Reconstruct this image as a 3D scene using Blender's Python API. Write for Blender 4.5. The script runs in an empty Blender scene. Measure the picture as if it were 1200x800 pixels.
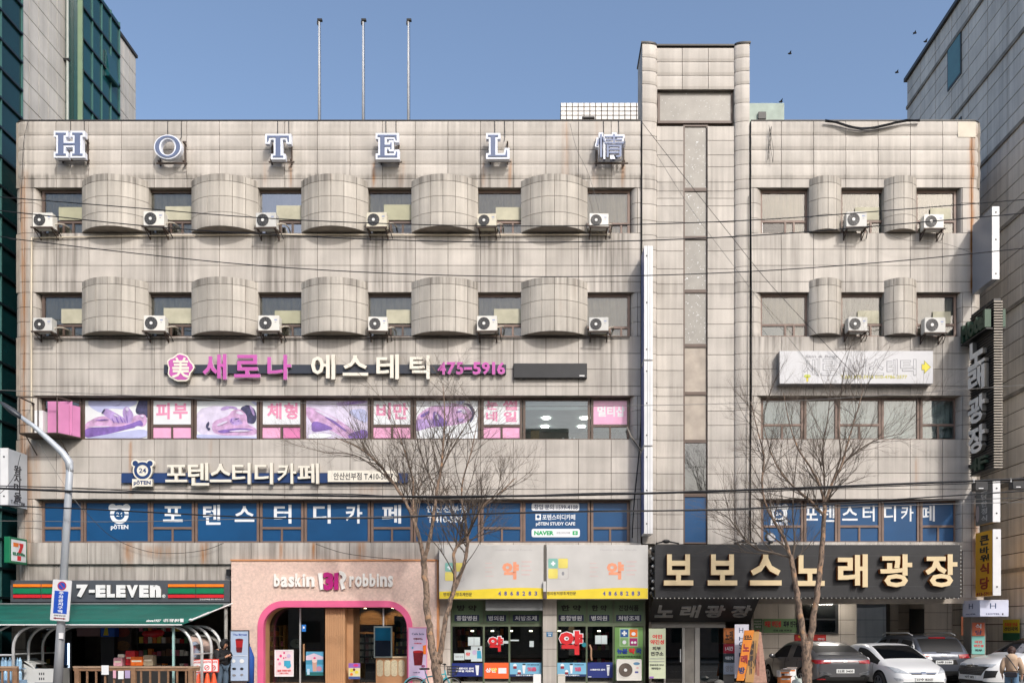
import bpy, math, random
from mathutils import Vector, Matrix, noise as mnoise
random.seed(7)
C = bpy.context.scene.collection
SC = bpy.context.scene
R_ = math.radians

# ------------------------------------------------------------------ camera, sky, sun, exposure
S0, DC, VPX, HY, CAMZ = 38.0, 27.0, 635.0, 742.0, 1.65      # px per metre on the facade plane, distance, vanishing point, horizon, eye height
cam = bpy.data.cameras.new('camera')
cam.sensor_width = 36.0
cam.lens = S0 * DC / 1200.0 * 36.0
cam.shift_x = (600 - VPX) / 1200.0
cam.shift_y = (HY - 400) / 1200.0
cam.clip_end = 2000
camo = bpy.data.objects.new('camera', cam); C.objects.link(camo)
camo.location = (0, -DC, CAMZ); camo.rotation_euler = (R_(90), 0, 0)
SC.camera = camo

SUN_AZ, SUN_EL = R_(27), R_(37)                              # azimuth to the right of the street axis, behind the camera
sdir = Vector((math.sin(SUN_AZ) * math.cos(SUN_EL), -math.cos(SUN_AZ) * math.cos(SUN_EL), math.sin(SUN_EL)))
W = bpy.data.worlds.new('World'); SC.world = W; W.use_nodes = True
wn = W.node_tree.nodes; wl = W.node_tree.links
sky = wn.new('ShaderNodeTexSky'); sky.sky_type = 'NISHITA'; sky.sun_disc = False
sky.sun_elevation = SUN_EL; sky.sun_rotation = R_(180) - SUN_AZ
sky.air_density = 1.0; sky.dust_density = 3.2; sky.ozone_density = 1.2
bg = wn['Background']; bg.inputs['Strength'].default_value = 0.15
wl.new(sky.outputs[0], bg.inputs[0])
sl = bpy.data.lights.new('sun', 'SUN'); sl.energy = 1.62; sl.angle = R_(3.0); sl.color = (1, 0.965, 0.92)
so = bpy.data.objects.new('sun', sl); C.objects.link(so)
so.rotation_euler = sdir.to_track_quat('Z', 'Y').to_euler()
SC.view_settings.view_transform = 'Standard'; SC.view_settings.look = 'None'
SC.view_settings.exposure = 0.50; SC.view_settings.gamma = 1.0

# ------------------------------------------------------------------ pixel <-> world
def X(px, y=0.0): return (px - VPX) / S0 * (DC + y) / DC
def Z(py, y=0.0): return CAMZ + (HY - py) / S0 * (DC + y) / DC
def P(px, py, y=0.0): return Vector((X(px, y), y, Z(py, y)))

# ------------------------------------------------------------------ materials
def lin(c):
    if isinstance(c, str):
        c = c.lstrip('#'); c = [int(c[i:i + 2], 16) / 255 for i in (0, 2, 4)]
        return tuple((v / 12.92 if v <= 0.04045 else ((v + 0.055) / 1.055) ** 2.4) for v in c)
    return tuple(c)
_m = {}
def M(name, col=(.5, .5, .5), rough=.6, metal=0, var=.12, scale=3.0, coat=0, emit=0, spec=.5, bump=0, bscale=40):
    if name in _m: return _m[name]
    m = bpy.data.materials.new(name); m.use_nodes = True
    n, l = m.node_tree.nodes, m.node_tree.links
    b = n['Principled BSDF']; c = lin(col)
    b.inputs['Roughness'].default_value = rough; b.inputs['Metallic'].default_value = metal
    b.inputs['Coat Weight'].default_value = coat; b.inputs['Coat Roughness'].default_value = .06
    b.inputs['Specular IOR Level'].default_value = spec
    tc = n.new('ShaderNodeTexCoord')
    if var:
        nz = n.new('ShaderNodeTexNoise'); nz.inputs['Scale'].default_value = scale; nz.inputs['Detail'].default_value = 5
        l.new(tc.outputs['Object'], nz.inputs['Vector'])
        mr = n.new('ShaderNodeMapRange'); mr.inputs[1].default_value = .3; mr.inputs[2].default_value = .7
        mr.inputs[3].default_value = 1 - var; mr.inputs[4].default_value = 1 + var * .4
        l.new(nz.outputs[0], mr.inputs[0])
        mx = n.new('ShaderNodeVectorMath'); mx.operation = 'MULTIPLY'
        mx.inputs[0].default_value = c; l.new(mr.outputs[0], mx.inputs[1])
        l.new(mx.outputs[0], b.inputs['Base Color'])
    else:
        b.inputs['Base Color'].default_value = (*c, 1)
    if bump:
        nb = n.new('ShaderNodeTexNoise'); nb.inputs['Scale'].default_value = bscale
        l.new(tc.outputs['Object'], nb.inputs['Vector'])
        bp = n.new('ShaderNodeBump'); bp.inputs['Strength'].default_value = bump; bp.inputs['Distance'].default_value = .02
        l.new(nb.outputs[0], bp.inputs['Height']); l.new(bp.outputs[0], b.inputs['Normal'])
    if emit:
        b.inputs['Emission Color'].default_value = (*c, 1); b.inputs['Emission Strength'].default_value = emit
    _m[name] = m; return m

def glass(name, tint=(.6, .65, .65), refl=.06, rough=.02, wav=.0):
    if name in _m: return _m[name]
    m = bpy.data.materials.new(name); m.use_nodes = True
    n, l = m.node_tree.nodes, m.node_tree.links
    n.remove(n['Principled BSDF']); out = n['Material Output']
    t = n.new('ShaderNodeBsdfTransparent'); t.inputs[0].default_value = (*tint, 1)
    g = n.new('ShaderNodeBsdfGlossy'); g.inputs['Roughness'].default_value = rough
    if wav:
        tc = n.new('ShaderNodeTexCoord'); nb = n.new('ShaderNodeTexNoise'); nb.inputs['Scale'].default_value = 1.3
        bp = n.new('ShaderNodeBump'); bp.inputs['Strength'].default_value = wav; bp.inputs['Distance'].default_value = .02
        l.new(tc.outputs['Object'], nb.inputs['Vector']); l.new(nb.outputs[0], bp.inputs['Height']); l.new(bp.outputs[0], g.inputs['Normal'])
    f = n.new('ShaderNodeFresnel'); f.inputs[0].default_value = 1.5
    a = n.new('ShaderNodeMath'); a.operation = 'ADD'; a.inputs[1].default_value = refl; a.use_clamp = True
    l.new(f.outputs[0], a.inputs[0])
    mx = n.new('ShaderNodeMixShader')
    l.new(a.outputs[0], mx.inputs[0]); l.new(t.outputs[0], mx.inputs[1]); l.new(g.outputs[0], mx.inputs[2])
    l.new(mx.outputs[0], out.inputs[0])
    _m[name] = m; return m

def tile_mat(name, base, var=.10, dirtcol=(.155, .14, .122), rough=.55, streak=.35):
    """stone cladding: every tile its own shade, vertical weather streaks, dirt and rust from the mesh's 'dirt' attribute"""
    if name in _m: return _m[name]
    m = bpy.data.materials.new(name); m.use_nodes = True
    n, l = m.node_tree.nodes, m.node_tree.links
    b = n['Principled BSDF']; b.inputs['Roughness'].default_value = rough; b.inputs['Specular IOR Level'].default_value = .35
    geo = n.new('ShaderNodeNewGeometry')
    mr = n.new('ShaderNodeMapRange'); mr.inputs[3].default_value = 1 - var; mr.inputs[4].default_value = 1 + var * .5
    l.new(geo.outputs['Random Per Island'], mr.inputs[0])
    def noise(scale, sx, sz, detail=6):
        mp = n.new('ShaderNodeMapping'); mp.inputs['Scale'].default_value = (sx, sx, sz); l.new(geo.outputs['Position'], mp.inputs[0])
        nz = n.new('ShaderNodeTexNoise'); nz.inputs['Scale'].default_value = scale; nz.inputs['Detail'].default_value = detail
        l.new(mp.outputs[0], nz.inputs['Vector']); return nz.outputs[0]
    def mrange(src, a, bb, c, d):
        q = n.new('ShaderNodeMapRange'); q.inputs[1].default_value = a; q.inputs[2].default_value = bb; q.inputs[3].default_value = c; q.inputs[4].default_value = d
        l.new(src, q.inputs[0]); return q.outputs[0]
    def math_(op, a, bb):
        q = n.new('ShaderNodeMath'); q.operation = op
        for i, v in enumerate((a, bb)):
            if isinstance(v, (int, float)): q.inputs[i].default_value = v
            else: l.new(v, q.inputs[i])
        return q.outputs[0]
    blot = mrange(noise(1.0, 1, 1, 8), .35, .65, .86, 1.06)
    grain = mrange(noise(45, 1, 1, 2), .3, .7, .93, 1.05)
    stre = mrange(noise(1.0, 4.5, .2, 8), .45, .62, 0, 1)
    odd = math_('SUBTRACT', 1, math_('MULTIPLY', math_('GREATER_THAN', geo.outputs['Random Per Island'], .955), .13))
    fac = math_('MULTIPLY', math_('MULTIPLY', math_('MULTIPLY', mr.outputs[0], blot), grain), odd)
    vm = n.new('ShaderNodeVectorMath'); vm.operation = 'MULTIPLY'; vm.inputs[0].default_value = lin(base); l.new(fac, vm.inputs[1])
    at = n.new('ShaderNodeAttribute'); at.attribute_name = 'dirt'
    sp = n.new('ShaderNodeSeparateColor'); l.new(at.outputs['Color'], sp.inputs[0])
    sn = mrange(noise(1.0, 9, .35, 7), .36, .64, .2, 1.35)
    d1 = math_('MULTIPLY', sp.outputs[0], sn)
    d2 = math_('MULTIPLY', stre, streak * .5)
    dd = n.new('ShaderNodeMath'); dd.operation = 'ADD'; dd.use_clamp = True; l.new(d1, dd.inputs[0]); l.new(d2, dd.inputs[1])
    m1 = n.new('ShaderNodeMix'); m1.data_type = 'RGBA'; l.new(dd.outputs[0], m1.inputs[0]); l.new(vm.outputs[0], m1.inputs[6]); m1.inputs[7].default_value = (*dirtcol, 1)
    rn = mrange(noise(1.0, 14, 1.2, 6), .3, .65, .2, 1.2)
    r1 = n.new('ShaderNodeMath'); r1.operation = 'MULTIPLY'; r1.use_clamp = True; l.new(sp.outputs[1], r1.inputs[0]); l.new(rn, r1.inputs[1])
    m2 = n.new('ShaderNodeMix'); m2.data_type = 'RGBA'; l.new(r1.outputs[0], m2.inputs[0]); l.new(m1.outputs[2], m2.inputs[6]); m2.inputs[7].default_value = (.34, .15, .045, 1)
    l.new(m2.outputs[2], b.inputs['Base Color'])
    bp = n.new('ShaderNodeBump'); bp.inputs['Strength'].default_value = .12; bp.inputs['Distance'].default_value = .01
    l.new(noise(30, 1, 1, 3), bp.inputs['Height']); l.new(bp.outputs[0], b.inputs['Normal'])
    _m[name] = m; return m

# ------------------------------------------------------------------ mesh builder
class Fr:                                                    # a flat frame: u across, v up, w out of the surface
    def __init__(s, o=(0, 0, 0), u=(1, 0, 0), v=(0, 0, 1), n=(0, -1, 0)):
        s.o, s.u, s.v, s.n = Vector(o), Vector(u), Vector(v), Vector(n)
    def __call__(s, u, v, w): return s.o + s.u * u + s.v * v + s.n * w
FACADE = Fr()
_rootloc = {}
_tcache = {}
def text_raw(s, bold, res=2):
    k = (s, bold, res)
    if k not in _tcache:
        cu = bpy.data.curves.new('t', 'FONT'); cu.body = s; cu.offset = bold; cu.extrude = .5; cu.resolution_u = res
        o = bpy.data.objects.new('t', cu); C.objects.link(o)
        me = bpy.data.meshes.new_from_object(o.evaluated_get(bpy.context.evaluated_depsgraph_get()))
        v = [tuple(q.co) for q in me.vertices]; f = [tuple(p.vertices) for p in me.polygons]
        bpy.data.objects.remove(o); bpy.data.curves.remove(cu); bpy.data.meshes.remove(me)
        xs = [q[0] for q in v] or [0, 1]; ys = [q[1] for q in v] or [0, 1]
        _tcache[k] = (v, f, min(xs), max(xs), min(ys), max(ys))
    return _tcache[k]

class MB:
    def __init__(s): s.v = []; s.f = []; s.m = []; s.d = {}
    def add(s, vs, fs, mat):
        b = len(s.v); s.v += [Vector(q) for q in vs]
        for f in fs: s.f.append(tuple(b + i for i in f)); s.m.append(mat)
        return b
    def box(s, x0, x1, y0, y1, z0, z1, mat, xf=None):
        if x0 > x1: x0, x1 = x1, x0
        if y0 > y1: y0, y1 = y1, y0
        if z0 > z1: z0, z1 = z1, z0
        vs = [Vector((x, y, z)) for z in (z0, z1) for y in (y0, y1) for x in (x0, x1)]
        if xf: vs = [xf(*q) for q in vs]
        s.add(vs, [(0, 2, 3, 1), (4, 5, 7, 6), (0, 1, 5, 4), (2, 6, 7, 3), (0, 4, 6, 2), (1, 3, 7, 5)], mat); return s
    def poly(s, pts, w0, w1, mat, fr=FACADE, side=None):
        n = len(pts)
        a = sum(pts[i][0] * pts[(i + 1) % n][1] - pts[(i + 1) % n][0] * pts[i][1] for i in range(n))
        if a < 0: pts = pts[::-1]
        vs = [fr(u, v, w1) for u, v in pts] + [fr(u, v, w0) for u, v in pts]
        s.add(vs, [tuple(range(n)), tuple(range(2 * n - 1, n - 1, -1))], mat)
        b = len(s.v) - 2 * n
        for i in range(n):
            j = (i + 1) % n
            s.f.append((b + i, b + n + i, b + n + j, b + j)); s.m.append(side or mat)
        return s
    def rect(s, u0, u1, v0, v1, w0, w1, mat, fr=FACADE, side=None):
        u0, u1 = min(u0, u1), max(u0, u1); v0, v1 = min(v0, v1), max(v0, v1)
        return s.poly([(u0, v0), (u1, v0), (u1, v1), (u0, v1)], w0, w1, mat, fr, side)
    def rrect(s, u0, u1, v0, v1, r, w0, w1, mat, fr=FACADE, n=5, side=None):
        u0, u1 = min(u0, u1), max(u0, u1); v0, v1 = min(v0, v1), max(v0, v1); pts = []
        for cx, cy, a0 in ((u1 - r, v0 + r, -90), (u1 - r, v1 - r, 0), (u0 + r, v1 - r, 90), (u0 + r, v0 + r, 180)):
            for i in range(n + 1):
                a = R_(a0 + 90 * i / n); pts.append((cx + r * math.cos(a), cy + r * math.sin(a)))
        return s.poly(pts, w0, w1, mat, fr, side)
    def ell(s, cu, cv, ru, rv, w0, w1, mat, fr=FACADE, n=24, side=None):
        return s.poly([(cu + ru * math.cos(2 * math.pi * i / n), cv + rv * math.sin(2 * math.pi * i / n)) for i in range(n)], w0, w1, mat, fr, side)
    def ring(s, cu, cv, r0, r1, w0, w1, mat, fr=FACADE, n=24, a0=0, a1=360):
        full = abs(a1 - a0) >= 360; k = n if full else n + 1
        an = [R_(a0 + (a1 - a0) * i / n) for i in range(k)]
        vs = []
        for a in an:
            for r, w in ((r0, w1), (r1, w1), (r1, w0), (r0, w0)): vs.append(fr(cu + r * math.cos(a), cv + r * math.sin(a), w))
        fs = []
        for i in range(k if full else k - 1):
            p, q = 4 * i, 4 * ((i + 1) % k)
            for j in range(4): fs.append((p + j, p + (j + 1) % 4, q + (j + 1) % 4, q + j))
        if not full: fs += [(3, 2, 1, 0), tuple(4 * (k - 1) + j for j in range(4))]
        s.add(vs, fs, mat); return s
    def text(s, t, u0, u1, v0, v1, w0, w1, mat, bold=.02, fr=FACADE, mode='box', res=2, side=None, shear=0):
        v, f, a0, a1, b0, b1 = text_raw(t, bold, res)
        v0, v1 = min(v0, v1), max(v0, v1)
        sx = (u1 - u0) / max(a1 - a0, 1e-6); sy = (v1 - v0) / max(b1 - b0, 1e-6)
        if mode == 'h':
            sx = sy; c = (u0 + u1) / 2; u0 = c - sx * (a1 - a0) / 2
        if mode == 'fit':
            k = min(sx, sy); cu, cv = (u0 + u1) / 2, (v0 + v1) / 2; sx = sy = k
            u0 = cu - k * (a1 - a0) / 2; v0 = cv - k * (b1 - b0) / 2
        vs = []
        for x, y, z in v:
            vv = v0 + (y - b0) * sy
            vs.append(fr(u0 + (x - a0) * sx + shear * (vv - v0), vv, w1 if z > 0 else w0))
        b = len(s.v); s.v += vs
        for q in f:
            s.f.append(tuple(b + i for i in q))
            zs = {v[i][2] > 0 for i in q}
            s.m.append(side if (side and len(zs) > 1) else mat)
        return s
    def tube(s, pts, rad, mat, n=8, cap=True):
        pts = [Vector(p) for p in pts]
        if not hasattr(rad, '__len__'): rad = [rad] * len(pts)
        b = len(s.v); up = None
        for i, p in enumerate(pts):
            d = (pts[min(i + 1, len(pts) - 1)] - pts[max(i - 1, 0)])
            if d.length < 1e-9: d = Vector((0, 0, 1))
            d.normalize()
            if up is None:
                up = Vector((0, 0, 1)) if abs(d.z) < .9 else Vector((1, 0, 0))
            a = d.cross(up)
            if a.length < 1e-4: a = d.cross(Vector((1, .3, 0)))
            a.normalize(); c = a.cross(d); up = c
            for k in range(n):
                t = 2 * math.pi * k / n
                s.v.append(p + a * (rad[i] * math.cos(t)) + c * (rad[i] * math.sin(t)))
        for i in range(len(pts) - 1):
            for k in range(n):
                k2 = (k + 1) % n
                s.f.append((b + i * n + k, b + i * n + k2, b + (i + 1) * n + k2, b + (i + 1) * n + k)); s.m.append(mat)
        if cap:
            s.f.append(tuple(b + k for k in range(n - 1, -1, -1))); s.m.append(mat)
            e = b + (len(pts) - 1) * n
            s.f.append(tuple(e + k for k in range(n))); s.m.append(mat)
        return s
    def lathe(s, prof, c, mat, n=16, axis='z'):
        b = len(s.v); c = Vector(c)
        for r, h in prof:
            for k in range(n):
                t = 2 * math.pi * k / n
                q = (r * math.cos(t), r * math.sin(t), h)
                if axis == 'y': q = (q[0], q[2], q[1])
                if axis == 'x': q = (q[2], q[0], q[1])
                s.v.append(c + Vector(q))
        for i in range(len(prof) - 1):
            for k in range(n):
                k2 = (k + 1) % n
                s.f.append((b + i * n + k, b + i * n + k2, b + (i + 1) * n + k2, b + (i + 1) * n + k)); s.m.append(mat)
        s.f.append(tuple(b + k for k in range(n - 1, -1, -1))); s.m.append(mat)
        e = b + (len(prof) - 1) * n
        s.f.append(tuple(e + k for k in range(n))); s.m.append(mat)
        return s
    def sphere(s, c, r, mat, n=12, k=8, sc=(1, 1, 1)):
        prof = []
        c = Vector(c); b = len(s.v)
        for i in range(k + 1):
            a = -math.pi / 2 + math.pi * i / k
            rr = max(math.cos(a), .02)
            for j in range(n):
                t = 2 * math.pi * j / n
                s.v.append(c + Vector((r * rr * math.cos(t) * sc[0], r * rr * math.sin(t) * sc[1], r * math.sin(a) * sc[2])))
        for i in range(k):
            for j in range(n):
                j2 = (j + 1) % n
                s.f.append((b + i * n + j, b + i * n + j2, b + (i + 1) * n + j2, b + (i + 1) * n + j)); s.m.append(mat)
        s.f.append(tuple(b + j for j in range(n - 1, -1, -1))); s.m.append(mat)
        s.f.append(tuple(b + k * n + j for j in range(n))); s.m.append(mat)
        return s
    def build(s, name, parent=None, label=None, cat=None, group=None, kind=None, smooth=False, bevel=0, origin=None):
        me = bpy.data.meshes.new(name)
        if parent is not None: loc = Vector(_rootloc[parent.name])
        elif origin is not None: loc = Vector(origin)
        else:
            xs = [q.x for q in s.v]; ys = [q.y for q in s.v]; zs = [q.z for q in s.v]
            loc = Vector(((min(xs) + max(xs)) / 2, (min(ys) + max(ys)) / 2, min(zs)))
        me.from_pydata([q - loc for q in s.v], [], s.f)
        mats = []
        for m in s.m:
            if m not in mats: mats.append(m)
        for m in mats: me.materials.append(m)
        ix = {m: i for i, m in enumerate(mats)}
        me.polygons.foreach_set('material_index', [ix[m] for m in s.m])
        if smooth: me.polygons.foreach_set('use_smooth', [True] * len(s.f))
        if s.d:
            at = me.color_attributes.new('dirt', 'FLOAT_COLOR', 'POINT')
            buf = [0.0] * (4 * len(s.v))
            for i, (r, g) in s.d.items(): buf[4 * i] = r; buf[4 * i + 1] = g; buf[4 * i + 3] = 1
            at.data.foreach_set('color', buf)
        me.update()
        o = bpy.data.objects.new(name, me); C.objects.link(o)
        if parent is not None:
            o.parent = parent
        else:
            o.location = loc
        _rootloc[o.name] = loc
        if bevel:
            bv = o.modifiers.new('Bevel', 'BEVEL'); bv.width = bevel; bv.segments = 2; bv.limit_method = 'ANGLE'
        tag(o, label, cat, group, kind)
        return o
def tag(o, label=None, cat=None, group=None, kind=None):
    if label: o['label'] = label
    if cat: o['category'] = cat
    if group: o['group'] = group
    if kind: o['kind'] = kind
    return o
def thing(name, label, cat, loc=(0, 0, 0), group=None, rotz=0):
    o = bpy.data.objects.new(name, None); C.objects.link(o); o.location = loc; o.rotation_euler = (0, 0, rotz)
    o.empty_display_size = .2
    _rootloc[o.name] = Vector(loc) if not rotz else Vector((0, 0, 0))
    return tag(o, label, cat, group)
def copy_thing(root, loc, label, rotz=None):
    def cp(o, par):
        c = o.copy(); C.objects.link(c); c.parent = par
        for ch in list(o.children): cp(ch, c)
        return c
    r = cp(root, None); r.location = loc; r['label'] = label
    if rotz is not None: r.rotation_euler = (0, 0, rotz)
    _rootloc[r.name] = Vector(loc)
    return r
def B(px0, px1, py0, py1, y):                                # pixel box at depth y -> u0,u1,v0,v1
    return X(px0, y), X(px1, y), Z(py1, y), Z(py0, y)
def arc(c, r, a0, a1, n): return [(c[0] + r * math.cos(R_(a0 + (a1 - a0) * i / n)), c[1] + r * math.sin(R_(a0 + (a1 - a0) * i / n))) for i in range(n + 1)]
# ------------------------------------------------------------------ palette
TILE = tile_mat('stone tile', '#c4beb6', var=.12, streak=.30)
BAYT = tile_mat('bay stone tile', '#c4beb4', var=.15, streak=.42)
MORT = M('mortar joint', '#5e564d', .9)
CONC = M('soffit concrete', '#8d857b', .85, var=.25)
DARKF = M('dark bronze frame', '#5d4d44', .45, var=.15)
BROWNF = M('brown window frame', '#7a655a', .5, var=.2)
BLACK = M('black metal', '#17181a', .45)
COPING = M('coping metal', '#35322f', .5)
WHITE = M('white paint', '#e6e6e6', .5, var=.06)
UPGL = glass('tinted window glass', (.78, .79, .77), .045, .02, wav=.15)
SKYGL = glass('reflective window glass', (.6, .6, .62), .30, .02, wav=.3)
SHOPGL = glass('shop glass', (.75, .78, .76), .03, .01)
CLEARGL = glass('clear window glass', (.80, .85, .85), .06, .01)

# ------------------------------------------------------------------ ground
GY = -0.06
mb = MB(); mb.box(-400, 400, -400, 600, -.5, -.30, M('earth', '#6b665e', .95)); mb.build('ground', kind='structure')
ASPH = M('asphalt', (.05, .05, .052), .9, var=.3, scale=6, bump=.3, bscale=120)
mb = MB(); mb.box(-120, 120, -26, -6.6, -.296, -.27, ASPH)
mb.build('road', kind='structure')
mb = MB()
for k in range(-14, 15):
    mb.box(k * 8 - 1.5, k * 8 + 1.5, -16.3, -16.15, -.268, -.266, WHITE)
mb.build('road_marking', kind='structure')
PAV = M('paving block', '#8f8880', .9, var=.3, scale=5, bump=.2)
mb = MB(); mb.box(-60, 60, -6.3, .25, -.296, -.15, PAV); mb.build('pavement', kind='structure')
mb = MB(); mb.box(-60, 60, -6.6, -6.305, -.296, -.146, M('kerb granite', '#a29d96', .8)); mb.build('kerb', kind='structure')
mb = MB(); mb.box(-60, 60, -30, -26.01, -.296, -.15, PAV); mb.build('far_pavement', kind='structure')
mb = MB(); mb.box(6.45, 14.4, -3.9, 12, -.148, GY, M('worn concrete', '#a8a299', .9, var=.3)); mb.build('parking_apron', kind='structure')

# ------------------------------------------------------------------ the hotel
hotel = thing('hotel_building', 'beige tiled five storey hotel with rounded bays and a taller stair tower', 'building', (0, 5, 0))
WIN5 = [(50, 96), (173, 224), (301, 353), (430, 482), (559, 611), (687, 738)]
RUST = [(27, 215, 560, 4, .8), (33, 520, 660, 5, .6), (30, 200, 300, 3, .5), (44, 516, 600, 1.6, .8), (75, 530, 600, 1.8, .8), (152, 634, 664, 5, .9),
        (186, 640, 657, 26, .5), (240, 635, 664, 4, .9), (331, 635, 660, 2, .9), (368, 635, 660, 3, .9), (424, 635, 660, 4, .9), (153, 517, 583, 1.4, .7),
        (1139, 160, 345, 3.0, 1.1), (1144, 590, 700, 4, .7), (311, 190, 222, 1.5, .7), (340, 190, 222, 1.5, .8), (438, 190, 222, 1.5, .8), (471, 190, 222, 1.5, .8),
        (566, 190, 222, 1.4, .7), (598, 190, 222, 1.4, .7), (697, 190, 222, 1.5, .8), (730, 190, 222, 1.5, .8), (663, 142, 222, 3, .4), (1075, 536, 575, 1.4, .8),
        (433, 568, 583, 14, .35), (1143, 150, 165, 4, .6), (246, 515, 540, 1, .4), (520, 570, 590, 10, .2), (600, 640, 660, 40, .25), (700, 140, 200, 2, .25)]
def dirt_fn(x, y, z):
    px, py = x * 38 + VPX, HY - (z - CAMZ) * 38
    d = .05 + .26 * max(0, mnoise.noise((x * .35, z * .5, 3.1))) 
    nz = .5 + .5 * mnoise.noise((x * 2.3, z * .35, 9.0))
    if px < 752:
        wins = WIN5
    else:
        wins = [(884, 940), (986, 1033), (1074, 1122)]
    for a, b in wins:
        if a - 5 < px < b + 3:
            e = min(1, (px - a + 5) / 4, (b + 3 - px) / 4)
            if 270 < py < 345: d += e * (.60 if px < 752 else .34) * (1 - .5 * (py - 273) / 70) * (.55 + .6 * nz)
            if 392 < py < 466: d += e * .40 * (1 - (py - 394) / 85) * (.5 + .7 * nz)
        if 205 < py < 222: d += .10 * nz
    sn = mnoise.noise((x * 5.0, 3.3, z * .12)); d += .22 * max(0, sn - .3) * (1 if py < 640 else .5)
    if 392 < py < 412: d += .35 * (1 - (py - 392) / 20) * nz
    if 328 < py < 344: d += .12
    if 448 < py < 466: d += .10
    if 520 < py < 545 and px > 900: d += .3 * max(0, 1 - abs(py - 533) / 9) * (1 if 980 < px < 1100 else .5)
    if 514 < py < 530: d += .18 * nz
    if 632 < py < 700 and px < 520: d += .22 + .2 * nz
    if px < 40: d += .25
    if 170 < py < 222: d += .10 * nz
    if 142 < py < 150: d += .15 * nz
    if 752 < px < 880 and py > 140: d += .06
    r = 0
    for cx, p0, p1, w, s in RUST:
        if p0 - 3 < py < p1 + 3:
            g = math.exp(-((px - cx) / w) ** 2) * s
            g *= min(1, (py - p0 + 3) / 6) * min(1, (p1 + 3 - py) / 14)
            r = max(r, g)
    return d, r

def plen(pl): return sum((Vector(pl[i + 1]) - Vector(pl[i])).length for i in range(len(pl) - 1))
def clad(mb, segs, rows, mat=TILE, gap=.016, th=.05, bulge=0.0, fn=dirt_fn, back=True, step=.085, dz=.13):
    """stone panels along plan polylines (front surface), one panel per segment and row; rows are z values from low to high"""
    for pl in segs:
        pl = [Vector((*q, 0)) for q in pl]; L = plen(pl)
        if len(pl) == 2:
            nn = max(2, int(L / step)); tt = [i / nn for i in range(nn + 1)]
        else:
            acc = [0]
            for i in range(len(pl) - 1): acc.append(acc[-1] + (pl[i + 1] - pl[i]).length)
            tt = [a / L for a in acc]
        e = gap / 2 / L
        def at(t):
            d = t * L
            for i in range(len(pl) - 1):
                l = (pl[i + 1] - pl[i]).length
                if d <= l + 1e-9 or i == len(pl) - 2:
                    q = pl[i].lerp(pl[i + 1], min(d / l, 1)); break
                d -= l
            dd = (at_d(t))
            return q, dd
        def at_d(t):
            d = t * L
            for i in range(len(pl) - 1):
                l = (pl[i + 1] - pl[i]).length
                if d <= l + 1e-9 or i == len(pl) - 2:
                    v = (pl[i + 1] - pl[i])
                    if len(pl) > 2 and d < 1e-6: pass
                    break
                d -= l
            v.normalize(); return Vector((v.y, -v.x, 0))
        tt = [e + (1 - 2 * e) * t for t in tt]
        cols = [at(t) for t in tt]
        for r in range(len(rows) - 1):
            z0, z1 = rows[r] + gap / 2, rows[r + 1] - gap / 2
            if z1 - z0 < .02: continue
            nz = max(1, int((z1 - z0) / dz))
            if bulge: nz = max(nz, 5)
            b = len(mb.v); nc = len(cols)
            for j in range(nz + 1):
                t = j / nz; z = z0 + (z1 - z0) * t
                bz = bulge * (1 - (2 * t - 1) ** 4) if bulge else 0
                for q, n in cols:
                    p = q + n * bz; p.z = z; mb.v.append(p)
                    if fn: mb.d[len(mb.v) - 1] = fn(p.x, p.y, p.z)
            for j in range(nz):
                for i in range(nc - 1):
                    a = b + j * nc + i
                    mb.f.append((a, a + 1, a + 1 + nc, a + nc)); mb.m.append(mat)
            edge = [b + i for i in range(nc)] + [b + j * nc + nc - 1 for j in range(1, nz + 1)] + [b + nz * nc + i for i in range(nc - 2, -1, -1)] + [b + j * nc for j in range(nz - 1, 0, -1)]
            ib = len(mb.v)
            for k in edge:
                j, i = divmod(k - b, nc); q, n = cols[i]
                p = q - n * th; p.z = mb.v[k].z; mb.v.append(p); mb.d[len(mb.v) - 1] = mb.d.get(k, (0, 0))
            ne = len(edge)
            for i in range(ne):
                j = (i + 1) % ne
                mb.f.append((edge[j], edge[i], ib + i, ib + j)); mb.m.append(mat)
    if back:
        for pl in segs:
            pv = [Vector((*q, 0)) for q in pl]
            b = len(mb.v); k = len(pv)
            for z in (rows[0], rows[-1]):
                for i, q in enumerate(pv):
                    d = pv[min(i + 1, k - 1)] - pv[max(i - 1, 0)]; d.normalize()
                    p = q - Vector((d.y, -d.x, 0)) * (th * .55); p.z = z; mb.v.append(p)
            for i in range(k - 1):
                mb.f.append((b + i, b + i + 1, b + k + i + 1, b + k + i)); mb.m.append(MORT)

def flat(x0, x1, y, joints):
    js = [x0] + [j for j in joints if x0 + .12 < j < x1 - .12] + [x1]
    return [[(js[i], y), (js[i + 1], y)] for i in range(len(js) - 1)]
JL = [X(66 + 38.25 * k) for k in range(0, 19)]
JR = [X(877.7 + 37.8 * k) for k in range(0, 8)]
def qell(x0, y0, x1, y1, n=7, roll=1):
    """quarter ellipse from (x0,y0) flat-front to (x1,y1) recessed (roll=1: tangent to the front at the start)"""
    return [(x0 + (x1 - x0) * math.sin(math.pi / 2 * i / n), y0 + (y1 - y0) * (1 - math.cos(math.pi / 2 * i / n))) for i in range(n + 1)]
xl, xr = X(18, .2), X(1150, .2)
RC = .40
cornerL = [[(xl, 9.5 - 1.0 * k), (xl, 9.5 - 1.0 * (k + 1))] for k in range(9)] + [[(xl, .5), (xl, RC)]] + [[(xl + RC - RC * math.cos(math.pi / 2 * i / 6), RC - RC * math.sin(math.pi / 2 * i / 6)) for i in range(7)]]
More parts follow.
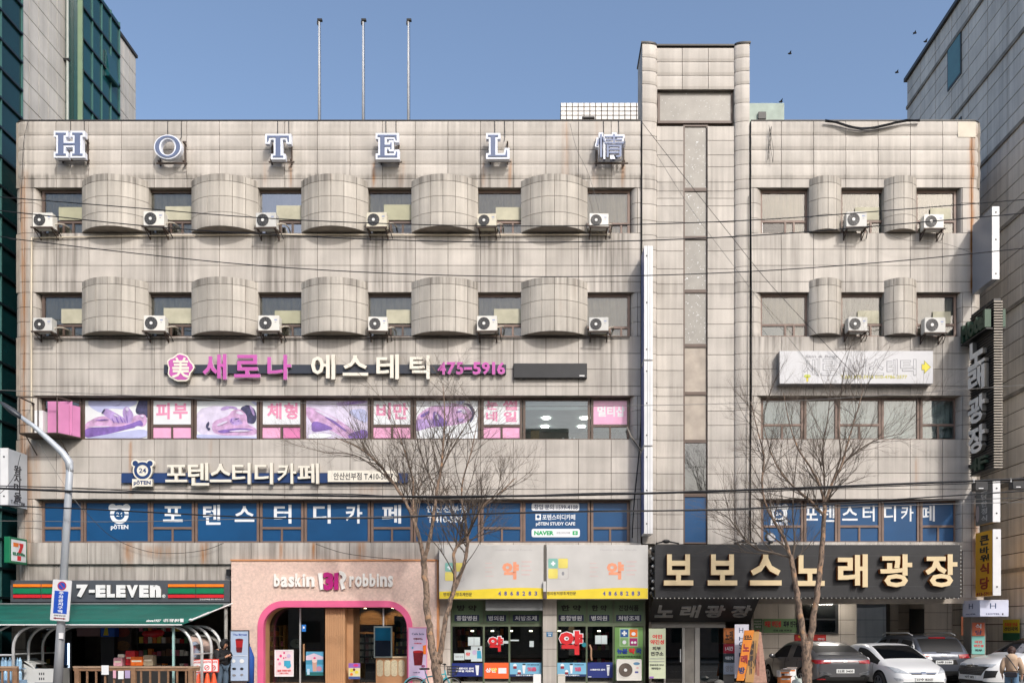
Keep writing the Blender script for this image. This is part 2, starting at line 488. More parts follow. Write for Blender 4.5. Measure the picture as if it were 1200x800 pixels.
cornerR = [[(xr - RC + RC * math.sin(math.pi / 2 * i / 6), RC - RC * math.cos(math.pi / 2 * i / 6)) for i in range(7)]] + [[(xr, RC), (xr, .5)]] + [[(xr, .5 + k), (xr, 1.5 + k)] for k in range(9)]
XLW0, XLW1 = xl + RC, X(751)
XRW0, XRW1 = X(880), xr - RC
def rows(*pys): return sorted(Z(p) for p in pys)
PAR = rows(142, 158.5, 175.5, 192.5, 209.5); PARB = rows(209.5, 220)
BA = rows(273, 292, 311, 330); BAB = rows(330, 342.5)
BB = rows(394, 414, 432.5, 452.5); BBB = rows(452.5, 463.5)
BC = rows(514.5, 535, 554, 573); BCB = rows(573, 584.5)
BD = rows(635.5, 661)
wall = MB()
for rws, bl in ((PAR, .022), (PARB, 0), (BA, 0), (BAB, 0), (BB, 0), (BBB, 0), (BC, 0), (BCB, 0)):
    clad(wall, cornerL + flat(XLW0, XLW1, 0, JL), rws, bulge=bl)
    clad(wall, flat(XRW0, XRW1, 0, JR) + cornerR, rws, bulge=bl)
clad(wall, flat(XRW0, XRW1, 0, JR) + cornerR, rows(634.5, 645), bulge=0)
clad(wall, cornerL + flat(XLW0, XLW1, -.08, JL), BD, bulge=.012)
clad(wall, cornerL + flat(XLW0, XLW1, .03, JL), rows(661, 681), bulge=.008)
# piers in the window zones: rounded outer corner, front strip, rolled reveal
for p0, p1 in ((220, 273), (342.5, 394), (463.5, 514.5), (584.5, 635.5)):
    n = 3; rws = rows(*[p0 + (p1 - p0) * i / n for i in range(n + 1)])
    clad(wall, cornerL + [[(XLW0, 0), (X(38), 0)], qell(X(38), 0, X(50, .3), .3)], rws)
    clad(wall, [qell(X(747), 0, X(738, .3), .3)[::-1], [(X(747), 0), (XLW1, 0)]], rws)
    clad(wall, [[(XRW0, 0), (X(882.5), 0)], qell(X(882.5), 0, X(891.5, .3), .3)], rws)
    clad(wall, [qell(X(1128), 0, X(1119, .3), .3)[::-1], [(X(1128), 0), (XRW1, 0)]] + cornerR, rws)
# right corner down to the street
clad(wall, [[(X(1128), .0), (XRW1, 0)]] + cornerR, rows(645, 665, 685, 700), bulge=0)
wall.build('wall', hotel)
# concrete behind the panels: spandrels with their soffits
sp = MB()
for x0, x1 in ((xl + .1, XLW1), (XRW0, xr - .1)):
    for p0, p1 in ((142, 220), (273, 342.5), (394, 463.5), (514.5, 584.5), (635.5, 683 if x0 < 0 else 700)):
        sp.box(x0 + .02, x1 - .02, .045, .55, Z(p1) + .004, Z(p0) - .03, CONC)
sp.build('spandrel', hotel)
# tower
TD = .13
tower = MB()
TR0 = rows(51, 67, 83, 98.5, 120, 142); TR1 = rows(142, 158.5, 175.5, 192.5, 210, 221, 239, 258, 275, 292, 312, 330, 342, 360, 377, 394, 414, 432.5, 452.5, 463, 480, 497, 515, 535, 554, 573, 585, 602, 619, 637)
x0, x1, x2, x3 = X(752.5), X(769.5, TD), X(860.5, TD), X(878.5)
lp = [qell(x0 + .10, 0, x1, TD)]; rp = [qell(x3 - .10, 0, x2, TD)[::-1]]
for rw, bl in ((TR0, .02), (TR1, .004)):
    clad(tower, [[(x0, 0)] + lp[0]], rw, bulge=bl)
    clad(tower, [rp[0] + [(x3, 0)]], rw, bulge=bl)
xs = [x1, X(799.5, TD), X(830, TD), x2]
clad(tower, flat(x1, x2, TD, xs), rows(53, 69.5, 85.5, 102), bulge=.02)
TRc = rows(145, 162, 179, 193, 211, 221.5, 230, 239, 258, 276, 292, 313, 331, 342, 360, 378, 394, 414, 432.5, 452.5, 463, 480, 497, 515, 535, 554, 573, 585, 602, 619, 637)
clad(tower, flat(x1, X(801, TD), TD, []), TRc); clad(tower, flat(X(829, TD), x2, TD, []), TRc)
side = [[(x0, 1.2 - .6 * k), (x0, .6 - .6 * k)] for k in range(2)]; clad(tower, side, rows(51, 67, 83, 98.5, 120, 143))
side = [[(x3, .6 * k), (x3, .6 * k + .6)] for k in range(2)]; clad(tower, side, rows(51, 67, 83, 98.5, 120, 143))
tower.box(x0 + .06, x1 + .02, .20, 1.2, Z(690), Z(52), CONC); tower.box(x2 - .02, x3 - .06, .20, 1.2, Z(690), Z(52), CONC)
tower.box(x1 + .03, x2 - .03, .20, 1.15, Z(102) + .02, Z(52.5), CONC)
tower.box(x1 + .03, X(801, TD), .19, .5, Z(690), Z(145), CONC); tower.box(X(829, TD), x2 - .03, .19, .5, Z(690), Z(145), CONC)
tower.box(x1 + .03, x2 - .03, .55, 1.15, Z(220), Z(102) + .01, CONC)
tower.build('tower', hotel)
cp = MB()
FU = Fr((0, 0, 0), (1, 0, 0), (0, 1, 0), (0, 0, 1))
cp.poly([(xl - .015, .5), (xl - .015, RC)] + [(q[0], q[1] - .015) for q in cornerL[-1]] + [(XLW1, -.015), (XLW1, .5)], Z(142), Z(142) + .035, COPING, FU)
cp.poly([(XRW0, -.015)] + [(q[0], q[1] - .015) for q in cornerR[0]] + [(xr + .015, RC), (xr + .015, .5), (XRW0, .5)], Z(142), Z(142) + .035, COPING, FU)
cp.box(xl - .015, xl + .4, .502, 9.6, Z(142), Z(142) + .035, COPING); cp.box(xr - .4, xr + .015, .502, 9.6, Z(142), Z(142) + .035, COPING)
pts = [(x0 - .03, 1.25)] + [(x0 - .03, -.03)] + [(q[0], q[1] - .03) for q in lp[0]] + [(q[0], q[1] - .03) for q in rp[0]] + [(x3 + .03, -.03), (x3 + .03, 1.25)]
cp.poly(pts, Z(51), Z(51) + .05, COPING, Fr((0, 0, 0), (1, 0, 0), (0, 1, 0), (0, 0, 1)))
cp.build('coping', hotel)
# hull: slabs, roof, rear, sides
hull = MB(); INT = M('dim interior plaster', '#8d877e', .9)
for p in (682, 573, 452, 330, 209):
    for a, b in ((xl + .1, x0), (x3, xr - .1)): hull.box(a, b, .56, 9.5, Z(p) - .15, Z(p) + .15, INT)
hull.box(xl + .06, xr - .06, .56, 9.6, Z(146), Z(144), CONC)
hull.box(xl + .06, xr - .06, 9.4, 9.6, 2.9, Z(146) - .01, CONC); hull.box(xl + .06, X(1000), 9.4, 9.6, 0, 2.9, CONC)
hull.box(xl + .055, xl + .2, .56, 9.39, 0, Z(147), CONC); hull.box(xr - .2, xr - .055, .56, 9.39, 2.9, Z(147), CONC)
for px in (735, 900): hull.box(X(px), X(px) + .1, 4.1, 9.39, 2.9, Z(147), INT)
hull.box(xl + .21, xr - .21, 4.4, 4.5, 3.2, Z(147), INT)
hull.build('inner_wall', hotel)

# windows ------------------------------------------------------------
def window(px0, px1, py0, py1, fmat, gmat, mul=(), trans=None, sub=(), y=.3, fw=.075, curtain=None, zfix=None, cd=.22):
    """frame (part) + pane (sub-part); px at the window plane; py as cut by the wall edges at y=0"""
    u0, u1 = X(px0, y), X(px1, y); v0, v1 = (Z(py1) - .0, Z(py0) + .0) if zfix is None else zfix
    m = MB(); D0, D1 = -y - .06, -y + .03
    m.rect(u0, u1, v0, v0 + fw, D0, D1, fmat); m.rect(u0, u1, v1 - fw, v1 - .005, D0, D1, fmat)
    m.rect(u0, u0 + fw, v0 + fw, v1 - fw, D0, D1, fmat); m.rect(u1 - fw, u1, v0 + fw, v1 - fw, D0, D1, fmat)
    zt = Z(trans, y) if trans else v0 + fw
    for q in mul:
        m.rect(X(q, y) - .03, X(q, y) + .03, (zt if trans else v0 + fw), v1 - fw, D0, D1 - .004, fmat)
    if trans: m.rect(u0 + fw, u1 - fw, zt - .035, zt + .035, D0, D1 - .002, fmat)
    for q in sub: m.rect(X(q, y) - .03, X(q, y) + .03, v0 + fw, zt - .035, D0, D1 - .004, fmat)
    f = m.build('window', hotel)
    g = MB(); g.rect(u0 + fw * .5, u1 - fw * .5, v0 + fw * .5, v1 - fw * .5, -y - .02, -y - .008, gmat); p = g.build('pane', hotel); p.parent = f
    if curtain:
        c = MB(); k = 28
        pts = [(u0 + (u1 - u0) * i / k, -y - cd - .025 * math.sin(i * 1.7)) for i in range(k + 1)]
        b = len(c.v)
        for z in (v0 + curtain[1] * (v1 - v0), v0 + curtain[2] * (v1 - v0)):
            for u, w in pts: c.v.append(Vector((u, -w, z)))
        for i in range(k): c.f.append((b + i, b + i + 1, b + k + 2 + i, b + k + 1 + i)); c.m.append(curtain[0])
        q = c.build('curtain', hotel); q.parent = f
    return f
CURT = [M('brown curtain', '#a09d93', .9), M('grey curtain', '#b2b0a8', .9), M('cream blind', '#c9c4a8', .8), M('pale blind', '#d8cdbb', .8)]
rnd = random.Random(3)
CREAM = M('cream window panel', '#b3b09b', .7, var=.2)
for row, (p0, p1) in enumerate(((220, 273), (342.5, 394))):
    for i, (a, b) in enumerate(WIN5):
        a2, b2 = (a - 4, b + 4) if i else (a, b + 4)
        if i == 5: b2 = 738
        tr = (p1 - 15) if i < 5 else (p1 - 13)
        gm = SKYGL if (row == 0 and i == 2) else UPGL
        f = window(a2, b2, p0, p1, DARKF if i < 4 else BROWNF, gm, mul=(), trans=tr + 3, sub=((a + b) / 2 + 2, (b - 10)), curtain=(CURT[i % 2] if i < 5 else CURT[3], (0, .12, .05, .2, .0, .0)[(i + row * 2) % 6] if i < 5 else 0, 1.0), y=.2, cd=.08)
        if i < 5:                                           # flat pale panel over part of the glass behind the condenser
            m = MB(); m.rect(X(a + 19 + (i * 7 + row * 3) % 5, .17), X(b + 2, .17), Z(p1 - 15, .17), Z(p1 - 30 - (i * 5 + row * 2) % 4, .17), -.175, -.162, CREAM if (i + row) % 3 else M('dull olive window panel', '#a3a289', .6))
            q = m.build('board', hotel); q.parent = f
    for i, (a, b) in enumerate(((890, 946), (984, 1036), (1072, 1120))):
        f = window(a, b, p0, p1, BROWNF, UPGL, trans=p1 - 13, sub=(a + 30, b - 16), curtain=(CURT[3] if i == 0 else CURT[1], 0, 1), y=.2, cd=.08)
        if i:  # flat pale panel over part of the glass here too
            m = MB(); m.rect(X(a + 18 + row * 3, .17), X(b - 6, .17), Z(p1 - 15, .17), Z(p1 - 31 + i, .17), -.175, -.162, CREAM)
            q = m.build('board', hotel); q.parent = f
# third floor strip
PINKF = M('pink window film', '#d77fae', .3, coat=.3)
PINKL = M('light pink film', '#e9a9cb', .35, coat=.3)
BLUEF = M('blue window film', '#0a4a7a', .4, coat=.08, var=.14, scale=1.2)
BLUEP = M('blue film lower pane', '#0e5788', .35, coat=.15, var=.2)
T3, B3 = 463.5, 514.5
strip3 = [(97, 176, 0), (177, 227, 1), (228, 304, 0), (305, 355, 1), (356, 434, 0), (435, 484, 1), (485, 563, 0), (564, 612, 1), (613, 691.5, 0), (692.5, 737.5, 1)]
for a, b, k in strip3:
    if k: window(a, b, T3, B3, DARKF, CLEARGL, trans=499, sub=((a + b) / 2,))
    else: window(a, b, T3, B3, DARKF, CLEARGL)
window(50, 96, T3, B3, DARKF, CLEARGL, mul=(72,))
for a, b, k in ((891.5, 941, 1), (942, 981, 0), (981.6, 1032, 1), (1032.6, 1077, 0), (1078, 1120, 1)):
    window(a, b, T3, B3, BROWNF, CLEARGL, trans=498 if k else None, sub=((a + b) / 2,) if k else (), curtain=(M('white roller blind', '#cfd6d4', .8), .12 if k else .0, 1.0))
strip2 = [(50, 98, 1), (98.6, 176.5, 0), (177, 228, 1), (229, 304, 0), (305, 356, 1), (357, 434, 0), (435, 484, 1), (485, 563, 0), (564, 612.5, 1), (613, 691.5, 0), (692.5, 737.5, 1)]
for a, b, k in strip2:
    window(a, b, 584.5, 635.5, BROWNF, BLUEF, trans=618.5 if k else None, sub=((a + b) / 2,) if k else ())
for a, b, k in ((891.5, 941, 1), (942, 981, 0), (981.6, 1032, 1), (1032.6, 1077, 0), (1078, 1120, 1)):
    window(a, b, 584.5, 635.5, BROWNF, BLUEF, trans=616.5 if k else None, sub=((a + b) / 2,) if k else ())
# tower windows
FROST = M('peeling frosted film', '#8f8e8a', .35, var=.2, coat=.2)
def peel_mat():
    m = M('peeling window film', '#8d8a83', .3, var=.15, coat=.3); n, l = m.node_tree.nodes, m.node_tree.links
    b = n['Principled BSDF']; tc = n.new('ShaderNodeTexCoord')
    v = n.new('ShaderNodeTexNoise'); v.inputs['Scale'].default_value = 15; v.inputs['Detail'].default_value = 7; v.inputs['Roughness'].default_value = .7
    l.new(tc.outputs['Object'], v.inputs['Vector'])
    r = n.new('ShaderNodeMapRange'); r.inputs[1].default_value = .625; r.inputs[2].default_value = .64; l.new(v.outputs[0], r.inputs[0])
    src = b.inputs['Base Color'].links[0].from_socket
    mx = n.new('ShaderNodeMix'); mx.data_type = 'RGBA'; l.new(r.outputs[0], mx.inputs[0]); l.new(src, mx.inputs[6]); mx.inputs[7].default_value = (.8, .82, .84, 1)
    l.new(mx.outputs[2], b.inputs['Base Color']); return m
PEEL = peel_mat()
TANB = M('tan inner blind', '#a3988b', .5, coat=.3, var=.25)
window(770.5, 859.5, 103, 145, DARKF, PEEL, y=.26, zfix=(Z(145, .26), Z(103, .26)))
cuts = [147, 222.5, 279, 341.5, 405, 461, 517, 580, 637]
for i in range(8):
    gm = [PEEL, PEEL, PEEL, PEEL, TANB, TANB, glass('stair glass', (.45, .47, .47), .12), BLUEF][i]
    window(800.5, 829.5, cuts[i], cuts[i + 1], DARKF, gm, y=.22, fw=.05, zfix=(Z(cuts[i + 1], .22), Z(cuts[i], .22)))
# bays
def bay(pxc, w_px, py0, py1, d, ncol):
    xc, hw = X(pxc), w_px / 2 / 38
    R = (hw * hw + d * d) / (2 * d); a = math.asin(min(1, hw / R))
    pts = [(xc + R * math.sin(-a + 2 * a * i / (ncol * 4)), R - d - R * math.cos(-a + 2 * a * i / (ncol * 4))) for i in range(ncol * 4 + 1)]
    segs = [pts[i * 4:i * 4 + 5] for i in range(ncol)]
    segs = [[(xc - hw, .34), (xc - hw, 0)]] + segs + [[(xc + hw, 0), (xc + hw, .34)]]
    zt, zb = Z(py0), Z(py1) + .004
    hh = zt - zb; rw = [zb, zb + hh * .27, zb + hh * .575, zb + hh * .865, zt]
    sd = rnd.random() * 50
    def fn(x, y, z):
        t = (z - zb) / hh
        nz = .5 + .5 * mnoise.noise((x * 3 + sd, z * .5, sd)); n2 = .5 + .5 * mnoise.noise((x * 9 + sd, z * .8, sd))
        d_ = .10 + .25 * nz * n2
        if t > .865: d_ += .26 + .45 * n2 * nz
        elif t > .6: d_ += .22 * n2 * (t - .6) / .26
        if t < .12: d_ += .2 * (1 - t / .12)
        return d_, (.35 * max(0, n2 - .72) * 2 if t > .3 else 0)
    m = MB(); clad(m, segs, rw, BAYT, gap=.014, fn=fn, step=.1, dz=.1)
    out = [(xc - hw + .03, .34), (xc - hw + .03, 0)] + [(q[0] * .97 + xc * .03, q[1] + .045) for q in pts] + [(xc + hw - .03, 0), (xc + hw - .03, .34)]
    m.poly(out, zb + .006, zt - .012, CONC, Fr((0, 0, 0), (1, 0, 0), (0, 1, 0), (0, 0, 1)))
    m.build('bay', hotel)
for p0, p1 in ((212.5, 273), (331, 394)):
    for c in (135, 263.3, 392, 521, 649.5): bay(c, 78, p0, p1, .47, 6)
    for c in (967, 1055): bay(c, 38, p0 - 2, p1, .28, 4)
# penthouses on the roof
pm = MB(); PT = M('white glazed tile', '#e8e6e2', .3, var=.1)
zz = [Z(142, 3) + .05 + i * ((Z(122, 3) - Z(142, 3)) / 4) for i in range(5)]
clad(pm, [[(X(657, 3) + i * .2, 3), (X(657, 3) + (i + 1) * .2, 3)] for i in range(14)], zz, PT, gap=.03, fn=None)
pm.box(X(657, 3), X(657, 3) + 2.8, 3.05, 6, Z(146), zz[-1] - .01, CONC)
pm.box(X(682, 2), X(697, 2), 2.0, 2.1, Z(138, 2), Z(136.5, 2), BLACK)
pm.box(X(682, 2), X(682, 2) + .04, 2.0, 2.1, Z(146), Z(138, 2), BLACK)
pm.build('penthouse', hotel)
pm = MB(); GRN = M('grey green render', '#a7b5ac', .8, var=.2)
pm.box(X(876, 3), X(919, 3), 3, 6, Z(146), Z(121, 3), GRN); pm.box(X(888, 3), X(897, 3), 2.9, 3, Z(141, 3), Z(133, 3), BLACK)
pm.build('plant_room', hotel)
m = MB(); m.rect(*B(1122.5, 1143.5, 143, 161, -.02), -.01, .03, M('cream patch plate', '#cdc5b4', .6)); m.build('patch_plate', hotel)
# ground floor structure
gf = MB()
clad(gf, [[(xl, 0), (X(30), 0)]], rows(681, 700, 720, 740, 760, 780, 804))
gf.build('corner_pier', hotel)
for a, b in ((513.5, 528), (636, 652.5)):
    gf = MB(); clad(gf, [[(X(a), -.02), (X(b), -.02)]], rows(700, 720, 740, 760, 780, 804), gap=.012)
    gf.box(X(a) + .02, X(b) - .02, .035, .3, 0, 3.1, CONC); gf.build('stone_pillar', hotel)
gf = MB()
STONEG = tile_mat('arcade stone', '#cbc2b6', var=.08, streak=.3)
yb = 1.6
js = [X(884, yb) + i * 1.25 for i in range(-2, 3)]
clad(gf, flat(X(872, yb), X(1004, yb), yb, [X(912, yb), X(958, yb), X(985, yb)]), rows(*[ 700 - 8, 725, 743, 760, 775, 790, 803]), STONEG, fn=None)
clad(gf, [[(X(1004, yb), yb), (X(1004, yb), yb + 2)], [(X(1004, yb), yb + 2), (X(1004, yb), yb + 4)]], rows(690, 720, 745, 770, 803), STONEG, fn=None)
clad(gf, flat(X(1050, 4.2), X(1140, 4.2), 4.2, [X(1066, 4.2), X(1083, 4.2), X(1110, 4.2)]), [0, .6, 1.2, 1.8, 2.4, 3.0], STONEG, fn=None)
clad(gf, [[(X(1043, 3.2), 3.2), (X(1053, 3.2), 3.2)]], [0, .7, 1.4, 2.1, 2.75], STONEG, fn=None)
gf.box(X(1043, 3.2) + .02, X(1053, 3.2), 3.26, 3.6, 0, 2.75, CONC)
gf.rect(*B(1066, 1083, 713, 742, 4.17), -4.18, -4.15, BLACK)
gf.box(X(884, yb), X(1004, yb), yb + .06, yb + .3, 0, 3.0, CONC)
gf.build('arcade_wall', hotel)
m = MB(); clad(m, [[(7 + i * 1.5, 14), (8.5 + i * 1.5, 14)] for i in range(7)], [-.1, .7, 1.5, 2.3, 3.1], STONEG, fn=None); m.box(7.02, 17.5, 14.06, 14.2, -.1, 3.1, CONC); m.build('yard_wall', label='stone yard wall behind the car park passage', cat='wall')
m = MB()
m.box(X(880), xr - .02, .02, .5, 2.58, 2.775, M('arcade beam', '#aaa196', .8, var=.2)); m.box(X(880), xr - .02, .5, 9.4, 2.72, 2.8, M('arcade ceiling', '#c5bcb0', .9, var=.2))
m.box(X(966, .9), X(990, .9), .9, 1.05, 2.60, 2.72, M('lit arcade lamp', (1, .95, .88), .4, var=0, emit=18))
m.build('arcade_ceiling', hotel)
m = MB(); m.rect(*B(934, 982, 705, 742, yb - .02), -yb, -yb + .05, BLACK)
f = m.build('window', hotel); m = MB(); m.rect(*B(937, 979, 707, 724, yb - .07), -yb + .05, -yb + .06, UPGL); m.rect(*B(937, 979, 726, 740, yb - .07), -yb + .05, -yb + .06, UPGL); p = m.build('pane', hotel); p.parent = f
# corner pillar with a square base
m = MB(); m.box(X(1138), X(1155), 0, .5, GY, 2.58, tile_mat('pillar stone', '#9b9288', streak=.3)); m.build('corner_pillar', hotel)
# floors and rooms behind the shops
m = MB(); FLR = M('shop floor', '#77716a', .5, var=.2)
m.box(xl + .2, X(884), -.0, 9.3, -.14, .0, FLR); m.build('shop_floor', hotel)
m = MB(); DK = M('dim shop wall', '#6f6860', .8, var=.3)
m.box(xl + .2, X(884), 3.4, 3.5, .001, 3.1, DK)
for px in (270, 512.5, 762, 883): m.box(X(px), X(px) + .08, .3, 3.39, .001, 3.05, DK)
m.build('shop_partition', hotel)
# ------------------------------------------------------------------ neighbouring towers
TEAL = M('teal curtain glass', '#18484e', .15, var=.3, scale=.25, spec=.35)
TEALD = M('dark teal glass', '#10363a', .15, var=.4, scale=.3, spec=.35)
MULL = M('dark mullion', '#122126', .4); GRNF = M('pale green frame', '#7d9479', .5, var=.1)
LNT = tile_mat('grey granite cladding', '#cbc7c0', var=.07, streak=.3)
RNT = tile_mat('blue grey granite cladding', '#ddd6cc', var=.09, streak=.3, dirtcol=(.12, .11, .10))
lx = -17.25
def lnd(px): return (lx * 1026 / (px - VPX)) - DC             # depth on the left tower's side wall at a pixel column
left = thing('office_tower', 'tall grey granite tower with teal glass bays at the left edge', 'building', (lx - 5, 5, 0))
ytop = 10.2; zt_ = 26.1
m = MB(); rws = [i * .745 for i in range(0, 36)]; rws = [r for r in rws if r < zt_] + [zt_]
ya, yb_, yc, yd = lnd(22.5), lnd(77), lnd(129), ytop
def ysplit(a, b, s):
    n = max(1, round((b - a) / s)); return [a + (b - a) * i / n for i in range(n + 1)]
fnl = lambda x, y, z: (.10 + .12 * max(0, mnoise.noise((y * .4, z * .15, 2))), 0)
for a, b in ((ya, yb_), (yc, yd)):
    ys = ysplit(a, b, .58)
    clad(m, [[(lx, ys[i + 1]), (lx, ys[i])] for i in range(len(ys) - 1)][::-1] if False else [[(lx, ys[i]), (lx, ys[i + 1])] for i in range(len(ys) - 1)], rws, LNT, gap=.03, fn=fnl, step=.6, dz=.8)
clad(m, [[(lx - i * .6, ytop), (lx - (i + 1) * .6, ytop)] for i in range(0, 1)], rws, LNT, fn=None) if False else None
m.box(lx - 14, lx - .04, -1.5, ytop - .02, 0, zt_ - .05, M('granite core', '#a19e99', .8))
m.build('wall', left)
m = MB(); m.box(lx - 14, lx + .06, -1.5, ytop + .06, zt_, zt_ + .12, COPING); m.build('coping', left)
def curtain(y0, y1, out, zs, mat, ny, name='curtain_wall'):
    m = MB(); m.box(lx - .02, lx + out, y0, y1, 0, zt_ - .06, mat); f = m.build(name, left)
    k = MB()
    for i in range(ny + 1):
        y = y0 + (y1 - y0) * i / ny; k.box(lx + out, lx + out + .05, y - .018, y + .018, 0, zt_ - .06, M('teal mullion', '#3d6a66', .5))
    for z in zs: k.box(lx + out + .001, lx + out + .07, y0, y1, z - .035, z + .035, MULL)
    q = k.build('mullion', left); q.parent = f
    return f
curtain(-1.5, ya - .02, .08, [i * .93 for i in range(0, 28)], TEALD, 3)
curtain(yb_ + .45, yc, .35, [i * 1.16 + .3 for i in range(0, 23)], TEAL, 4)
m = MB(); m.box(lx - .02, lx + .06, yb_, yb_ + .44, 0, zt_ - .06, M('narrow teal pane', '#1f4a46', .2, spec=.6)); m.build('curtain_wall', left)
m = MB(); m.box(lx + .24, lx + .40, yb_ + .36, yb_ + .46, 0, zt_ - .06, GRNF); m.build('corner_post', left)
m = MB(); m.tube([(lx + .12, yb_ - .1, z) for z in (0, zt_)], .05, M('drain pipe grey', '#9aa19c', .5), 8)
for i in range(9): m.box(lx - .01, lx + .2, yb_ - .16, yb_ - .04, 2 + i * 2.9, 2.08 + i * 2.9, BLACK)
m.build('drain_pipe', left)
for z, k in ((23.2, 1), (18.6, 2)):
    y = lnd(112 if k == 1 else 103); m = MB()
    m.poly([(lx + .36, z), (lx + .36, z + 1.0), (lx + .42, z + 1.0), (lx + .55, z + .06), (lx + .52, z)], -(y + .75), -(y), TEAL); m.build('open_window', left)
# right tower
rx = 14.62
def rnd_(px): return rx * 1026 / (px - VPX) - DC
right = thing('granite_tower', 'tall blue grey granite building with few windows at the right edge', 'building', (rx + 6, 4, 0))
yfar = rnd_(1063); zr = 23.75
m = MB(); pitch = 2.72; rws = []
z = zr; k = 0
while z > 0:
    rws.append(z); z -= .545; k += 1
rws = sorted(rws + [0.0])
ys = ysplit(-.8, yfar, 1.2)
fnr = lambda x, y, z: (.10 + .30 * max(0, mnoise.noise((y * .7, z * .12, 5))), 0)
clad(m, [[(rx, ys[i + 1]), (rx, ys[i])] for i in range(len(ys) - 2, -1, -1)], rws, RNT, gap=.03, fn=fnr, step=.6, dz=.3, th=.04)
clad(m, [[(rx + i * 1.2, -.8), (rx + (i + 1) * 1.2, -.8)] for i in range(0, 8)], rws, RNT, gap=.022, fn=None, step=.6, th=.04)
m.box(rx + .05, rx + 14, -.7, yfar, 0, zr - .05, M('granite core'))
m.build('wall', right)
m = MB(); m.box(rx - .10, rx + 14, -.9, yfar + .1, zr, zr + .14, COPING); m.build('coping', right)
m = MB()
for i in range(8):
    z = zr - 1.1 - pitch * i; m.box(rx - .05, rx - .004, -.8, yfar, z - .06, z + .06, M('dirty string course', '#8b857d', .9, var=.5, scale=2))
m.build('string_course', right)
for i in range(3):
    y0, y1 = rnd_(1127), rnd_(1111); z1 = 22.75 - 3.1 * i
    m = MB(); m.box(rx - .03, rx + .01, y0, y1, z1 - 1.62, z1, MULL); f = m.build('window', right)
    g = MB(); g.box(rx - .036, rx - .031, y0 + .06, y1 - .06, z1 - 1.55, z1 - .06, M('green window glass', '#2c6a66', .08, var=.15, spec=.6)); q = g.build('pane', right); q.parent = f
# buildings across the street, seen only in the reflections
for i, (x0, x1, h, c) in enumerate(((-46, -20, 13, '#8f7a68'), (-19, 2, 17, '#a39a8e'), (3, 20, 11, '#94857a'), (21, 48, 15, '#7e7a78'))):
    t = thing('street_block', ['brown', 'pale grey', 'taupe', 'dark grey'][i] + ' block across the street behind the camera', 'building', ((x0 + x1) / 2, -42, 0))
    m = MB(); m.box(x0, x1, -54, -38, -.15, h, M('opposite render %d' % i, c, .8, var=.2)); m.build('wall', t)
    for r in range(int(h // 3.2)):
        for k in range(int((x1 - x0) // 3)):
            m = MB(); m.box(x0 + .8 + k * 3, x0 + 2.4 + k * 3, -38.05, -37.97, 1 + r * 3.2, 2.6 + r * 3.2, TEALD); m.build('window', t)
# ------------------------------------------------------------------ wall signs of the upper storeys
IVORY = M('ivory sign letter', '#e3ded0', .45, var=.06); IVS = M('ivory letter return', '#a9a497', .5)
PINK = M('magenta sign letter', '#bf5aa8', .4, var=.06); PINKS = M('pale pink letter return', '#d9c3d2', .5)
NAVY = M('navy sign bar', '#1d3a6b', .45, var=.1); SLATE = M('slate sign bar', '#2e3440', .5, var=.1)
BLACKB = M('black sign board', '#26272a', .5, var=.2)
def letters(par, chars, boxes, y0, y1, mat, side, bold=.03, name='letter'):
    """channel letters: one mesh each; boxes in px, y0 back, y1 front (world y)"""
    for ch, (a, b, c, d) in zip(chars, boxes):
        m = MB(); m.text(ch, *B(a, b, c, d, y1), -y0, -y1, mat, bold, side=side)
        m.build(name, par)
def boxed(par, name, px0, px1, py0, py1, y0, y1, mat, side=None, bevel=.008):
    m = MB(); m.rect(*B(px0, px1, py0, py1, y1), -y0, -y1, mat, side=side); return m.build(name, par, bevel=bevel)
def bear(m, px, py, r, y, w0, w1, wmat, bmat, k=38):
    """bear-head emblem: two ears and a ring round a 24"""
    s = (DC + y) / DC / 38; cx, cz = X(px, y), Z(py, y); r *= s
    for q in (-1, 1):
        m.ell(cx + q * r * .74, cz + r * .72, r * .42, r * .42, w0, w1, wmat, n=14)
        if bmat: m.ell(cx + q * r * .74, cz + r * .72, r * .28, r * .28, w1, w1 + .006, bmat, n=14)
    return cx, cz, r

t = thing('wall_sign', 'magenta and ivory beauty salon letters on a long slate bar with phone number', 'wall sign', (X(392), 0, Z(437)))
boxed(t, 'bar', 192, 593, 427, 437.5, -.0, -.10, SLATE)
m = MB(); cx, cz = X(211, -.2), Z(430.5, -.2)
out = []; inn = []
for i in range(28):
    a = 2 * math.pi * i / 28; rr = .40 + .025 * math.sin(5 * a + 1) + .02 * math.cos(7 * a)
    out.append((cx + rr * math.cos(a), cz + rr * 1.08 * math.sin(a))); inn.append((cx + (rr - .045) * math.cos(a), cz + (rr - .045) * 1.08 * math.sin(a)))
m.poly(out, .08, .19, IVORY, side=IVS); m.poly(inn, .19, .2, PINK)
m.text('美', X(201.5, -.2), X(222, -.2), Z(443, -.2), Z(418.5, -.2), .2, .212, IVORY, .02); m.build('round_emblem', t)
letters(t, '새로나', [(237.4, 265.3, 414.7, 444.4), (274.4, 304.7, 415.5, 442), (313.3, 341, 415.5, 444.5)], -.10, -.2, PINK, PINKS, .022)
letters(t, '에스테틱', [(364.5, 392.7, 415, 444.5), (401.6, 431.2, 416, 440), (441, 467.4, 415, 444.2), (480, 503.6, 416, 444)], -.10, -.2, IVORY, IVS, .022)
xs = [513, 523, 535.5, 546, 554.5, 565, 575, 584, 592.5]
letters(t, '475-5916', [(513, 522.5, 424, 438.5), (523.5, 534, 424, 438.5), (534.5, 543, 424, 438.5), (543.5, 553, 430, 433), (554, 563.5, 424, 438.5), (564.5, 574, 424, 438.5), (576.6, 580.2, 424, 438.5), (582.5, 592, 424, 438.5)], -.10, -.17, PINK, PINKS, .03)

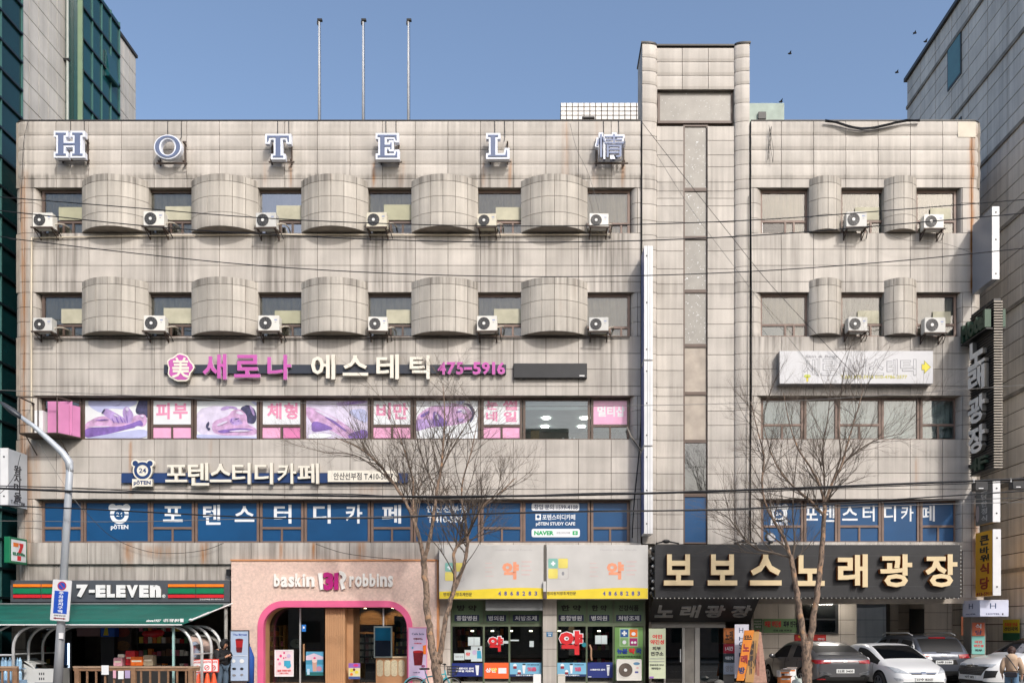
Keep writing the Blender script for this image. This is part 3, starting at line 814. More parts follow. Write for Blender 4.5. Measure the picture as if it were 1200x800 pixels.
t = thing('wall_sign', 'ivory letters and bear emblem of the study cafe on a dark blue bar', 'wall sign', (X(310), 0, Z(565)))
boxed(t, 'bar', 142, 478, 554, 565.5, 0, -.10, NAVY)
m = MB(); y = -.2
cx, cz, r = bear(m, 167, 551, 11.6, y, .08, .19, IVORY, NAVY)
m.ell(cx, cz, r, r, .08, .194, IVORY, side=IVS); m.ring(cx, cz, r * .58, r * .86, .193, .203, NAVY)
m.text('24', cx - r * .36, cx + r * .36, cz - r * .24, cz + r * .24, .193, .2, NAVY, .015)
u0, u1, v0, v1 = B(155, 178.7, 561, 569.5, y); m.rect(u0, u1, v0, v1, .10, .21, IVORY, side=IVS); m.poly([(u0, v0 - .06), (u0 + .12, v0 - .002), (u0, v0 - .002)], .1, .21, IVORY)
m.text('pŏTEN', u0 + .05, u1 - .05, v0 + .02, v1 - .04, .21, .218, NAVY, .025); m.build('bear_emblem', t)
letters(t, '포텐스터디카페', [(193.7, 219.2, 544.3, 564.5), (220.2, 244.8, 542, 568.5), (245.8, 271, 543, 564.5), (272, 293.6, 542, 567), (298.4, 319.8, 542, 567), (325, 347, 542.5, 566.5), (348.7, 373.7, 542.5, 566.5)], -.10, -.2, IVORY, IVS, .018)
m = MB(); m.rect(*B(384, 466, 551, 564.3, -.16), .1, .16, IVORY, side=IVS); m.text('안산선부점 T.410-5097', *B(391, 461, 553.5, 562, -.16), .16, .166, M('dark print', '#2a2a30', .6), .012); m.build('phone_plate', t)

t = thing('wall_sign', 'blank black sign board right of the magenta salon letters', 'wall sign', (X(645), 0, Z(442)))
boxed(t, 'board', 602, 688, 425.5, 442.5, 0, -.14, BLACKB)
m = MB(); m.rect(*B(679, 685, 439.5, 440.7, -.14), .14, .144, WHITE); m.rect(*B(612, 616, 442.5, 444, -.1), .05, .1, BLACK); m.build('maker_plate', t)

LIGHTBOX = M('white lightbox face', '#c3c4c7', .4, var=.05)
GREYT = M('grey print', '#8c8d92', .5); YEL = M('yellow print', '#e0cf3a', .5); OLIVE = M('olive print', '#b3ad4c', .5)
t = thing('lightbox_sign', 'long pale grey lightbox with a yellow arrow above the right third floor windows', 'wall sign', (X(1002), 0, Z(451)))
m = MB(); m.rect(*B(913.5, 1093.5, 411, 449.5, -.32), 0.01, .32, LIGHTBOX, side=M('lightbox frame', '#77777a', .4)); m.build('cabinet', t, bevel=.01)
m = MB()
for ch, (a, b) in zip('새로나에스테틱', [(941, 959), (962, 981), (984, 999), (1000, 1015), (1018, 1036), (1039, 1052), (1055, 1074)]):
    m.text(ch, *B(a, b, 420.5, 440, -.325), .32, .324, GREYT, .030); m.text(ch, *B(a + .8, b - .8, 421.3, 439.2, -.325), .324, .327, LIGHTBOX, .006)
m.text('Skin & Body', *B(943, 982, 416, 420, -.32), .32, .326, GREYT, .015, shear=.3)
m.text('T.031.475-5916 010-4786-2577', *B(985, 1063, 439.5, 443.5, -.32), .32, .326, OLIVE, .02)
m.build('lettering', t)
m = MB(); y = -.325
m.poly([(X(a, y), Z(b, y)) for a, b in ((1080, 426.5), (1083, 426.5), (1083, 422), (1091, 430), (1083, 438), (1083, 433.5), (1080, 433.5))], .32, .327, M('grey green outline', '#8d8f4a', .5))
m.poly([(X(a, y), Z(b, y)) for a, b in ((1080.5, 427), (1083.5, 427), (1083.5, 423.3), (1090, 430), (1083.5, 436.7), (1083.5, 433), (1080.5, 433))], .327, .33, YEL)
m.build('arrow', t)
m = MB(); m.ell(X(946, y), Z(440.5, y), .10, .05, .32, .327, M('leaf green print', '#b9c04c', .5)); m.rect(X(945, y), X(947, y), Z(447, y), Z(441.5, y), .32, .327, YEL); m.build('tree_emblem', t)

# roof letters ---------------------------------------------------------
def offset(pts, d):
    n = len(pts); a = sum(pts[i][0] * pts[(i + 1) % n][1] - pts[(i + 1) % n][0] * pts[i][1] for i in range(n))
    if a < 0: pts = pts[::-1]
    res = []
    for i in range(n):
        p, q, r = Vector(pts[i - 1]), Vector(pts[i]), Vector(pts[(i + 1) % n])
        e1, e2 = (q - p).normalized(), (r - q).normalized()
        n1, n2 = Vector((e1.y, -e1.x)), Vector((e2.y, -e2.x)); k = (n1 + n2); k = k / max(k.dot(n1), .35)
        res.append((q.x + k.x * d, q.y + k.y * d))
    return res
SERIF = {
 'H': [(0, 0), (.40, 0), (.40, .11), (.31, .11), (.31, .45), (.69, .45), (.69, .11), (.60, .11), (.60, 0), (1, 0), (1, .11), (.91, .11), (.91, .89), (1, .89), (1, 1), (.60, 1), (.60, .89), (.69, .89), (.69, .56), (.31, .56), (.31, .89), (.40, .89), (.40, 1), (0, 1), (0, .89), (.09, .89), (.09, .11), (0, .11)],
 'T': [(.25, 0), (.75, 0), (.75, .10), (.62, .10), (.62, .89), (.88, .89), (.93, .70), (1, .70), (1, 1), (0, 1), (0, .70), (.07, .70), (.12, .89), (.38, .89), (.38, .10), (.25, .10)],
 'E': [(0, 0), (1, 0), (1, .28), (.92, .28), (.86, .11), (.38, .11), (.38, .46), (.62, .46), (.64, .36), (.72, .36), (.72, .68), (.64, .68), (.62, .57), (.38, .57), (.38, .89), (.84, .89), (.90, .74), (.97, .74), (.97, 1), (0, 1), (0, .89), (.13, .89), (.13, .11), (0, .11)],
 'L': [(0, 0), (1, 0), (1, .34), (.92, .34), (.86, .11), (.40, .11), (.40, .89), (.55, .89), (.55, 1), (0, 1), (0, .89), (.14, .89), (.14, .11), (0, .11)]}
RIM = M('white letter rim', '#dfe4ef', .4, var=.04); FACEB = M('slate blue letter face', '#626e8c', .4, var=.1); FACEG = M('silver blue letter face', '#7a86a4', .4)
STEEL = M('rusty steel bracket', '#4a3d35', .7, var=.3)
lab = {'H': 'slate blue serif letter H with white rim, first of the roof letters', 'O': 'slate blue letter O with white rim on the parapet', 'T': 'slate blue serif letter T with white rim on the parapet',
       'E': 'slate blue serif letter E with white rim on the parapet', 'L': 'slate blue serif letter L with white rim on the parapet', '情': 'silver faced Chinese character with pale rim at the right end of the roof letters'}
for ch, (a, b, c, d) in {'H': (64.5, 97, 155, 182.5), 'O': (180, 212.5, 157.5, 186), 'T': (312.5, 339, 158.5, 184.5), 'E': (442, 466, 157.5, 184.5), 'L': (571.5, 595, 157.5, 184), '情': (697, 733, 155, 186)}.items():
    y = -.42; u0, u1, v0, v1 = B(a, b, c, d, y)
    t = thing('roof_letter', lab[ch], 'sign letter', ((u0 + u1) / 2, 0, v0), 'hotel letters along the parapet')
    m = MB(); f = MB()
    if ch == 'O':
        cu, cv = (u0 + u1) / 2, (v0 + v1) / 2; ru, rv = (u1 - u0) / 2, (v1 - v0) / 2
        def oring(M_, ro, ri, so, w0, w1, mat):
            n = 30; vs = []
            for i in range(n):
                q = 2 * math.pi * i / n
                for r_, ru_, w in ((0, ri, w1), (1, ro, w1), (1, ro, w0), (0, ri, w0)):
                    vs.append(FACADE(cu + (ru_[0]) * math.cos(q), cv + ru_[1] * math.sin(q), w))
            M_.add(vs, [(4 * i + j, 4 * i + (j + 1) % 4, 4 * ((i + 1) % n) + (j + 1) % 4, 4 * ((i + 1) % n) + j) for i in range(n) for j in range(4)], mat)
        oring(m, (ru, rv), (ru * .50, rv * .66), 0, .24, .40, RIM); oring(f, (ru * .90, rv * .90), (ru * .62, rv * .76), 0, .40, .42, FACEB)
    elif ch == '情':
        m.text(ch, u0, u1, v0, v1, .24, .40, RIM, .045); f.text(ch, u0 + .05, u1 - .05, v0 + .05, v1 - .05, .40, .42, FACEG, .0)
    else:
        pts = [(u0 + x * (u1 - u0), v0 + z * (v1 - v0)) for x, z in SERIF[ch]]
        m.poly(offset(pts, .05), .24, .40, RIM); f.poly(offset(pts, -.012), .40, .42, FACEB)
    m.build('rim', t); f.build('face', t)
    k = MB()
    for u in (u0 + .06, u1 - .02):
        k.box(u - .02, u + .02, -.24, -.03, v0 + .02, v0 + .06, STEEL); k.box(u - .02, u + .02, -.24, -.03, v1 - .14, v1 - .10, STEEL)
        k.box(u - .018, u + .018, -.10, -.062, v0 - .05, v1 - .02, STEEL)
    k.box(u0, u1 + .1, -.238, -.205, v0 - .055, v0 - .015, STEEL)
    k.build('bracket', t)
    for q in (.3, .8):
        w = MB(); uu = u0 + (u1 - u0) * q
        w.tube([(uu, -.2, v1 - .1), (uu + .02, -.05, v1 + .12), (uu + .01, -.035, Z(143)), (uu, .1, Z(142) + .06)], .010, BLACK, 5); w.build('feed_cable', t)

# window film lettering and posters --------------------------------------
WFILM = M('white film lettering', '#e4e8ec', .4, var=.03)
def filmletters(label, chars, boxes, bold=.012, y=.30, group=None):
    t = thing('window_lettering', label, 'window lettering', (X(boxes[0][0]), y, Z(boxes[0][3])), group)
    for ch, bx in zip(chars, boxes):
        m = MB(); m.text(ch, *B(*bx, y), -.307, -.302, WFILM, bold); m.build('letter', t)
    return t
def filmbear(label, px, py, r, badge):
    t = thing('window_emblem', label, 'emblem', (X(px), .3, Z(py + 20))); y = .3
    m = MB(); cx, cz, rr = bear(m, px, py, r, y, -.307, -.3035, WFILM, None)
    m.ring(cx, cz, rr * .58, rr, -.307, -.302, WFILM); m.rect(cx - rr * 1.1, cx + rr * 1.1, cz - rr * .1, cz + rr * .04, -.3022, -.300, BLUEF) if badge is None else None
    m.text('24', cx - rr * .34, cx + rr * .34, cz - rr * .22, cz + rr * .22, -.307, -.302, WFILM, .012); m.build('bear_head', t)
    m = MB(); u0, u1, v0, v1 = B(px - 10, px + 10.5, py + 12.7, py + 18.6, y)
    if badge:
        m.rect(u0 + .02, u1, v0 + .06, v1 + .15, -.306, -.302, WFILM); m.text('pŏTEN', u0 + .06, u1 - .04, v0 + .08, v1 + .1, -.302, -.299, BLUEF, .02)
    else: m.text('pŏTEN', u0, u1, v0, v1 + .03, -.306, -.302, WFILM, .03)
    m.build('lettering', t)
filmbear('white bear head emblem on the left end of the long blue window band', 139.8, 602.4, 11, None)
filmletters('seven widely spaced white characters on the long blue window band of the study cafe', '포텐스터디카페', [(191, 214, 592.7, 611), (238, 258.4, 591, 614.5), (275, 298, 592.5, 611), (321, 341.5, 591, 613), (367, 387.5, 591, 613), (405, 424.5, 591, 613), (447.5, 470, 591, 613)], .022)
t = thing('window_lettering', 'small white branch name and phone number on the blue window behind the left tree', 'window lettering', (X(520), .3, Z(612)))
m = MB(); m.text('안산선부점', *B(500, 547, 591.7, 600, .3), -.307, -.302, WFILM, .015); m.text('T.410-5097', *B(501, 547, 604.5, 612, .3), -.307, -.302, WFILM, .02); m.build('lettering', t)
t = thing('window_lettering', 'white contact panel with a green search box on the blue window above the pharmacy', 'window lettering', (X(651), .3, Z(629)))
m = MB(); y = .3; DPR = M('dark print', '#2a2a30', .6); GRNP = M('green print', '#19a55f', .5)
m.rrect(*B(623, 679, 589.3, 598, y), .06, -.307, -.303, WFILM); m.text('창업 문의 1599-4108', *B(626, 677, 590.6, 596.8, y), -.303, -.300, M('navy print', '#223a66', .5), .012)
m.text('포텐스터디카페', *B(635.5, 674, 602.3, 608.8, y), -.307, -.302, WFILM, .02); m.rect(*B(627.5, 634, 602, 609, y), -.307, -.303, WFILM); m.ell(X(630.7, y), Z(605, y), .05, .05, -.303, -.300, BLUEF, n=10)
m.text('pŏTEN STUDY CAFE', *B(628, 674, 611, 616.2, y), -.307, -.302, WFILM, .03)
m.rrect(*B(623, 679.5, 619.2, 629, y), .06, -.307, -.303, WFILM); m.text('NAVER', *B(626, 649, 621.6, 626.6, y), -.303, -.300, GRNP, .05); m.text('포텐스터디카페', *B(652, 668, 622.6, 625.4, y), -.303, -.300, GREYT, .01)
m.rect(*B(671, 677, 621.8, 626.4, y), -.303, -.300, GRNP); m.ring(X(674, y), Z(624.1, y), .02, .035, -.300, -.298, WFILM, n=10)
m.build('contact_panel', t)
filmbear('white bear head emblem on the right hand blue window band', 912.5, 601.5, 10, True)
filmletters('seven white characters on the short blue window band right of the tower', '포텐스터디카페', [(942, 958.5, 593, 609.5), (961, 979, 592, 611), (987, 1005, 593, 609.5), (1011, 1025, 592, 610.5), (1036, 1050, 592, 610.5), (1056, 1070.5, 592, 610.5), (1078, 1095.5, 592, 610.5)], .016)

PAPER = M('poster paper white', '#dfe3e6', .5, var=.05); PKT = M('salmon pink poster print', '#de8fb0', .5, var=.05)
def wposter(label, chars, a, b, boxes, base=PAPER, ink=PKT, p0=466.5, p1=497, name='window_poster'):
    t = thing(name, label, 'window poster', (X((a + b) / 2), .3, Z(p1)), 'treatment posters in the third floor windows')
    m = MB(); m.rect(*B(a + 1, b - 1, p0, p1, .3), -.306, -.300, base); m.build('sheet', t)
    m = MB()
    for ch, bx in zip(chars, boxes): m.text(ch, *B(*bx, .3), -.300, -.296, ink, .032)
    m.build('lettering', t)
wposter('white poster with two pink characters beside the hands on leg poster', '피부', 178, 226, [(183, 199, 472, 491), (203, 220, 472.5, 490.5)])
wposter('white poster with two pink characters right of the sleeping woman poster', '체형', 307, 354, [(313, 330, 472, 491), (333, 349, 472, 491)])
wposter('white poster with two pink characters behind the left tree between two purple pictures', '비만', 437, 483, [(441, 458, 472, 491), (461, 478, 472, 491)])
wposter('white poster with four pink characters in two lines', '눈썹네일', 566, 611, [(569.5, 583.5, 468.5, 480), (589, 606, 468.5, 480.5), (569.5, 583, 482, 493.5), (590, 605.5, 482, 494)])
wposter('pink poster with three white characters at the right end of the third floor band', '멀티샵', 694.5, 736.5, [(700, 710, 476, 488), (711.5, 720.5, 476, 488), (722, 732, 476, 488)], base=PINKL, ink=PAPER)
m = MB()
for a, b in ((178.5, 201.5), (203, 225.5), (307.5, 329.5), (332, 354), (437.5, 458.5), (461, 482.5), (566.5, 586.5), (589, 610.5)):
    m = MB(); m.rect(*B(a, b, 499.5, 513, .3), -.306, -.301, PINKL if a % 2 else PINKF)
    o = m.build('lower_pane_film', hotel)
SK1 = M('lilac skin print', '#b49ad0', .5, var=.4, scale=5); SK2 = M('violet skin print', '#8468b4', .5, var=.4, scale=5); SK3 = M('mauve skin print', '#cda7cf', .5, var=.4, scale=5); SK4 = M('pale lilac print', '#d7cfe6', .5, var=.25, scale=4)
HAIRP = M('dark hair print', '#454466', .5, var=.5, scale=9); COAT = M('blue white coat print', '#b7bce0', .5, var=.15, scale=2)
def picture(label, a, b, shapes, base=PAPER, p0=466.5, p1=513.5):
    t = thing('window_poster', label, 'window poster', (X((a + b) / 2), .3, Z(p1)), 'treatment posters in the third floor windows')
    m = MB(); m.rect(*B(a + .5, b - .5, p0, p1, .3), -.306, -.300, base); m.build('sheet', t)
    w = -.300; m = MB()
    for mat, pts in shapes:
        # smooth the outline
        n = len(pts); q = []
        for i in range(n):
            p_, c_, n_ = pts[i - 1], pts[i], pts[(i + 1) % n]
            for k in (.25, .5, .75):
                t_ = k; A = ((p_[0] + c_[0]) / 2, (p_[1] + c_[1]) / 2); Bm = ((c_[0] + n_[0]) / 2, (c_[1] + n_[1]) / 2)
                q.append(((1 - t_) ** 2 * A[0] + 2 * t_ * (1 - t_) * c_[0] + t_ * t_ * Bm[0], (1 - t_) ** 2 * A[1] + 2 * t_ * (1 - t_) * c_[1] + t_ * t_ * Bm[1]))
        q = [(X(max(a + .6, min(b - .6, u)), .3), Z(max(p0 + .1, min(p1 - .1, v)), .3)) for u, v in q]
        m.poly(q, w, w + .0015, mat); w += .0016
    m.build('picture', t)
g4 = lambda l: [(90 + x / 8, 460 + y / 8) for x, y in l]
picture('purple tinted poster of two hands massaging a lower leg', 98.5, 175.5, [
    (COAT, g4([(90, 50), (580, 50), (560, 110), (500, 130), (440, 160), (300, 140), (230, 200), (110, 130)])),
    (HAIRP, g4([(590, 40), (700, 40), (700, 260), (640, 220), (560, 200), (545, 170)])),
    (SK3, g4([(60, 290), (210, 215), (330, 220), (420, 260), (560, 210), (640, 195), (665, 260), (640, 320), (520, 330), (330, 370), (60, 430)])),
    (SK2, g4([(60, 330), (250, 320), (420, 320), (560, 270), (600, 250), (640, 310), (520, 330), (330, 380), (60, 440)])),
    (SK1, g4([(230, 190), (270, 140), (330, 170), (400, 210), (500, 270), (490, 290), (440, 280), (360, 285), (300, 240)])),
    (SK1, g4([(430, 160), (470, 115), (540, 200), (520, 270), (490, 290), (455, 260), (430, 210)])),
    (SK2, g4([(365, 215), (385, 250), (402, 285), (390, 288), (370, 255)])), (SK2, g4([(405, 215), (425, 250), (440, 282), (430, 285), (410, 255)])), (SK2, g4([(470, 190), (478, 240), (480, 285), (472, 285), (465, 240)])),
    (PAPER, g4([(520, 350), (560, 310), (610, 315), (620, 350), (560, 360)])), (COAT, g4([(60, 430), (400, 370), (670, 330), (680, 440), (60, 440)])), (SK4, g4([(80, 322), (200, 312), (330, 312), (300, 322), (180, 326)])), (SK4, g4([(340, 205), (360, 200), (400, 225), (385, 228)])), (SK4, g4([(455, 150), (480, 130), (495, 170), (470, 175)])), (SK2, g4([(440, 225), (450, 260), (465, 284), (455, 286), (442, 255)])), (SK2, g4([(330, 225), (345, 260), (360, 284), (352, 286), (335, 258)])), (COAT, g4([(300, 60), (420, 60), (410, 110), (350, 130)])), (SK2, g4([(150, 260), (260, 248), (320, 255), (240, 262)])), (HAIRP, g4([(230, 195), (262, 150), (275, 158), (245, 200)])), (SK4, g4([(595, 215), (625, 208), (640, 225), (615, 235)]))])
g5 = lambda l: [(180 + x / 5.4545, 400 + y / 5.4545) for x, y in l]
picture('purple tinted poster of a dark haired woman lying asleep on her folded arms', 228.5, 303.5, [
    (SK4, g5([(264, 430), (420, 400), (560, 470), (672, 560), (672, 625), (264, 625)])),
    (COAT, g5([(600, 362), (640, 362), (672, 420), (640, 400)])),
    (HAIRP, g5([(550, 420), (610, 400), (655, 440), (660, 500), (640, 530), (590, 520), (565, 470)])),
    (SK3, g5([(375, 505), (480, 480), (500, 440), (550, 425), (600, 470), (595, 530), (665, 560), (665, 600), (440, 602), (370, 580)])),
    (SK1, g5([(420, 440), (450, 410), (530, 415), (545, 440), (490, 425), (460, 440)])),
    (SK1, g5([(480, 500), (510, 480), (560, 500), (575, 525), (540, 535), (500, 535)])),
    (SK2, g5([(500, 510), (520, 520), (505, 524)])), (SK2, g5([(535, 500), (555, 512), (538, 512)])),
    (SK2, g5([(390, 570), (560, 550), (665, 565), (560, 570), (440, 590)])), (SK4, g5([(520, 455), (550, 440), (585, 465), (560, 470)])), (HAIRP, g5([(515, 497), (545, 488), (552, 493), (522, 502)])), (SK2, g5([(490, 515), (500, 490), (505, 495), (498, 520)])), (SK4, g5([(400, 530), (470, 505), (480, 512), (410, 545)])), (SK1, g5([(610, 400), (640, 430), (650, 480), (635, 470), (620, 430)])), (SK4, g5([(460, 575), (560, 562), (640, 570), (560, 580)])), (COAT, g5([(264, 590), (400, 600), (600, 606), (672, 612), (672, 625), (264, 625)])), (HAIRP, g5([(330, 540), (355, 505), (360, 530), (345, 550), (370, 555), (355, 575)]))])
g6 = lambda l: [(350 + x / 5.4545, 455 + y / 5.4545) for x, y in l]
picture('purple tinted poster of hands kneading a bare back, partly behind twigs', 357.5, 433.5, [
    (SK3, g6([(40, 110), (120, 130), (260, 200), (380, 290), (400, 325), (300, 325), (200, 260), (100, 250), (40, 160)])),
    (SK2, g6([(80, 210), (130, 210), (240, 260), (160, 270), (80, 285)])), (SK1, g6([(230, 95), (320, 80), (450, 55), (450, 90), (320, 110), (250, 110)])), (SK2, g6([(310, 290), (440, 250), (450, 325), (320, 325)])), (SK4, g6([(130, 62), (220, 62), (200, 120), (120, 100)])), (SK4, g6([(90, 130), (160, 150), (260, 210), (240, 212), (140, 165)])), (SK2, g6([(150, 170), (230, 205), (320, 280), (300, 275), (215, 215)])), (SK2, g6([(280, 105), (340, 92), (400, 80), (350, 100)])), (COAT, g6([(300, 140), (440, 120), (445, 230), (380, 200)])), (PAPER, g6([(60, 290), (160, 285), (230, 300), (160, 322), (60, 322)]))], base=SK4)
picture('purple tinted poster of a woman with a dark hair band, partly behind twigs', 485.5, 562.5, [
    (SK3, g6([(745, 180), (820, 120), (950, 90), (1060, 100), (1120, 160), (1080, 220), (960, 240), (850, 245), (760, 275)])),
    (SK1, g6([(740, 200), (830, 190), (900, 230), (800, 260), (740, 280)])), (SK2, g6([(860, 130), (900, 170), (960, 220), (930, 245), (850, 245)])),
    (HAIRP, g6([(1040, 95), (1100, 95), (1135, 150), (1110, 210), (1085, 225), (1115, 160), (1085, 110)])), (COAT, g6([(1000, 62), (1080, 62), (1040, 110), (1010, 100)])), (SK4, g6([(850, 110), (940, 95), (1010, 105), (930, 112)])), (SK4, g6([(1000, 130), (1050, 125), (1085, 160), (1050, 165)])), (SK2, g6([(1000, 150), (1040, 140), (1050, 146), (1010, 158)])), (SK2, g6([(770, 175), (830, 140), (845, 150), (790, 190)])), (PAPER, g6([(800, 265), (900, 250), (1000, 255), (960, 320), (820, 322)])), (SK4, g6([(870, 150), (890, 170), (900, 205), (880, 190)])), (SK1, g6([(1010, 190), (1060, 190), (1060, 215), (1010, 215)]))])
# room behind the clear third floor window: ceiling, walls, lamps
m = MB(); RB = M('pale blue room paint', '#c9d6d6', .7, var=.1)
u0, u1 = X(596), X(752)
m.box(u0, u1, .6, 5.6, Z(463) - .12, Z(463) - .06, RB); m.box(u0, u1, 5.6, 5.7, Z(512), Z(463), RB); m.box(u0, u0 + .05, .6, 5.6, Z(512), Z(463) - .13, RB); m.box(u1 - .05, u1, .6, 5.6, Z(512), Z(463) - .13, RB)
m.build('consulting_room', hotel)
LAMP = M('lamp glow', (1, .95, .85), .4, var=0, emit=16)
for k, (px, py, y) in enumerate(((640, 485, 2.3), (638.6, 495.5, 3.5), (638, 505.5, 4.8), (684.6, 485.5, 2.3), (681.6, 496, 3.5), (679, 505, 4.8))):
    m = MB(); m.lathe([(.13, 0), (.13, .03)], (X(px, y), y, Z(463) - .155), LAMP, 12)
    m.build('ceiling_lamp', label='small round lit ceiling lamp seen through the clear third floor window', cat='lamp', group='ceiling lamps in the consulting room')
m = MB()
for i in range(7): m.box(X(614.5, .45), X(690.5, .45), .40, .43, Z(466 + i * 2.0, .4) - .055, Z(466 + i * 2.0, .4) - .004, M('pale blind slat', '#c9d5d4', .6))
m.build('window_blind', label='pale half lowered blind in the clear third floor window', cat='window blind')
m = MB(); m.box(X(622, .8), X(632, .8), .7, .95, Z(514), Z(505, .8), M('cardboard', '#b79a74', .8)); m.build('cardboard_box', label='tan cardboard box on the sill inside the clear third floor window', cat='box')
for px, h in ((660, 507), (668, 508), (673, 506.5)):
    m = MB(); m.lathe([(.06, 0), (.07, .1), (.03, .16), (.03, .2)], (X(px, .8), .8, Z(513.5)), WHITE, 10); m.build('bottle', label='small white bottle on the sill of the clear third floor window', cat='bottle', group='bottles on the third floor sill')
# pink balcony cage at the left end
t = thing('balcony_cage', 'small rusty balcony cage lined with pink panels at the left end of the third floor', 'balcony', (X(72), 0, Z(514)))
y1 = -.75; u0, u1 = X(40), X(96); va, vb = Z(514), Z(473)
m = MB()
for (a, b) in (((u0, 0), (u0, y1)), ((u0, y1), (u1 - .35, y1)), ((u1 - .35, y1), (u1 + .0, -.05))):
    for z in (va, vb): m.tube([(a[0], a[1], z), (b[0], b[1], z)], .022, STEEL, 6)
for p in ((u0, y1), (u0, -.02), (u1 - .35, y1), (u0 + .55, y1)): m.tube([(p[0], p[1], va - .02), (p[0], p[1], vb + .02)], .018, STEEL, 6)
m.tube([(u0 + .1, -.02, va - .5), (u0 + .1, y1 + .1, va)], .018, STEEL, 6); m.tube([(u1 - .4, -.02, va - .5), (u1 - .4, y1 + .1, va)], .018, STEEL, 6)
m.build('frame', t)
m = MB(); m.poly([(u0, 0), (u0, y1), (u1 - .35, y1), (u1, 0)], va - .03, va - .005, STEEL, Fr((0, 0, 0), (1, 0, 0), (0, 1, 0), (0, 0, 1))); m.build('floor_plate', t)
PNK = M('pink acrylic panel', '#cf86b2', .35, var=.08)
for a, b in ((u0 + .62, u0 + .98), (u0 + 1.0, u0 + 1.38)):
    m = MB(); m.box(a, b - .015, -.36, -.34, va + .06, vb - .02, PNK); m.build('pink_panel', t)
for k in range(2):
    q0, q1 = Vector((u1 - .35, y1 + .03)).lerp(Vector((u1 - .02, -.06)), k * .5 + .02), Vector((u1 - .35, y1 + .03)).lerp(Vector((u1 - .02, -.06)), k * .5 + .47)
    m = MB(); m.poly([(q0.x, q0.y), (q1.x, q1.y), (q1.x + .02, q1.y), (q0.x + .02, q0.y)], va + .03, vb - .12, PNK, Fr((0, 0, 0), (1, 0, 0), (0, 1, 0), (0, 0, 1))); m.build('pink_panel', t)
m = MB(); m.box(u0 + .3, u0 + .56, -.5, -.2, va + .02, va + .75, WHITE); m.build('cabinet', t)

# blade signs ------------------------------------------------------------
SIGNW = M('white sign cabinet', '#d9dadb', .4, var=.08); GREYF = M('grey sign face', '#8d9196', .45, var=.08)
LEFTF = lambda x: Fr((x, 0, 0), (0, -1, 0), (0, 0, 1), (-1, 0, 0))
RIGHTF = lambda x: Fr((x, 0, 0), (0, 1, 0), (0, 0, 1), (1, 0, 0))
def bolts(m, x0, x1, y, zs):
    for z in zs: m.rect((x0 + x1) / 2 - .02, (x0 + x1) / 2 + .02, z - .02, z + .02, -y, -y + .012, BLACK)
t = thing('blade_sign', 'tall narrow white blade sign of three stacked boxes beside the stair tower', 'blade sign', (X(758), 0, Z(625)))
for a, b in ((288, 421), (423, 521.5), (523.5, 625)):
    m = MB(); x0, x1 = 3.06, 3.32; z0, z1 = Z(b, -.8), Z(a, -.8)
    m.box(x0, x1, -.8, -.08, z0, z1, SIGNW); m.box(x0 + .09, x0 + .105, -.806, -.8, z0, z1, GREYF); m.box(x0 + .17, x0 + .18, -.806, -.8, z0, z1, GREYF); bolts(m, x0, x1 - .1, -.8, [z0 + .3, (z0 + z1) / 2, z1 - .3]); m.build('cabinet', t, bevel=.006)
    m = MB(); fr = LEFTF(x0); m.rect(.1, .78, z0 + .04, z1 - .04, 0, .006, M('blue violet sign print', '#5d6aa0' if a < 500 else '#2d5a90', .4), fr); m.build('printed_face', t)
for z in (Z(300), Z(420), Z(520), Z(610)):
    m = MB(); m.box(3.12, 3.2, -.08, .03, z - .03, z + .03, STEEL); m.build('bracket', t)
t = thing('blade_sign', 'blank grey blade sign with a white edge high on the right corner', 'blade sign', (13.3, 0, 12.0))
m = MB(); m.box(13.22, 13.42, -1.27, -.12, 12.05, 14.16, M('grey sign sheet', '#878b94', .35, var=.05), None); m.build('panel', t)
m = MB(); m.box(13.215, 13.425, -1.31, -1.272, 12.04, 14.17, SIGNW); bolts(m, 13.215, 13.425, -1.31, [12.2, 13.2, 14.0]); m.build('edge_trim', t)
for z in (12.4, 13.8): m = MB(); m.box(13.28, 13.36, -.12, .05, z - .04, z + .04, STEEL); m.build('bracket', t)
t = thing('blade_sign', 'black louvred karaoke blade sign with white characters on the right corner', 'blade sign', (13.2, 0, 6.4))
m = MB(); xa, xb = 13.06, 13.324; LOUV = M('dark louvre slat', '#3a3734', .5, var=.2)
m.box(xa + .03, xb - .03, -1.64, -.3, 6.46, 11.35, BLACK)
nsl = 62
for i in range(nsl):
    z = 6.44 + (11.3 - 6.44) * i / nsl; m.box(xa, xb, -1.67, -.28, z, z + .032, LOUV)
m.build('louvre_panel', t)
m = MB()
for i in range(nsl):
    z = 6.44 + (11.3 - 6.44) * i / nsl; m.box(xa + .005, xb - .005, -1.70, -1.672, z, z + .034, M('taupe louvre edge', '#a39a8e', .5, var=.15))
m.build('edge_trim', t)
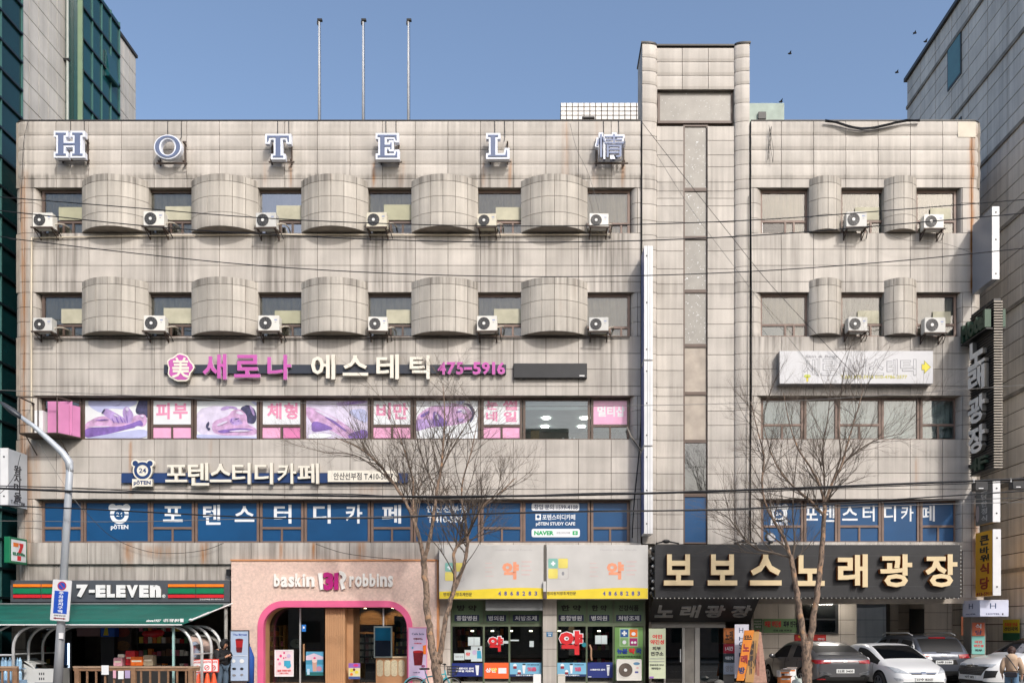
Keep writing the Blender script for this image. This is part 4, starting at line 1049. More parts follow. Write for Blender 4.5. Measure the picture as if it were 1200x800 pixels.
for fr, sg in ((LEFTF(xa), 1), (RIGHTF(xb), -1)):
    for ch, (p0, p1) in zip('노래광장', ((391, 424), (422, 452), (458, 490), (494, 526))):
        m = MB(); u0, u1 = (.42, 1.42) if sg > 0 else (-1.42, -.42)
        z0, z1 = CAMZ + (HY - p1) / 40.2, CAMZ + (HY - p0) / 40.2
        m.text(ch, u0, u1, z0, z1, .0, .13, M('cream neon letter', '#eceae4', .5), .04, fr, side=M('grey letter return', '#75726b', .5)); m.build('letter', t)
    GL = M('dark green letter', '#1f3b2c', .5)
    m = MB(); m.text('Hotel', *( (.15, 1.62) if sg > 0 else (-1.62, -.15)), CAMZ + (HY - 387) / 40, CAMZ + (HY - 366) / 40, .04, .22 if sg > 0 else .12, GL, .05, fr, side=M('dull green letter return', '#31503d', .5)); m.rect(*((.12, 1.66) if sg > 0 else (-1.66, -.12)), CAMZ + (HY - 389.5) / 40, CAMZ + (HY - 388) / 40, .0, .2 if sg > 0 else .1, BLACK, fr); m.build('green_lettering', t)
    m = MB(); m.text('4F', *((.5, 1.4) if sg > 0 else (-1.4, -.5)), CAMZ + (HY - 548) / 40, CAMZ + (HY - 533) / 40, .0, .12, GL, .04, fr); m.build('green_lettering', t)
for z in (6.8, 8.5, 10.5): m = MB(); m.box(13.15, 13.23, -.3, .05, z - .04, z + .04, STEEL); m.build('bracket', t)
def blade(label, x0, x1, ya, yb, z0, z1, face, side, cbox=None):
    t = thing('blade_sign', label, 'blade sign', ((x0 + x1) / 2, 0, z0))
    m = MB(); m.box(x0, x1, ya, yb, z0, z1, face); m.build('cabinet', t)
    m = MB(); m.box(x0 - .008, x1 + .008, ya - .03, ya - .002, z0 - .008, z1 + .008, SIGNW); bolts(m, x0, x1, ya - .03, [z0 + .25, z1 - .25]); m.build('edge_trim', t)
    for z in (z0 + .3, z1 - .3): m = MB(); m.box((x0 + x1) / 2 - .03, (x0 + x1) / 2 + .03, yb, .06, z - .03, z + .03, STEEL); m.build('bracket', t)
    return t
AMB = M('amber sign face', '#efb01c', .45, var=.06); INKB = M('black print', '#1c1a18', .5); INKR = M('red brown print', '#a53420', .5)
z0, z1 = CAMZ + (HY - 697) / 39.75, CAMZ + (HY - 620) / 39.75
t = blade('amber blade sign of a restaurant with black and red characters on the right corner', 13.3, 13.52, -1.17, -.15, z0, z1, AMB, 0)
m = MB(); fr = LEFTF(13.3)
zt = lambda p: CAMZ + (HY - p) / 39.3
for ch, a, b, mat in (('큰', 626, 637.5, INKB), ('바', 639.5, 648, INKB), ('위', 648.5, 657, INKB), ('식', 659, 672, INKR), ('당', 675.5, 690, INKR)):
    m.text(ch, .42, .96, zt(b), zt(a), 0, .006, mat, .035, fr)
m.text('413-5911', .2, 1.1, zt(697), zt(693), 0, .006, INKR, .03, fr); m.build('lettering', t)
z0, z1 = CAMZ + (HY - 611) / 39.75, CAMZ + (HY - 562) / 39.75
t = blade('grey blade sign with faded script above the amber restaurant sign', 13.3, 13.5, -1.17, -.15, z0, z1, M('faded grey sign face', '#77756f', .5, var=.25), 0)
m = MB(); fr = LEFTF(13.3)
for i, ch in enumerate('소담한정식'): m.text(ch, .5, .85, z1 - .28 - i * .22, z1 - .10 - i * .22, 0, .006, M('pale print', '#c9c7bf', .5), .02, fr)
m.ell(.9 - .62, z0 + .35, .1, .25, 0, .005, M('pale pink print', '#b9a9a2', .5), fr); m.build('lettering', t)
z0, z1 = CAMZ + (HY - 591) / 39.6, CAMZ + (HY - 525) / 39.6
t = blade('white blade sign with slanting black characters at the left corner', -16.02, -15.8, -1.07, -.12, z0, z1, M('pale grey sign face', '#b4b9c0', .4, var=.06), 0)
m = MB(); fr = RIGHTF(-15.8)
for i, ch in enumerate('왕자마을'): m.text(ch, -.80, -.42, z1 - .70 - i * .27, z1 - .42 - i * .27, 0, .006, M('dark print', '#2a2a30', .6), .02, fr)
m.text('T.403-1388', -.95, -.25, z0 + .06, z0 + .17, 0, .006, M('dark print'), .012, fr); m.build('lettering', t)
# green framed convenience blade
z0, z1 = CAMZ + (HY - 659) / 39.5, CAMZ + (HY - 628) / 39.5
GREEN = M('green sign frame', '#12704b', .4); ORNG = M('orange print', '#e87722', .5); REDP = M('red print', '#d6262e', .5)
t = thing('blade_sign', 'small green framed blade sign with an orange and red numeral seven at the left corner', 'blade sign', (-15.9, 0, z0))
m = MB(); m.box(-15.98, -15.8, -1.0, -.12, z0, z1, GREEN); m.build('cabinet', t, bevel=.02)
m = MB(); fr = RIGHTF(-15.8); m.rect(-.93, -.19, z0 + .07, z1 - .07, 0, .006, WFILM, fr); m.build('white_face', t)
m = MB(); h = z1 - z0; w0_, w1_ = .006, .012
m.poly([(-.84, z1 - .16), (-.56, z1 - .16), (-.60, z1 - .28), (-.84, z1 - .28)], w0_, w1_, ORNG, fr)
m.poly([(-.55, z1 - .16), (-.34, z1 - .16), (-.34, z1 - .24), (-.46, z1 - .46), (-.62, z1 - .46), (-.50, z1 - .28)], w0_, w1_, REDP, fr)
m.poly([(-.64, z0 + .10), (-.46, z0 + .10), (-.46, z0 + .24), (-.64, z0 + .24)], w0_, w1_, REDP, fr)
m.text('ELEVEn', -.86, -.26, z0 + .25, z0 + .34, w0_, w1_ + .004, GREEN, .05, fr); m.build('numeral_emblem', t)
m = MB(); m.box(-15.93, -15.87, -.12, .05, z0 + .3, z0 + .4, BLACK); m.build('bracket', t)
# ------------------------------------------------------------------ convenience store (left)
FGREY = M('grey fascia', '#4d5157', .45, var=.06); STG = M('green stripe', '#0b7a52', .45); STO = M('orange stripe', '#ee7f1d', .45); STR = M('red stripe', '#d2232c', .45)
t = thing('shop_sign', 'grey fascia sign with green orange and red stripes over the convenience store', 'shop sign', (X(140), 0, Z(705)))
m = MB(); y = -.25; m.rect(*B(12, 269, 679.5, 705, y), -.02, .25, FGREY); m.build('board', t, bevel=.012)
m = MB(); m.rect(*B(12, 269, 704.8, 706.8, -.27), .0, .27, BLACK); m.build('shadow_gap_trim', t)
for a, b in ((15.5, 47.5), (48.8, 80), (197, 229), (230, 262)):
    m = MB()
    for c, d, mm in ((684, 687.3, STO), (688.8, 695, STG), (696.3, 700, STR)): m.rect(*B(a, b, c, d, y - .03), .25, .29, mm)
    m.build('stripe', t)
m = MB()
for ch, a, b, c, d in (('7', 90, 103.5, 684.5, 699.5), ('-', 104.5, 111.5, 690.5, 694), ('E', 112.5, 124, 685, 699.5), ('L', 125.5, 135, 685, 699.5), ('E', 136.5, 147.5, 685, 699.5), ('V', 148.5, 162, 685, 699.5), ('E', 163.5, 174.5, 685, 699.5), ('n', 176, 189, 685, 699.5)):
    m = MB(); m.text(ch, *B(a, b, c, d, y - .05), .25, .32, WHITE, .075, side=M('grey letter return', '#75726b', .5)); m.build('letter', t)
m = MB(); m.text('®', *B(190, 194, 696, 700, y), .25, .256, WHITE, .02); m.text('안산선부점 031-475-2711', *B(234, 262, 700.3, 702.6, y), .25, .256, WHITE, .02); m.build('small_print', t)
# awning
AWN = M('green awning cloth', '#0e6256', .7, var=.18, scale=2, bump=.1, bscale=15)
t = thing('awning', 'green cloth awning stretched out over the convenience store deck', 'awning', (X(130), -1.4, Z(731, -2.8)))
yb, yf = -.30, -2.8; zb, zf = Z(707.5, -.3), Z(727, -2.8)
xa, xb, xc = X(-40, -.3), X(262, -.3), X(224, -2.8)
m = MB(); n = 16
for i in range(n + 1):
    for j in range(7):
        s, q = i / n, j / 6
        x = xa + (xb + (xc - xb) * q - xa) * s; yy = yb + (yf - yb) * q; z = zb + (zf - zb) * q - .05 * math.sin(math.pi * q) * (1 + .3 * math.sin(i * 2.1))
        m.v.append(Vector((x, yy, z)))
for i in range(n):
    for j in range(6): m.f.append((i * 7 + j, i * 7 + j + 1, i * 7 + j + 8, i * 7 + j + 7)); m.m.append(AWN)
o = m.build('canopy', t, smooth=True)
sm = o.modifiers.new('Solidify', 'SOLIDIFY'); sm.thickness = .015
m = MB(); v0, v1 = Z(731.3, -2.82), zf - .01; m.poly([(xa, v0), (xc - .25, v0), (xc - .02, v1 - .02), (xc, v1), (xa, v1)], 2.80, 2.815, AWN); m.rect(xa, xc - .25, v0 - .02, v0 + .01, 2.80, 2.83, WHITE); m.build('valance', t)
m = MB(); m.text('since1927', *B(171, 188, 725.2, 728.2, -2.82), 2.815, 2.82, WHITE, .04, shear=.3); m.text('내가 가장 좋아', *B(191, 209.5, 724.6, 728.4, -2.82), 2.815, 2.82, WHITE, .05, shear=.3); m.rect(*B(211, 215, 724.4, 728.4, -2.82), 2.815, 2.82, WHITE); m.build('lettering', t)
m = MB(); m.tube([(xb - .1, -.25, zb - .1), (xc - .1, yf + .05, zf - .02)], .03, WHITE, 6); m.tube([(xc - .05, yf, zf), (xb + .25, -.28, zb + .02)], .02, WHITE, 6); m.lathe([(.03, -.03), (.07, 0), (.03, .04)], (xc, yf - .02, zf + .02), WHITE, 8); m.build('arm', t)
m = MB(); m.box(X(5), X(272, -.2), -.3, -.12, zb - .06, zb + .03, M('grey roller box', '#8b8f90', .4)); m.build('roller_box', t)
# curved polycarbonate enclosure
ALU = M('white aluminium tube', '#c4c7c8', .4, metal=.3, var=.05); PC = glass('polycarbonate sheet', (.72, .74, .74), .07, .12)
t = thing('glazed_enclosure', 'white tubed enclosure with rounded shoulders and clear sheets in front of the convenience store', 'enclosure', (-12.4, -1.3, 0))
xl_, xr_ = X(15.6, -2.5), X(225, -2.5); zt2 = Z(732, -2.5) - .02; rr = .62
def hoop(y): return [(xl_, y, 0)] + [(xl_ + rr + rr * math.cos(R_(a)), y, zt2 - rr + rr * math.sin(R_(a))) for a in range(180, 89, -15)] + [(xr_ - rr + rr * math.cos(R_(a)), y, zt2 - rr + rr * math.sin(R_(a))) for a in range(90, -1, -15)] + [(xr_, y, 0)]
for y in (-2.5, -1.78, -1.06, -.3):
    m = MB(); m.tube(hoop(y), .042, ALU, 8); m.build('hoop', t, smooth=True)
for x in (xl_, xr_):
    m = MB(); m.tube([(x, -2.5, Z(766, -2.5)), (x, -.3, Z(766, -2.5))], .025, ALU, 6); m.build('rail', t)
    m = MB(); h = hoop(0); h = h[:8] if x < -13 else h[8:]
    b = len(m.v)
    for q in h: m.v += [Vector((q[0], -2.46, q[2])), Vector((q[0], -.3, q[2]))]
    for i in range(len(h) - 1): m.f.append((2 * i, 2 * i + 1, 2 * i + 3, 2 * i + 2)); m.m.append(PC)
    m.build('clear_sheet', t, smooth=True)
m = MB(); m.box(X(202.5, -2.5), X(204.5, -2.5), -2.54, -2.47, 0, zt2, M('aqua post', '#9fc6c2', .4)); m.build('post', t)
m = MB(); x0 = X(-30, -2.5); m.tube([(x0, -2.5, zt2 - .1), (X(0, -2.5), -2.5, zt2 - .12), (X(12, -2.5), -2.5, zt2 + .02)], .035, ALU, 7); m.tube([(X(-30, -2.5), -2.5, Z(767, -2.5)), (xl_, -2.5, Z(767, -2.5))], .03, ALU, 6); m.build('side_hoop', t)
# railing
WOODR = M('weathered brown timber', '#8a6a50', .75, var=.3, scale=8)
def railing(label, x0, x1, y, ztop, n, posts):
    t = thing('railing', label, 'railing', ((x0 + x1) / 2, y, -.15))
    m = MB(); m.box(x0, x1, y - .05, y + .05, ztop - .05, ztop, M('pale timber rail', '#a08770', .7, var=.25)); m.build('top_rail', t)
    m = MB(); m.box(x0, x1, y - .03, y + .03, ztop - .13, ztop - .052, WOODR); m.build('rail', t); m = MB(); m.box(x0, x1, y - .03, y + .03, 0, .08, WOODR); m.build('rail', t)
    for q in posts: m = MB(); m.box(q - .06, q + .06, y - .055, y + .045, -.15, ztop - .052, WOODR); m.build('post', t)
    for i in range(n):
        q = x0 + (x1 - x0) * (i + .5) / n
        if all(abs(q - p) > .1 for p in posts): m = MB(); m.box(q - .022, q + .022, y - .02, y + .02, .08, ztop - .13, WOODR); m.build('baluster', t)
yr = -3.0; zr_ = Z(780, yr)
railing('brown timber railing with paper notices in front of the convenience store', X(86.5, yr), X(234, yr), yr, zr_, 14, [X(91, yr), X(157, yr), X(224, yr)])
railing('short end of a brown timber railing at the left edge', X(-30, yr), X(21, yr), yr, zr_, 7, [X(18.5, yr)])
for lbl, a, b, c, d, mat in (('white paper notice hanging over the top rail of the timber railing', 119, 127.5, 779, 790, PAPER), ('small pink notice taped below the timber rail', 132.5, 136, 785, 794, M('pink paper', '#d9a5b8', .6)), ('white notice taped below the timber rail between two balusters', 138.5, 145, 785.5, 795, PAPER), ('lilac notice taped below the timber rail', 146.5, 152.5, 785, 794, M('lilac paper', '#a99ac0', .6))):
    m = MB(); yy = yr - .075; m.rect(*B(a, b, c, d, yy), -yy, -yy + .006, mat); m.build('notice', label=lbl, cat='notice', group=None)
# store interior behind
SHELF = M('dark shelf metal', '#2b2a2a', .6); GLOSSK = M('black cabinet', '#141416', .3)
t = thing('drinks_fridge', 'dark drinks fridge with a cold blue light strip inside the convenience store', 'fridge', (X(85, .8), .9, 0))
m = MB(); m.box(X(74, .8), X(84, .8), .8, 1.6, 0, 1.75, GLOSSK); m.build('cabinet', t); m = MB(); m.box(X(79, .75), X(80.5, .75), .76, .795, Z(783, .8), Z(753, .8), M('cold light strip', (.75, .85, 1), .4, var=0, emit=1.6)); m.build('light_strip', t)
m = MB(); m.box(X(75, .75), X(78.5, .75), .77, .797, Z(783, .8), Z(753, .8), M('blue fridge glass', '#2f4f7c', .2, emit=.12)); m.build('door', t)
t = thing('cash_machine', 'blue topped cash machine with a yellow emblem inside the convenience store', 'cash machine', (X(126, .3), .5, 0))
m = MB(); m.box(X(118, .3), X(134, .3), .3, .9, 0, Z(746, .3), M('dark machine body', '#23242b', .4)); m.build('body', t)
m = MB(); m.box(X(118, .2), X(134, .2), .2, .9, Z(745.5, .3), Z(733.5, .3), M('blue machine top', '#1d57b8', .4)); m.build('top', t); m = MB(); m.poly([(X(121, .19), Z(744, .2)), (X(127, .19), Z(744, .2)), (X(126, .19), Z(735, .2)), (X(123, .19), Z(735, .2))], -.2, -.19, M('yellow emblem', '#c0b030', .4)); m.build('emblem', t)
def freezer(x0, x1, y0, y1):
    t = thing('chest_freezer', 'white chest freezer with sliding glass lid under the awning', 'freezer', ((x0 + x1) / 2, (y0 + y1) / 2, 0))
    z1 = Z(783, y0); zb_ = Z(772, y0)
    m = MB(); xm = x0 + (x1 - x0) * .42
    pts = [(x0, 0), (x1, 0), (x1, z1), (xm, z1), (xm - .1, z1 + .14), (xm - .28, zb_ - .06), (xm - .5, zb_), (x0, zb_)]
    m.poly(pts, -y1, -y0, M('white freezer body', '#c9cccb', .35, var=.05)); m.build('body', t, bevel=.012)
    m = MB(); m.poly([(xm, z1 + .01), (x1, z1 + .01), (x1, z1 + .09), (xm + .02, z1 + .13)], -y1 + .05, -y0 - .02, glass('freezer lid glass', (.5, .55, .55), .15)); m.build('lid', t)
    m = MB()
    for i in range(2):
        for j in range(3): m.rect(xm + .12 + j * .06, xm + .15 + j * .06, z1 - .18 - i * .14, z1 - .11 - i * .14, -y0, -y0 + .004, DPR)
    m.rect(xm, x1, z1 - .40, z1 - .385, -y0, -y0 + .004, GREYT); m.build('label_print', t)
    return t
freezer(X(24, -2.0), X(64, -2.0), -2.0, -1.2)
m = MB(); BLUB = M('clear blue bottle', '#9cc3e0', .2, coat=.5)
for r in range(2):
    for i in range(6):
        m = MB(); x = X(2 + i * 4.2, -2.35); zb_ = .35 + r * .33; m.lathe([(.045, 0), (.05, .03), (.05, .2), (.02, .27), (.02, .3)], (x, -2.3 - .03 * (i % 2), zb_), BLUB, 8); m.build('water_bottle', label='clear blue water bottle stacked beside the chest freezer at the left edge', cat='bottle', group='water bottles at the left edge')
m = MB(); m.box(X(-4, -2.3), X(27, -2.3), -2.45, -2.1, 0, .345, M('pale blue crate', '#8fb0cf', .5, var=.2)); m.box(X(-4, -2.3), X(27, -2.3), -2.4, -2.15, .652, .676, M('pale blue crate')); m.build('bottle_rack', label='pale blue rack holding water bottles at the left edge', cat='rack')
PCOL = [('red', '#b3202a'), ('orange', '#d9772b'), ('yellow', '#cfb23f'), ('pink', '#c46a80'), ('white', '#cfcac0'), ('brown', '#6d4a33'), ('green', '#3f6b45')]
def shelves(label, x0, x1, y, zs, where, packs=True, n=9, depth=.35, mat=SHELF, h=(.12, .24)):
    t = thing('display_shelf', label, 'shelf', ((x0 + x1) / 2, y + depth / 2, 0))
    m = MB(); m.box(x0, x1, y + depth, y + depth + .03, 0, zs[-1] + .5, mat); m.build('back_panel', t)
    for x in (x0, x1 - .03): m = MB(); m.box(x, x + .03, y, y + depth - .002, 0, zs[-1] + .5, mat); m.build('side_panel', t)
    for z in zs:
        m = MB(); m.box(x0 + .032, x1 - .032, y, y + depth - .003, z - .03, z, mat); m.build('shelf_board', t)
        if packs:
            k = n
            for i in range(k):
                nm, c = PCOL[rnd.randrange(len(PCOL))]; w = (x1 - x0 - .1) / k
                xx = x0 + .05 + i * w; hh = rnd.uniform(*h)
                q = MB(); bx = w * .42; cx = xx + w / 2
                q.poly([(cx - bx, z + .001), (cx + bx, z + .001), (cx + bx * .94, z + hh * .5), (cx + bx, z + hh), (cx - bx, z + hh), (cx - bx * .94, z + hh * .5)], -y - .2, -y - .03, M(nm + ' packet', c, .45, var=.25, scale=12))
                q.build('packet', label='%s packet %s' % (nm, where), cat='packet', group='%s packets %s' % (nm, where))
shelves('dark snack shelf behind the right part of the convenience store enclosure', X(160, .6), X(222, .6), .6, [.5, .95, 1.35, 1.72], 'on the dark snack shelf of the convenience store', n=11)
shelves('low dark goods shelf near the convenience store entrance', X(25, 1.2), X(60, 1.2), 1.2, [.6, 1.05, 1.5, 1.9], 'on the goods shelf behind the chest freezer', n=6)
for lbl, a, b, c, d, col, yy in (('pink and white gift box piled on the counter behind the timber railing', 133, 143, 770, 780, '#d7a0ac', -1.6), ('red bag of snacks on the counter behind the timber railing', 147, 158, 762, 779, '#c0222c', -1.5), ('orange gift box on the counter behind the timber railing', 153, 167, 769, 779.5, '#dd6a22', -1.65), ('beige basket on the counter behind the timber railing', 168, 179, 767, 779.5, '#9d8f78', -1.6), ('small white tub on the counter behind the timber railing', 138, 146, 766, 770, '#d8d4cc', -1.5)):
    m = MB(); u0, u1, v0, v1 = B(a, b, c, d, yy); m.rrect(u0, u1, v0, v1, .03, -yy - .25, -yy, M(lbl[:12] + ' print', col, .5, var=.25, scale=14)); m.rect(u0 + .03, u1 - .03, (v0 + v1) / 2 - .02, (v0 + v1) / 2 + .03, -yy, -yy + .004, M('pale band print', '#e2d9c4', .5)); m.build('gift_box', label=lbl, cat='box', bevel=.01)
m = MB(); m.box(X(131, -1.4), X(200, -1.4), -1.7, -1.1, Z(782, -1.5), Z(779.6, -1.5), M('counter top', '#8b8378', .5)); m.box(X(131, -1.4), X(200, -1.4), -1.65, -1.15, 0, Z(782, -1.5) - .002, SHELF); m.build('counter', label='dark display counter behind the timber railing', cat='counter')
for px, py, r in ((172, 742, .12), (181, 742, .16), (186, 741, .14)):
    m = MB(); m.sphere((X(px, .2), .2, Z(py, .2)), r, M('red inflatable', '#c41f28', .35, coat=.3), 12, 8, (1.3, .7, .8)); m.tube([(X(px, .2), .2, Z(py, .2) + r * .8), (X(px, .2), .2, 2.9)], .006, BLACK, 4); m.build('hanging_decoration', label='red inflatable hanging from the convenience store ceiling', cat='decoration', group='red decorations hanging in the convenience store')
t = thing('food_poster', 'large dim food poster with two round dishes on the convenience store back wall', 'poster', (X(145, .5), .5, Z(765, .5)))
m = MB(); m.rect(*B(134, 154, 732, 766, .5), -.52, -.5, M('poster maroon', '#3d302c', .6)); m.build('sheet', t)
for py, c in ((740, '#7d2f22'), (756, '#6c4a25')): m = MB(); m.ell(X(144, .5), Z(py, .5), .22, .16, -.5, -.495, M('dish print %d' % py, c, .5, var=.5, scale=25)); m.build('dish_print', t)
m = MB(); m.rect(*B(90, 117, 733, 745, .9), -.95, -.9, M('dull pink banner', '#8a6d70', .6)); m.build('hanging_banner', label='dull pink banner under the convenience store ceiling', cat='banner')
# drain pipe and power box between the stores
m = MB(); m.tube([(X(265, -.1), -.12, 0), (X(265, -.1), -.12, Z(706))], .055, M('grey plastic pipe', '#a8a8a4', .5), 10); m.tube([(X(265), -.12, Z(706)), (X(265), -.12, Z(704)), (X(270), -.12, Z(702.5))], .055, M('grey plastic pipe'), 10); m.build('drain_pipe', label='grey plastic drain pipe between the convenience store and the pink ice cream shop', cat='pipe')
m = MB(); m.rect(*B(265, 269.5, 666.5, 674, -.15), 0, .15, BLACK); m.build('junction_box', label='small black junction box left of the pink shop front', cat='junction box')

# ------------------------------------------------------------------ ice cream shop front
BRW = M('speckled pink stucco', '#e2c6b8', .85, var=.16, scale=16, bump=.6, bscale=70); BRP = M('bright pink frame', '#e0658f', .45, var=.05); TANW = M('tan timber lining', '#b98d66', .6, var=.12); TANO = M('orange tan cap', '#c88a5c', .6)
yf = -.28
t = thing('shopfront', 'speckled pink stucco shop front with a bright pink rounded arch frame', 'shop front', (X(391), 0, 0))
u0, u1, vb_, vt = X(271, yf), X(512, yf), -.0, Z(657, yf)
def arch(px0, px1, py0, r):
    a, b, c = X(px0, yf), X(px1, yf), Z(py0, yf)
    return [(a, 0.0)] + [(a + r - r * math.cos(R_(q)), c - r + r * math.sin(R_(q))) for q in range(0, 91, 9)] + [(b - r + r * math.sin(R_(q)), c - r + r * math.cos(R_(q))) for q in range(0, 91, 9)] + [(b, 0.0)]
ao, ai = arch(302, 483.5, 703.5, .80), arch(309, 477, 711, .62)
m = MB(); m.poly([(u0, 0), (u0, vt), (u1, vt), (u1, 0)] + ao[::-1], .06, .28, BRW); m.build('stucco_wall', t)
m = MB(); m.rect(u0 - .02, u1 + .03, vt, vt + .05, -.05, .31, TANO); m.rect(u1 - .002, u1 + .05, 0, vt - .002, -.02, .30, TANO); m.build('cap_trim', t)
m = MB()
for i in range(len(ao) - 1):
    m.add([FACADE(*ao[i], .31), FACADE(*ao[i + 1], .31), FACADE(*ai[i + 1], .31), FACADE(*ai[i], .31), FACADE(*ai[i], .1), FACADE(*ai[i + 1], .1), FACADE(*ao[i], .28), FACADE(*ao[i + 1], .28)], [(3, 2, 1, 0), (4, 5, 2, 3), (6, 0, 1, 7)], BRP)
m.build('arch_frame', t)
m = MB()
for i in range(len(ai) - 1):
    m.add([FACADE(*ai[i], .1), FACADE(*ai[i + 1], .1), FACADE(*ai[i + 1], -.35), FACADE(*ai[i], -.35)], [(0, 3, 2, 1)], TANW)
m.build('lining', t)
m = MB(); m.rect(X(309, yf), X(477, yf), -.0, .12, -.33, .20, TANW); m.rect(X(334, yf), X(384, yf), -.15, -.005, .2, .9, M('stone step', '#a8a098', .8)); m.build('sill', t)
m = MB(); xa, xb = X(381, -.05), X(404, -.05); zt3 = Z(711, yf) - .02
m.rect(xa, xb, .12, zt3, -.35, .02, TANW)
for i in range(10): m.rect(xa + (xb - xa) * i / 10 + .008, xa + (xb - xa) * (i + 1) / 10 - .008, .12, zt3 - .04, .02, .05, M('ribbed tan timber', '#c2956d', .55, var=.1))
m.poly([(xb, .12), (xb + .38, .12), (xb + .38, zt3), (xb, zt3)], -.36, -.30, TANW); m.build('ribbed_pillar', t)
yg = .30
m = MB(); m.rect(X(309, yg), X(351.5, yg), .12, zt3, -yg - .01, -yg, SHOPGL); m.build('glass_pane', t)
m = MB(); u0_, u1_ = X(353, yg), X(380, yg); m.rect(u0_, u1_, .06, zt3, -yg - .012, -yg, SHOPGL); d = m.build('glass_door', t)
m = MB(); m.tube([(u0_ + .1, yg - .08, Z(774, yg)), (u0_ + .1, yg - .08, Z(754, yg))], .028, M('wooden door handle', '#a7805c', .5), 8); q = m.build('handle', t); q.parent = d
m = MB(); m.rect(u0_ - .05, u0_ - .005, .02, zt3, -yg - .03, -yg + .03, ALU); m.rect(u0_, u1_, .0, .075, -yg - .03, -yg + .03, ALU); q = m.build('door_frame', t); q.parent = d
m = MB(); m.rect(X(414, yg), X(477, yg), .12, zt3, -yg - .01, -yg, SHOPGL); m.build('glass_pane', t)
t = thing('shop_sign', 'white rounded letters with a magenta monogram on the pink stucco', 'shop sign', (X(390), -.28, Z(692)))
WL = M('white shop letter', '#efece6', .45, var=.04)
for ch, a, b, c, d in (('b', 321, 328, 672, 687), ('a', 329, 337, 675, 687.5), ('s', 338, 345, 675, 687.5), ('k', 346, 353, 671.5, 687), ('i', 354.5, 357.5, 672, 687), ('n', 359, 368.5, 675, 687), ('r', 409.5, 415, 674.5, 687), ('o', 416, 424, 674.5, 687.5), ('b', 425, 432, 671.5, 687), ('b', 433, 440, 671.5, 687), ('i', 441.5, 444, 671.5, 687), ('n', 445.5, 453.5, 674.5, 687), ('s', 454.5, 460.5, 674, 687.5)):
    m = MB(); m.text(ch, *B(a, b, c, d, yf - .07), .285, .36, WL, .035); m.build('letter', t)
MAG = M('magenta monogram', '#b81d7a', .45)
y = yf - .08; pz = lambda l: [(X(300 + a / 4, y), Z(600 + b / 4, y)) for a, b in l]
m = MB(); m.poly(pz([(290, 285), (310, 282), (318, 360), (300, 362)]), .285, .36, WL); m.build('monogram', t)
m = MB(); m.text('3', *B(378.5, 391, 670, 691, y), .285, .36, MAG, .06); m.build('monogram', t)
m = MB(); m.poly(pz([(366, 284), (385, 282), (385, 362), (366, 362)]), .285, .36, MAG); m.build('monogram', t)
m = MB(); m.ring(X(398.5, y), Z(675.7, y), .07, .185, .285, .36, WL, n=12, a0=-85, a1=100); m.poly(pz([(392, 322), (404, 316), (417, 356), (402, 362)]), .285, .361, WL); m.build('monogram', t)
# inside the ice cream shop
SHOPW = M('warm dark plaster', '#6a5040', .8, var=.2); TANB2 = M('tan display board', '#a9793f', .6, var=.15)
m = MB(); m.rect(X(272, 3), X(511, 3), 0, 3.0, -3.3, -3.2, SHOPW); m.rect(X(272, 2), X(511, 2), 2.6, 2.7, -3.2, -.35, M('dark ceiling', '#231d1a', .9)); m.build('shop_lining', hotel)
t = thing('display_shelf', 'tan timber display shelf at the left window of the ice cream shop', 'shelf', (X(318, 1), 1.1, 0))
for px in (313, 320, 327, 332): m = MB(); m.box(X(px, 1), X(px, 1) + .04, 1, 1.35, .12, Z(732, 1), TANB2); m.build('upright', t)
for py in (733, 745, 757, 768, 779): m = MB(); m.box(X(313, 1), X(333, 1), .99, 1.34, Z(py, 1) - .02, Z(py, 1) + .01, TANB2); m.build('shelf_board', t)
for i, (px, py) in enumerate(((316, 745), (323, 745), (316, 757), (329, 757), (316, 779), (323, 779), (329, 779), (316, 768))):
    m = MB(); nm, c = PCOL[i % 5]; m.lathe([(.06, 0), (.09, .12), (.08, .14), (.02, .16)], (X(px + 1, 1.1), 1.12, Z(py, 1) + .012), M(nm + ' packet', c, .45, var=.25, scale=12), 10); m.build('tub', label='small %s tub on the tan display shelf of the ice cream shop' % nm, cat='tub', group='%s tubs on the tan shelf' % nm)
def poster(name, label, px0, px1, py0, py1, y, base, shapes, cat='poster', thick=.012, legs=False, frame=None):
    t = thing(name, label, cat, (X((px0 + px1) / 2, y), y, Z(py1, y)))
    m = MB(); m.rect(*B(px0, px1, py0, py1, y), -y - thick, -y, base)
    m.build('sheet', t)
    if frame:
        f = MB(); u0, u1, v0, v1 = B(px0, px1, py0, py1, y)
        f.rect(u0 - .03, u1 + .03, v1, v1 + .03, -y - thick, -y + .01, frame); f.rect(u0 - .03, u1 + .03, v0 - .03, v0, -y - thick, -y + .01, frame); f.rect(u0 - .03, u0, v0, v1, -y - thick, -y + .01, frame); f.rect(u1, u1 + .03, v0, v1, -y - thick, -y + .01, frame); f.build('frame', t)
    if shapes:
        m = MB(); w = -y
        for s in shapes:
            k = s[0]
            if k == 'r': m.rect(*B(*s[1], y), w, w + .002, s[2])
            elif k == 'e': cx, cy, r1, r2 = s[1]; m.ell(X(cx, y), Z(cy, y), r1 / 38, r2 / 38, w, w + .002, s[2], n=16)
            elif k == 'p': m.poly([(X(a, y), Z(b, y)) for a, b in s[1]], w, w + .002, s[2])
            elif k == 't': m.text(s[3], *B(*s[1], y), w, w + .002, s[2], s[4] if len(s) > 4 else .03)
            w += .0016
        m.build('print', t)
    return t
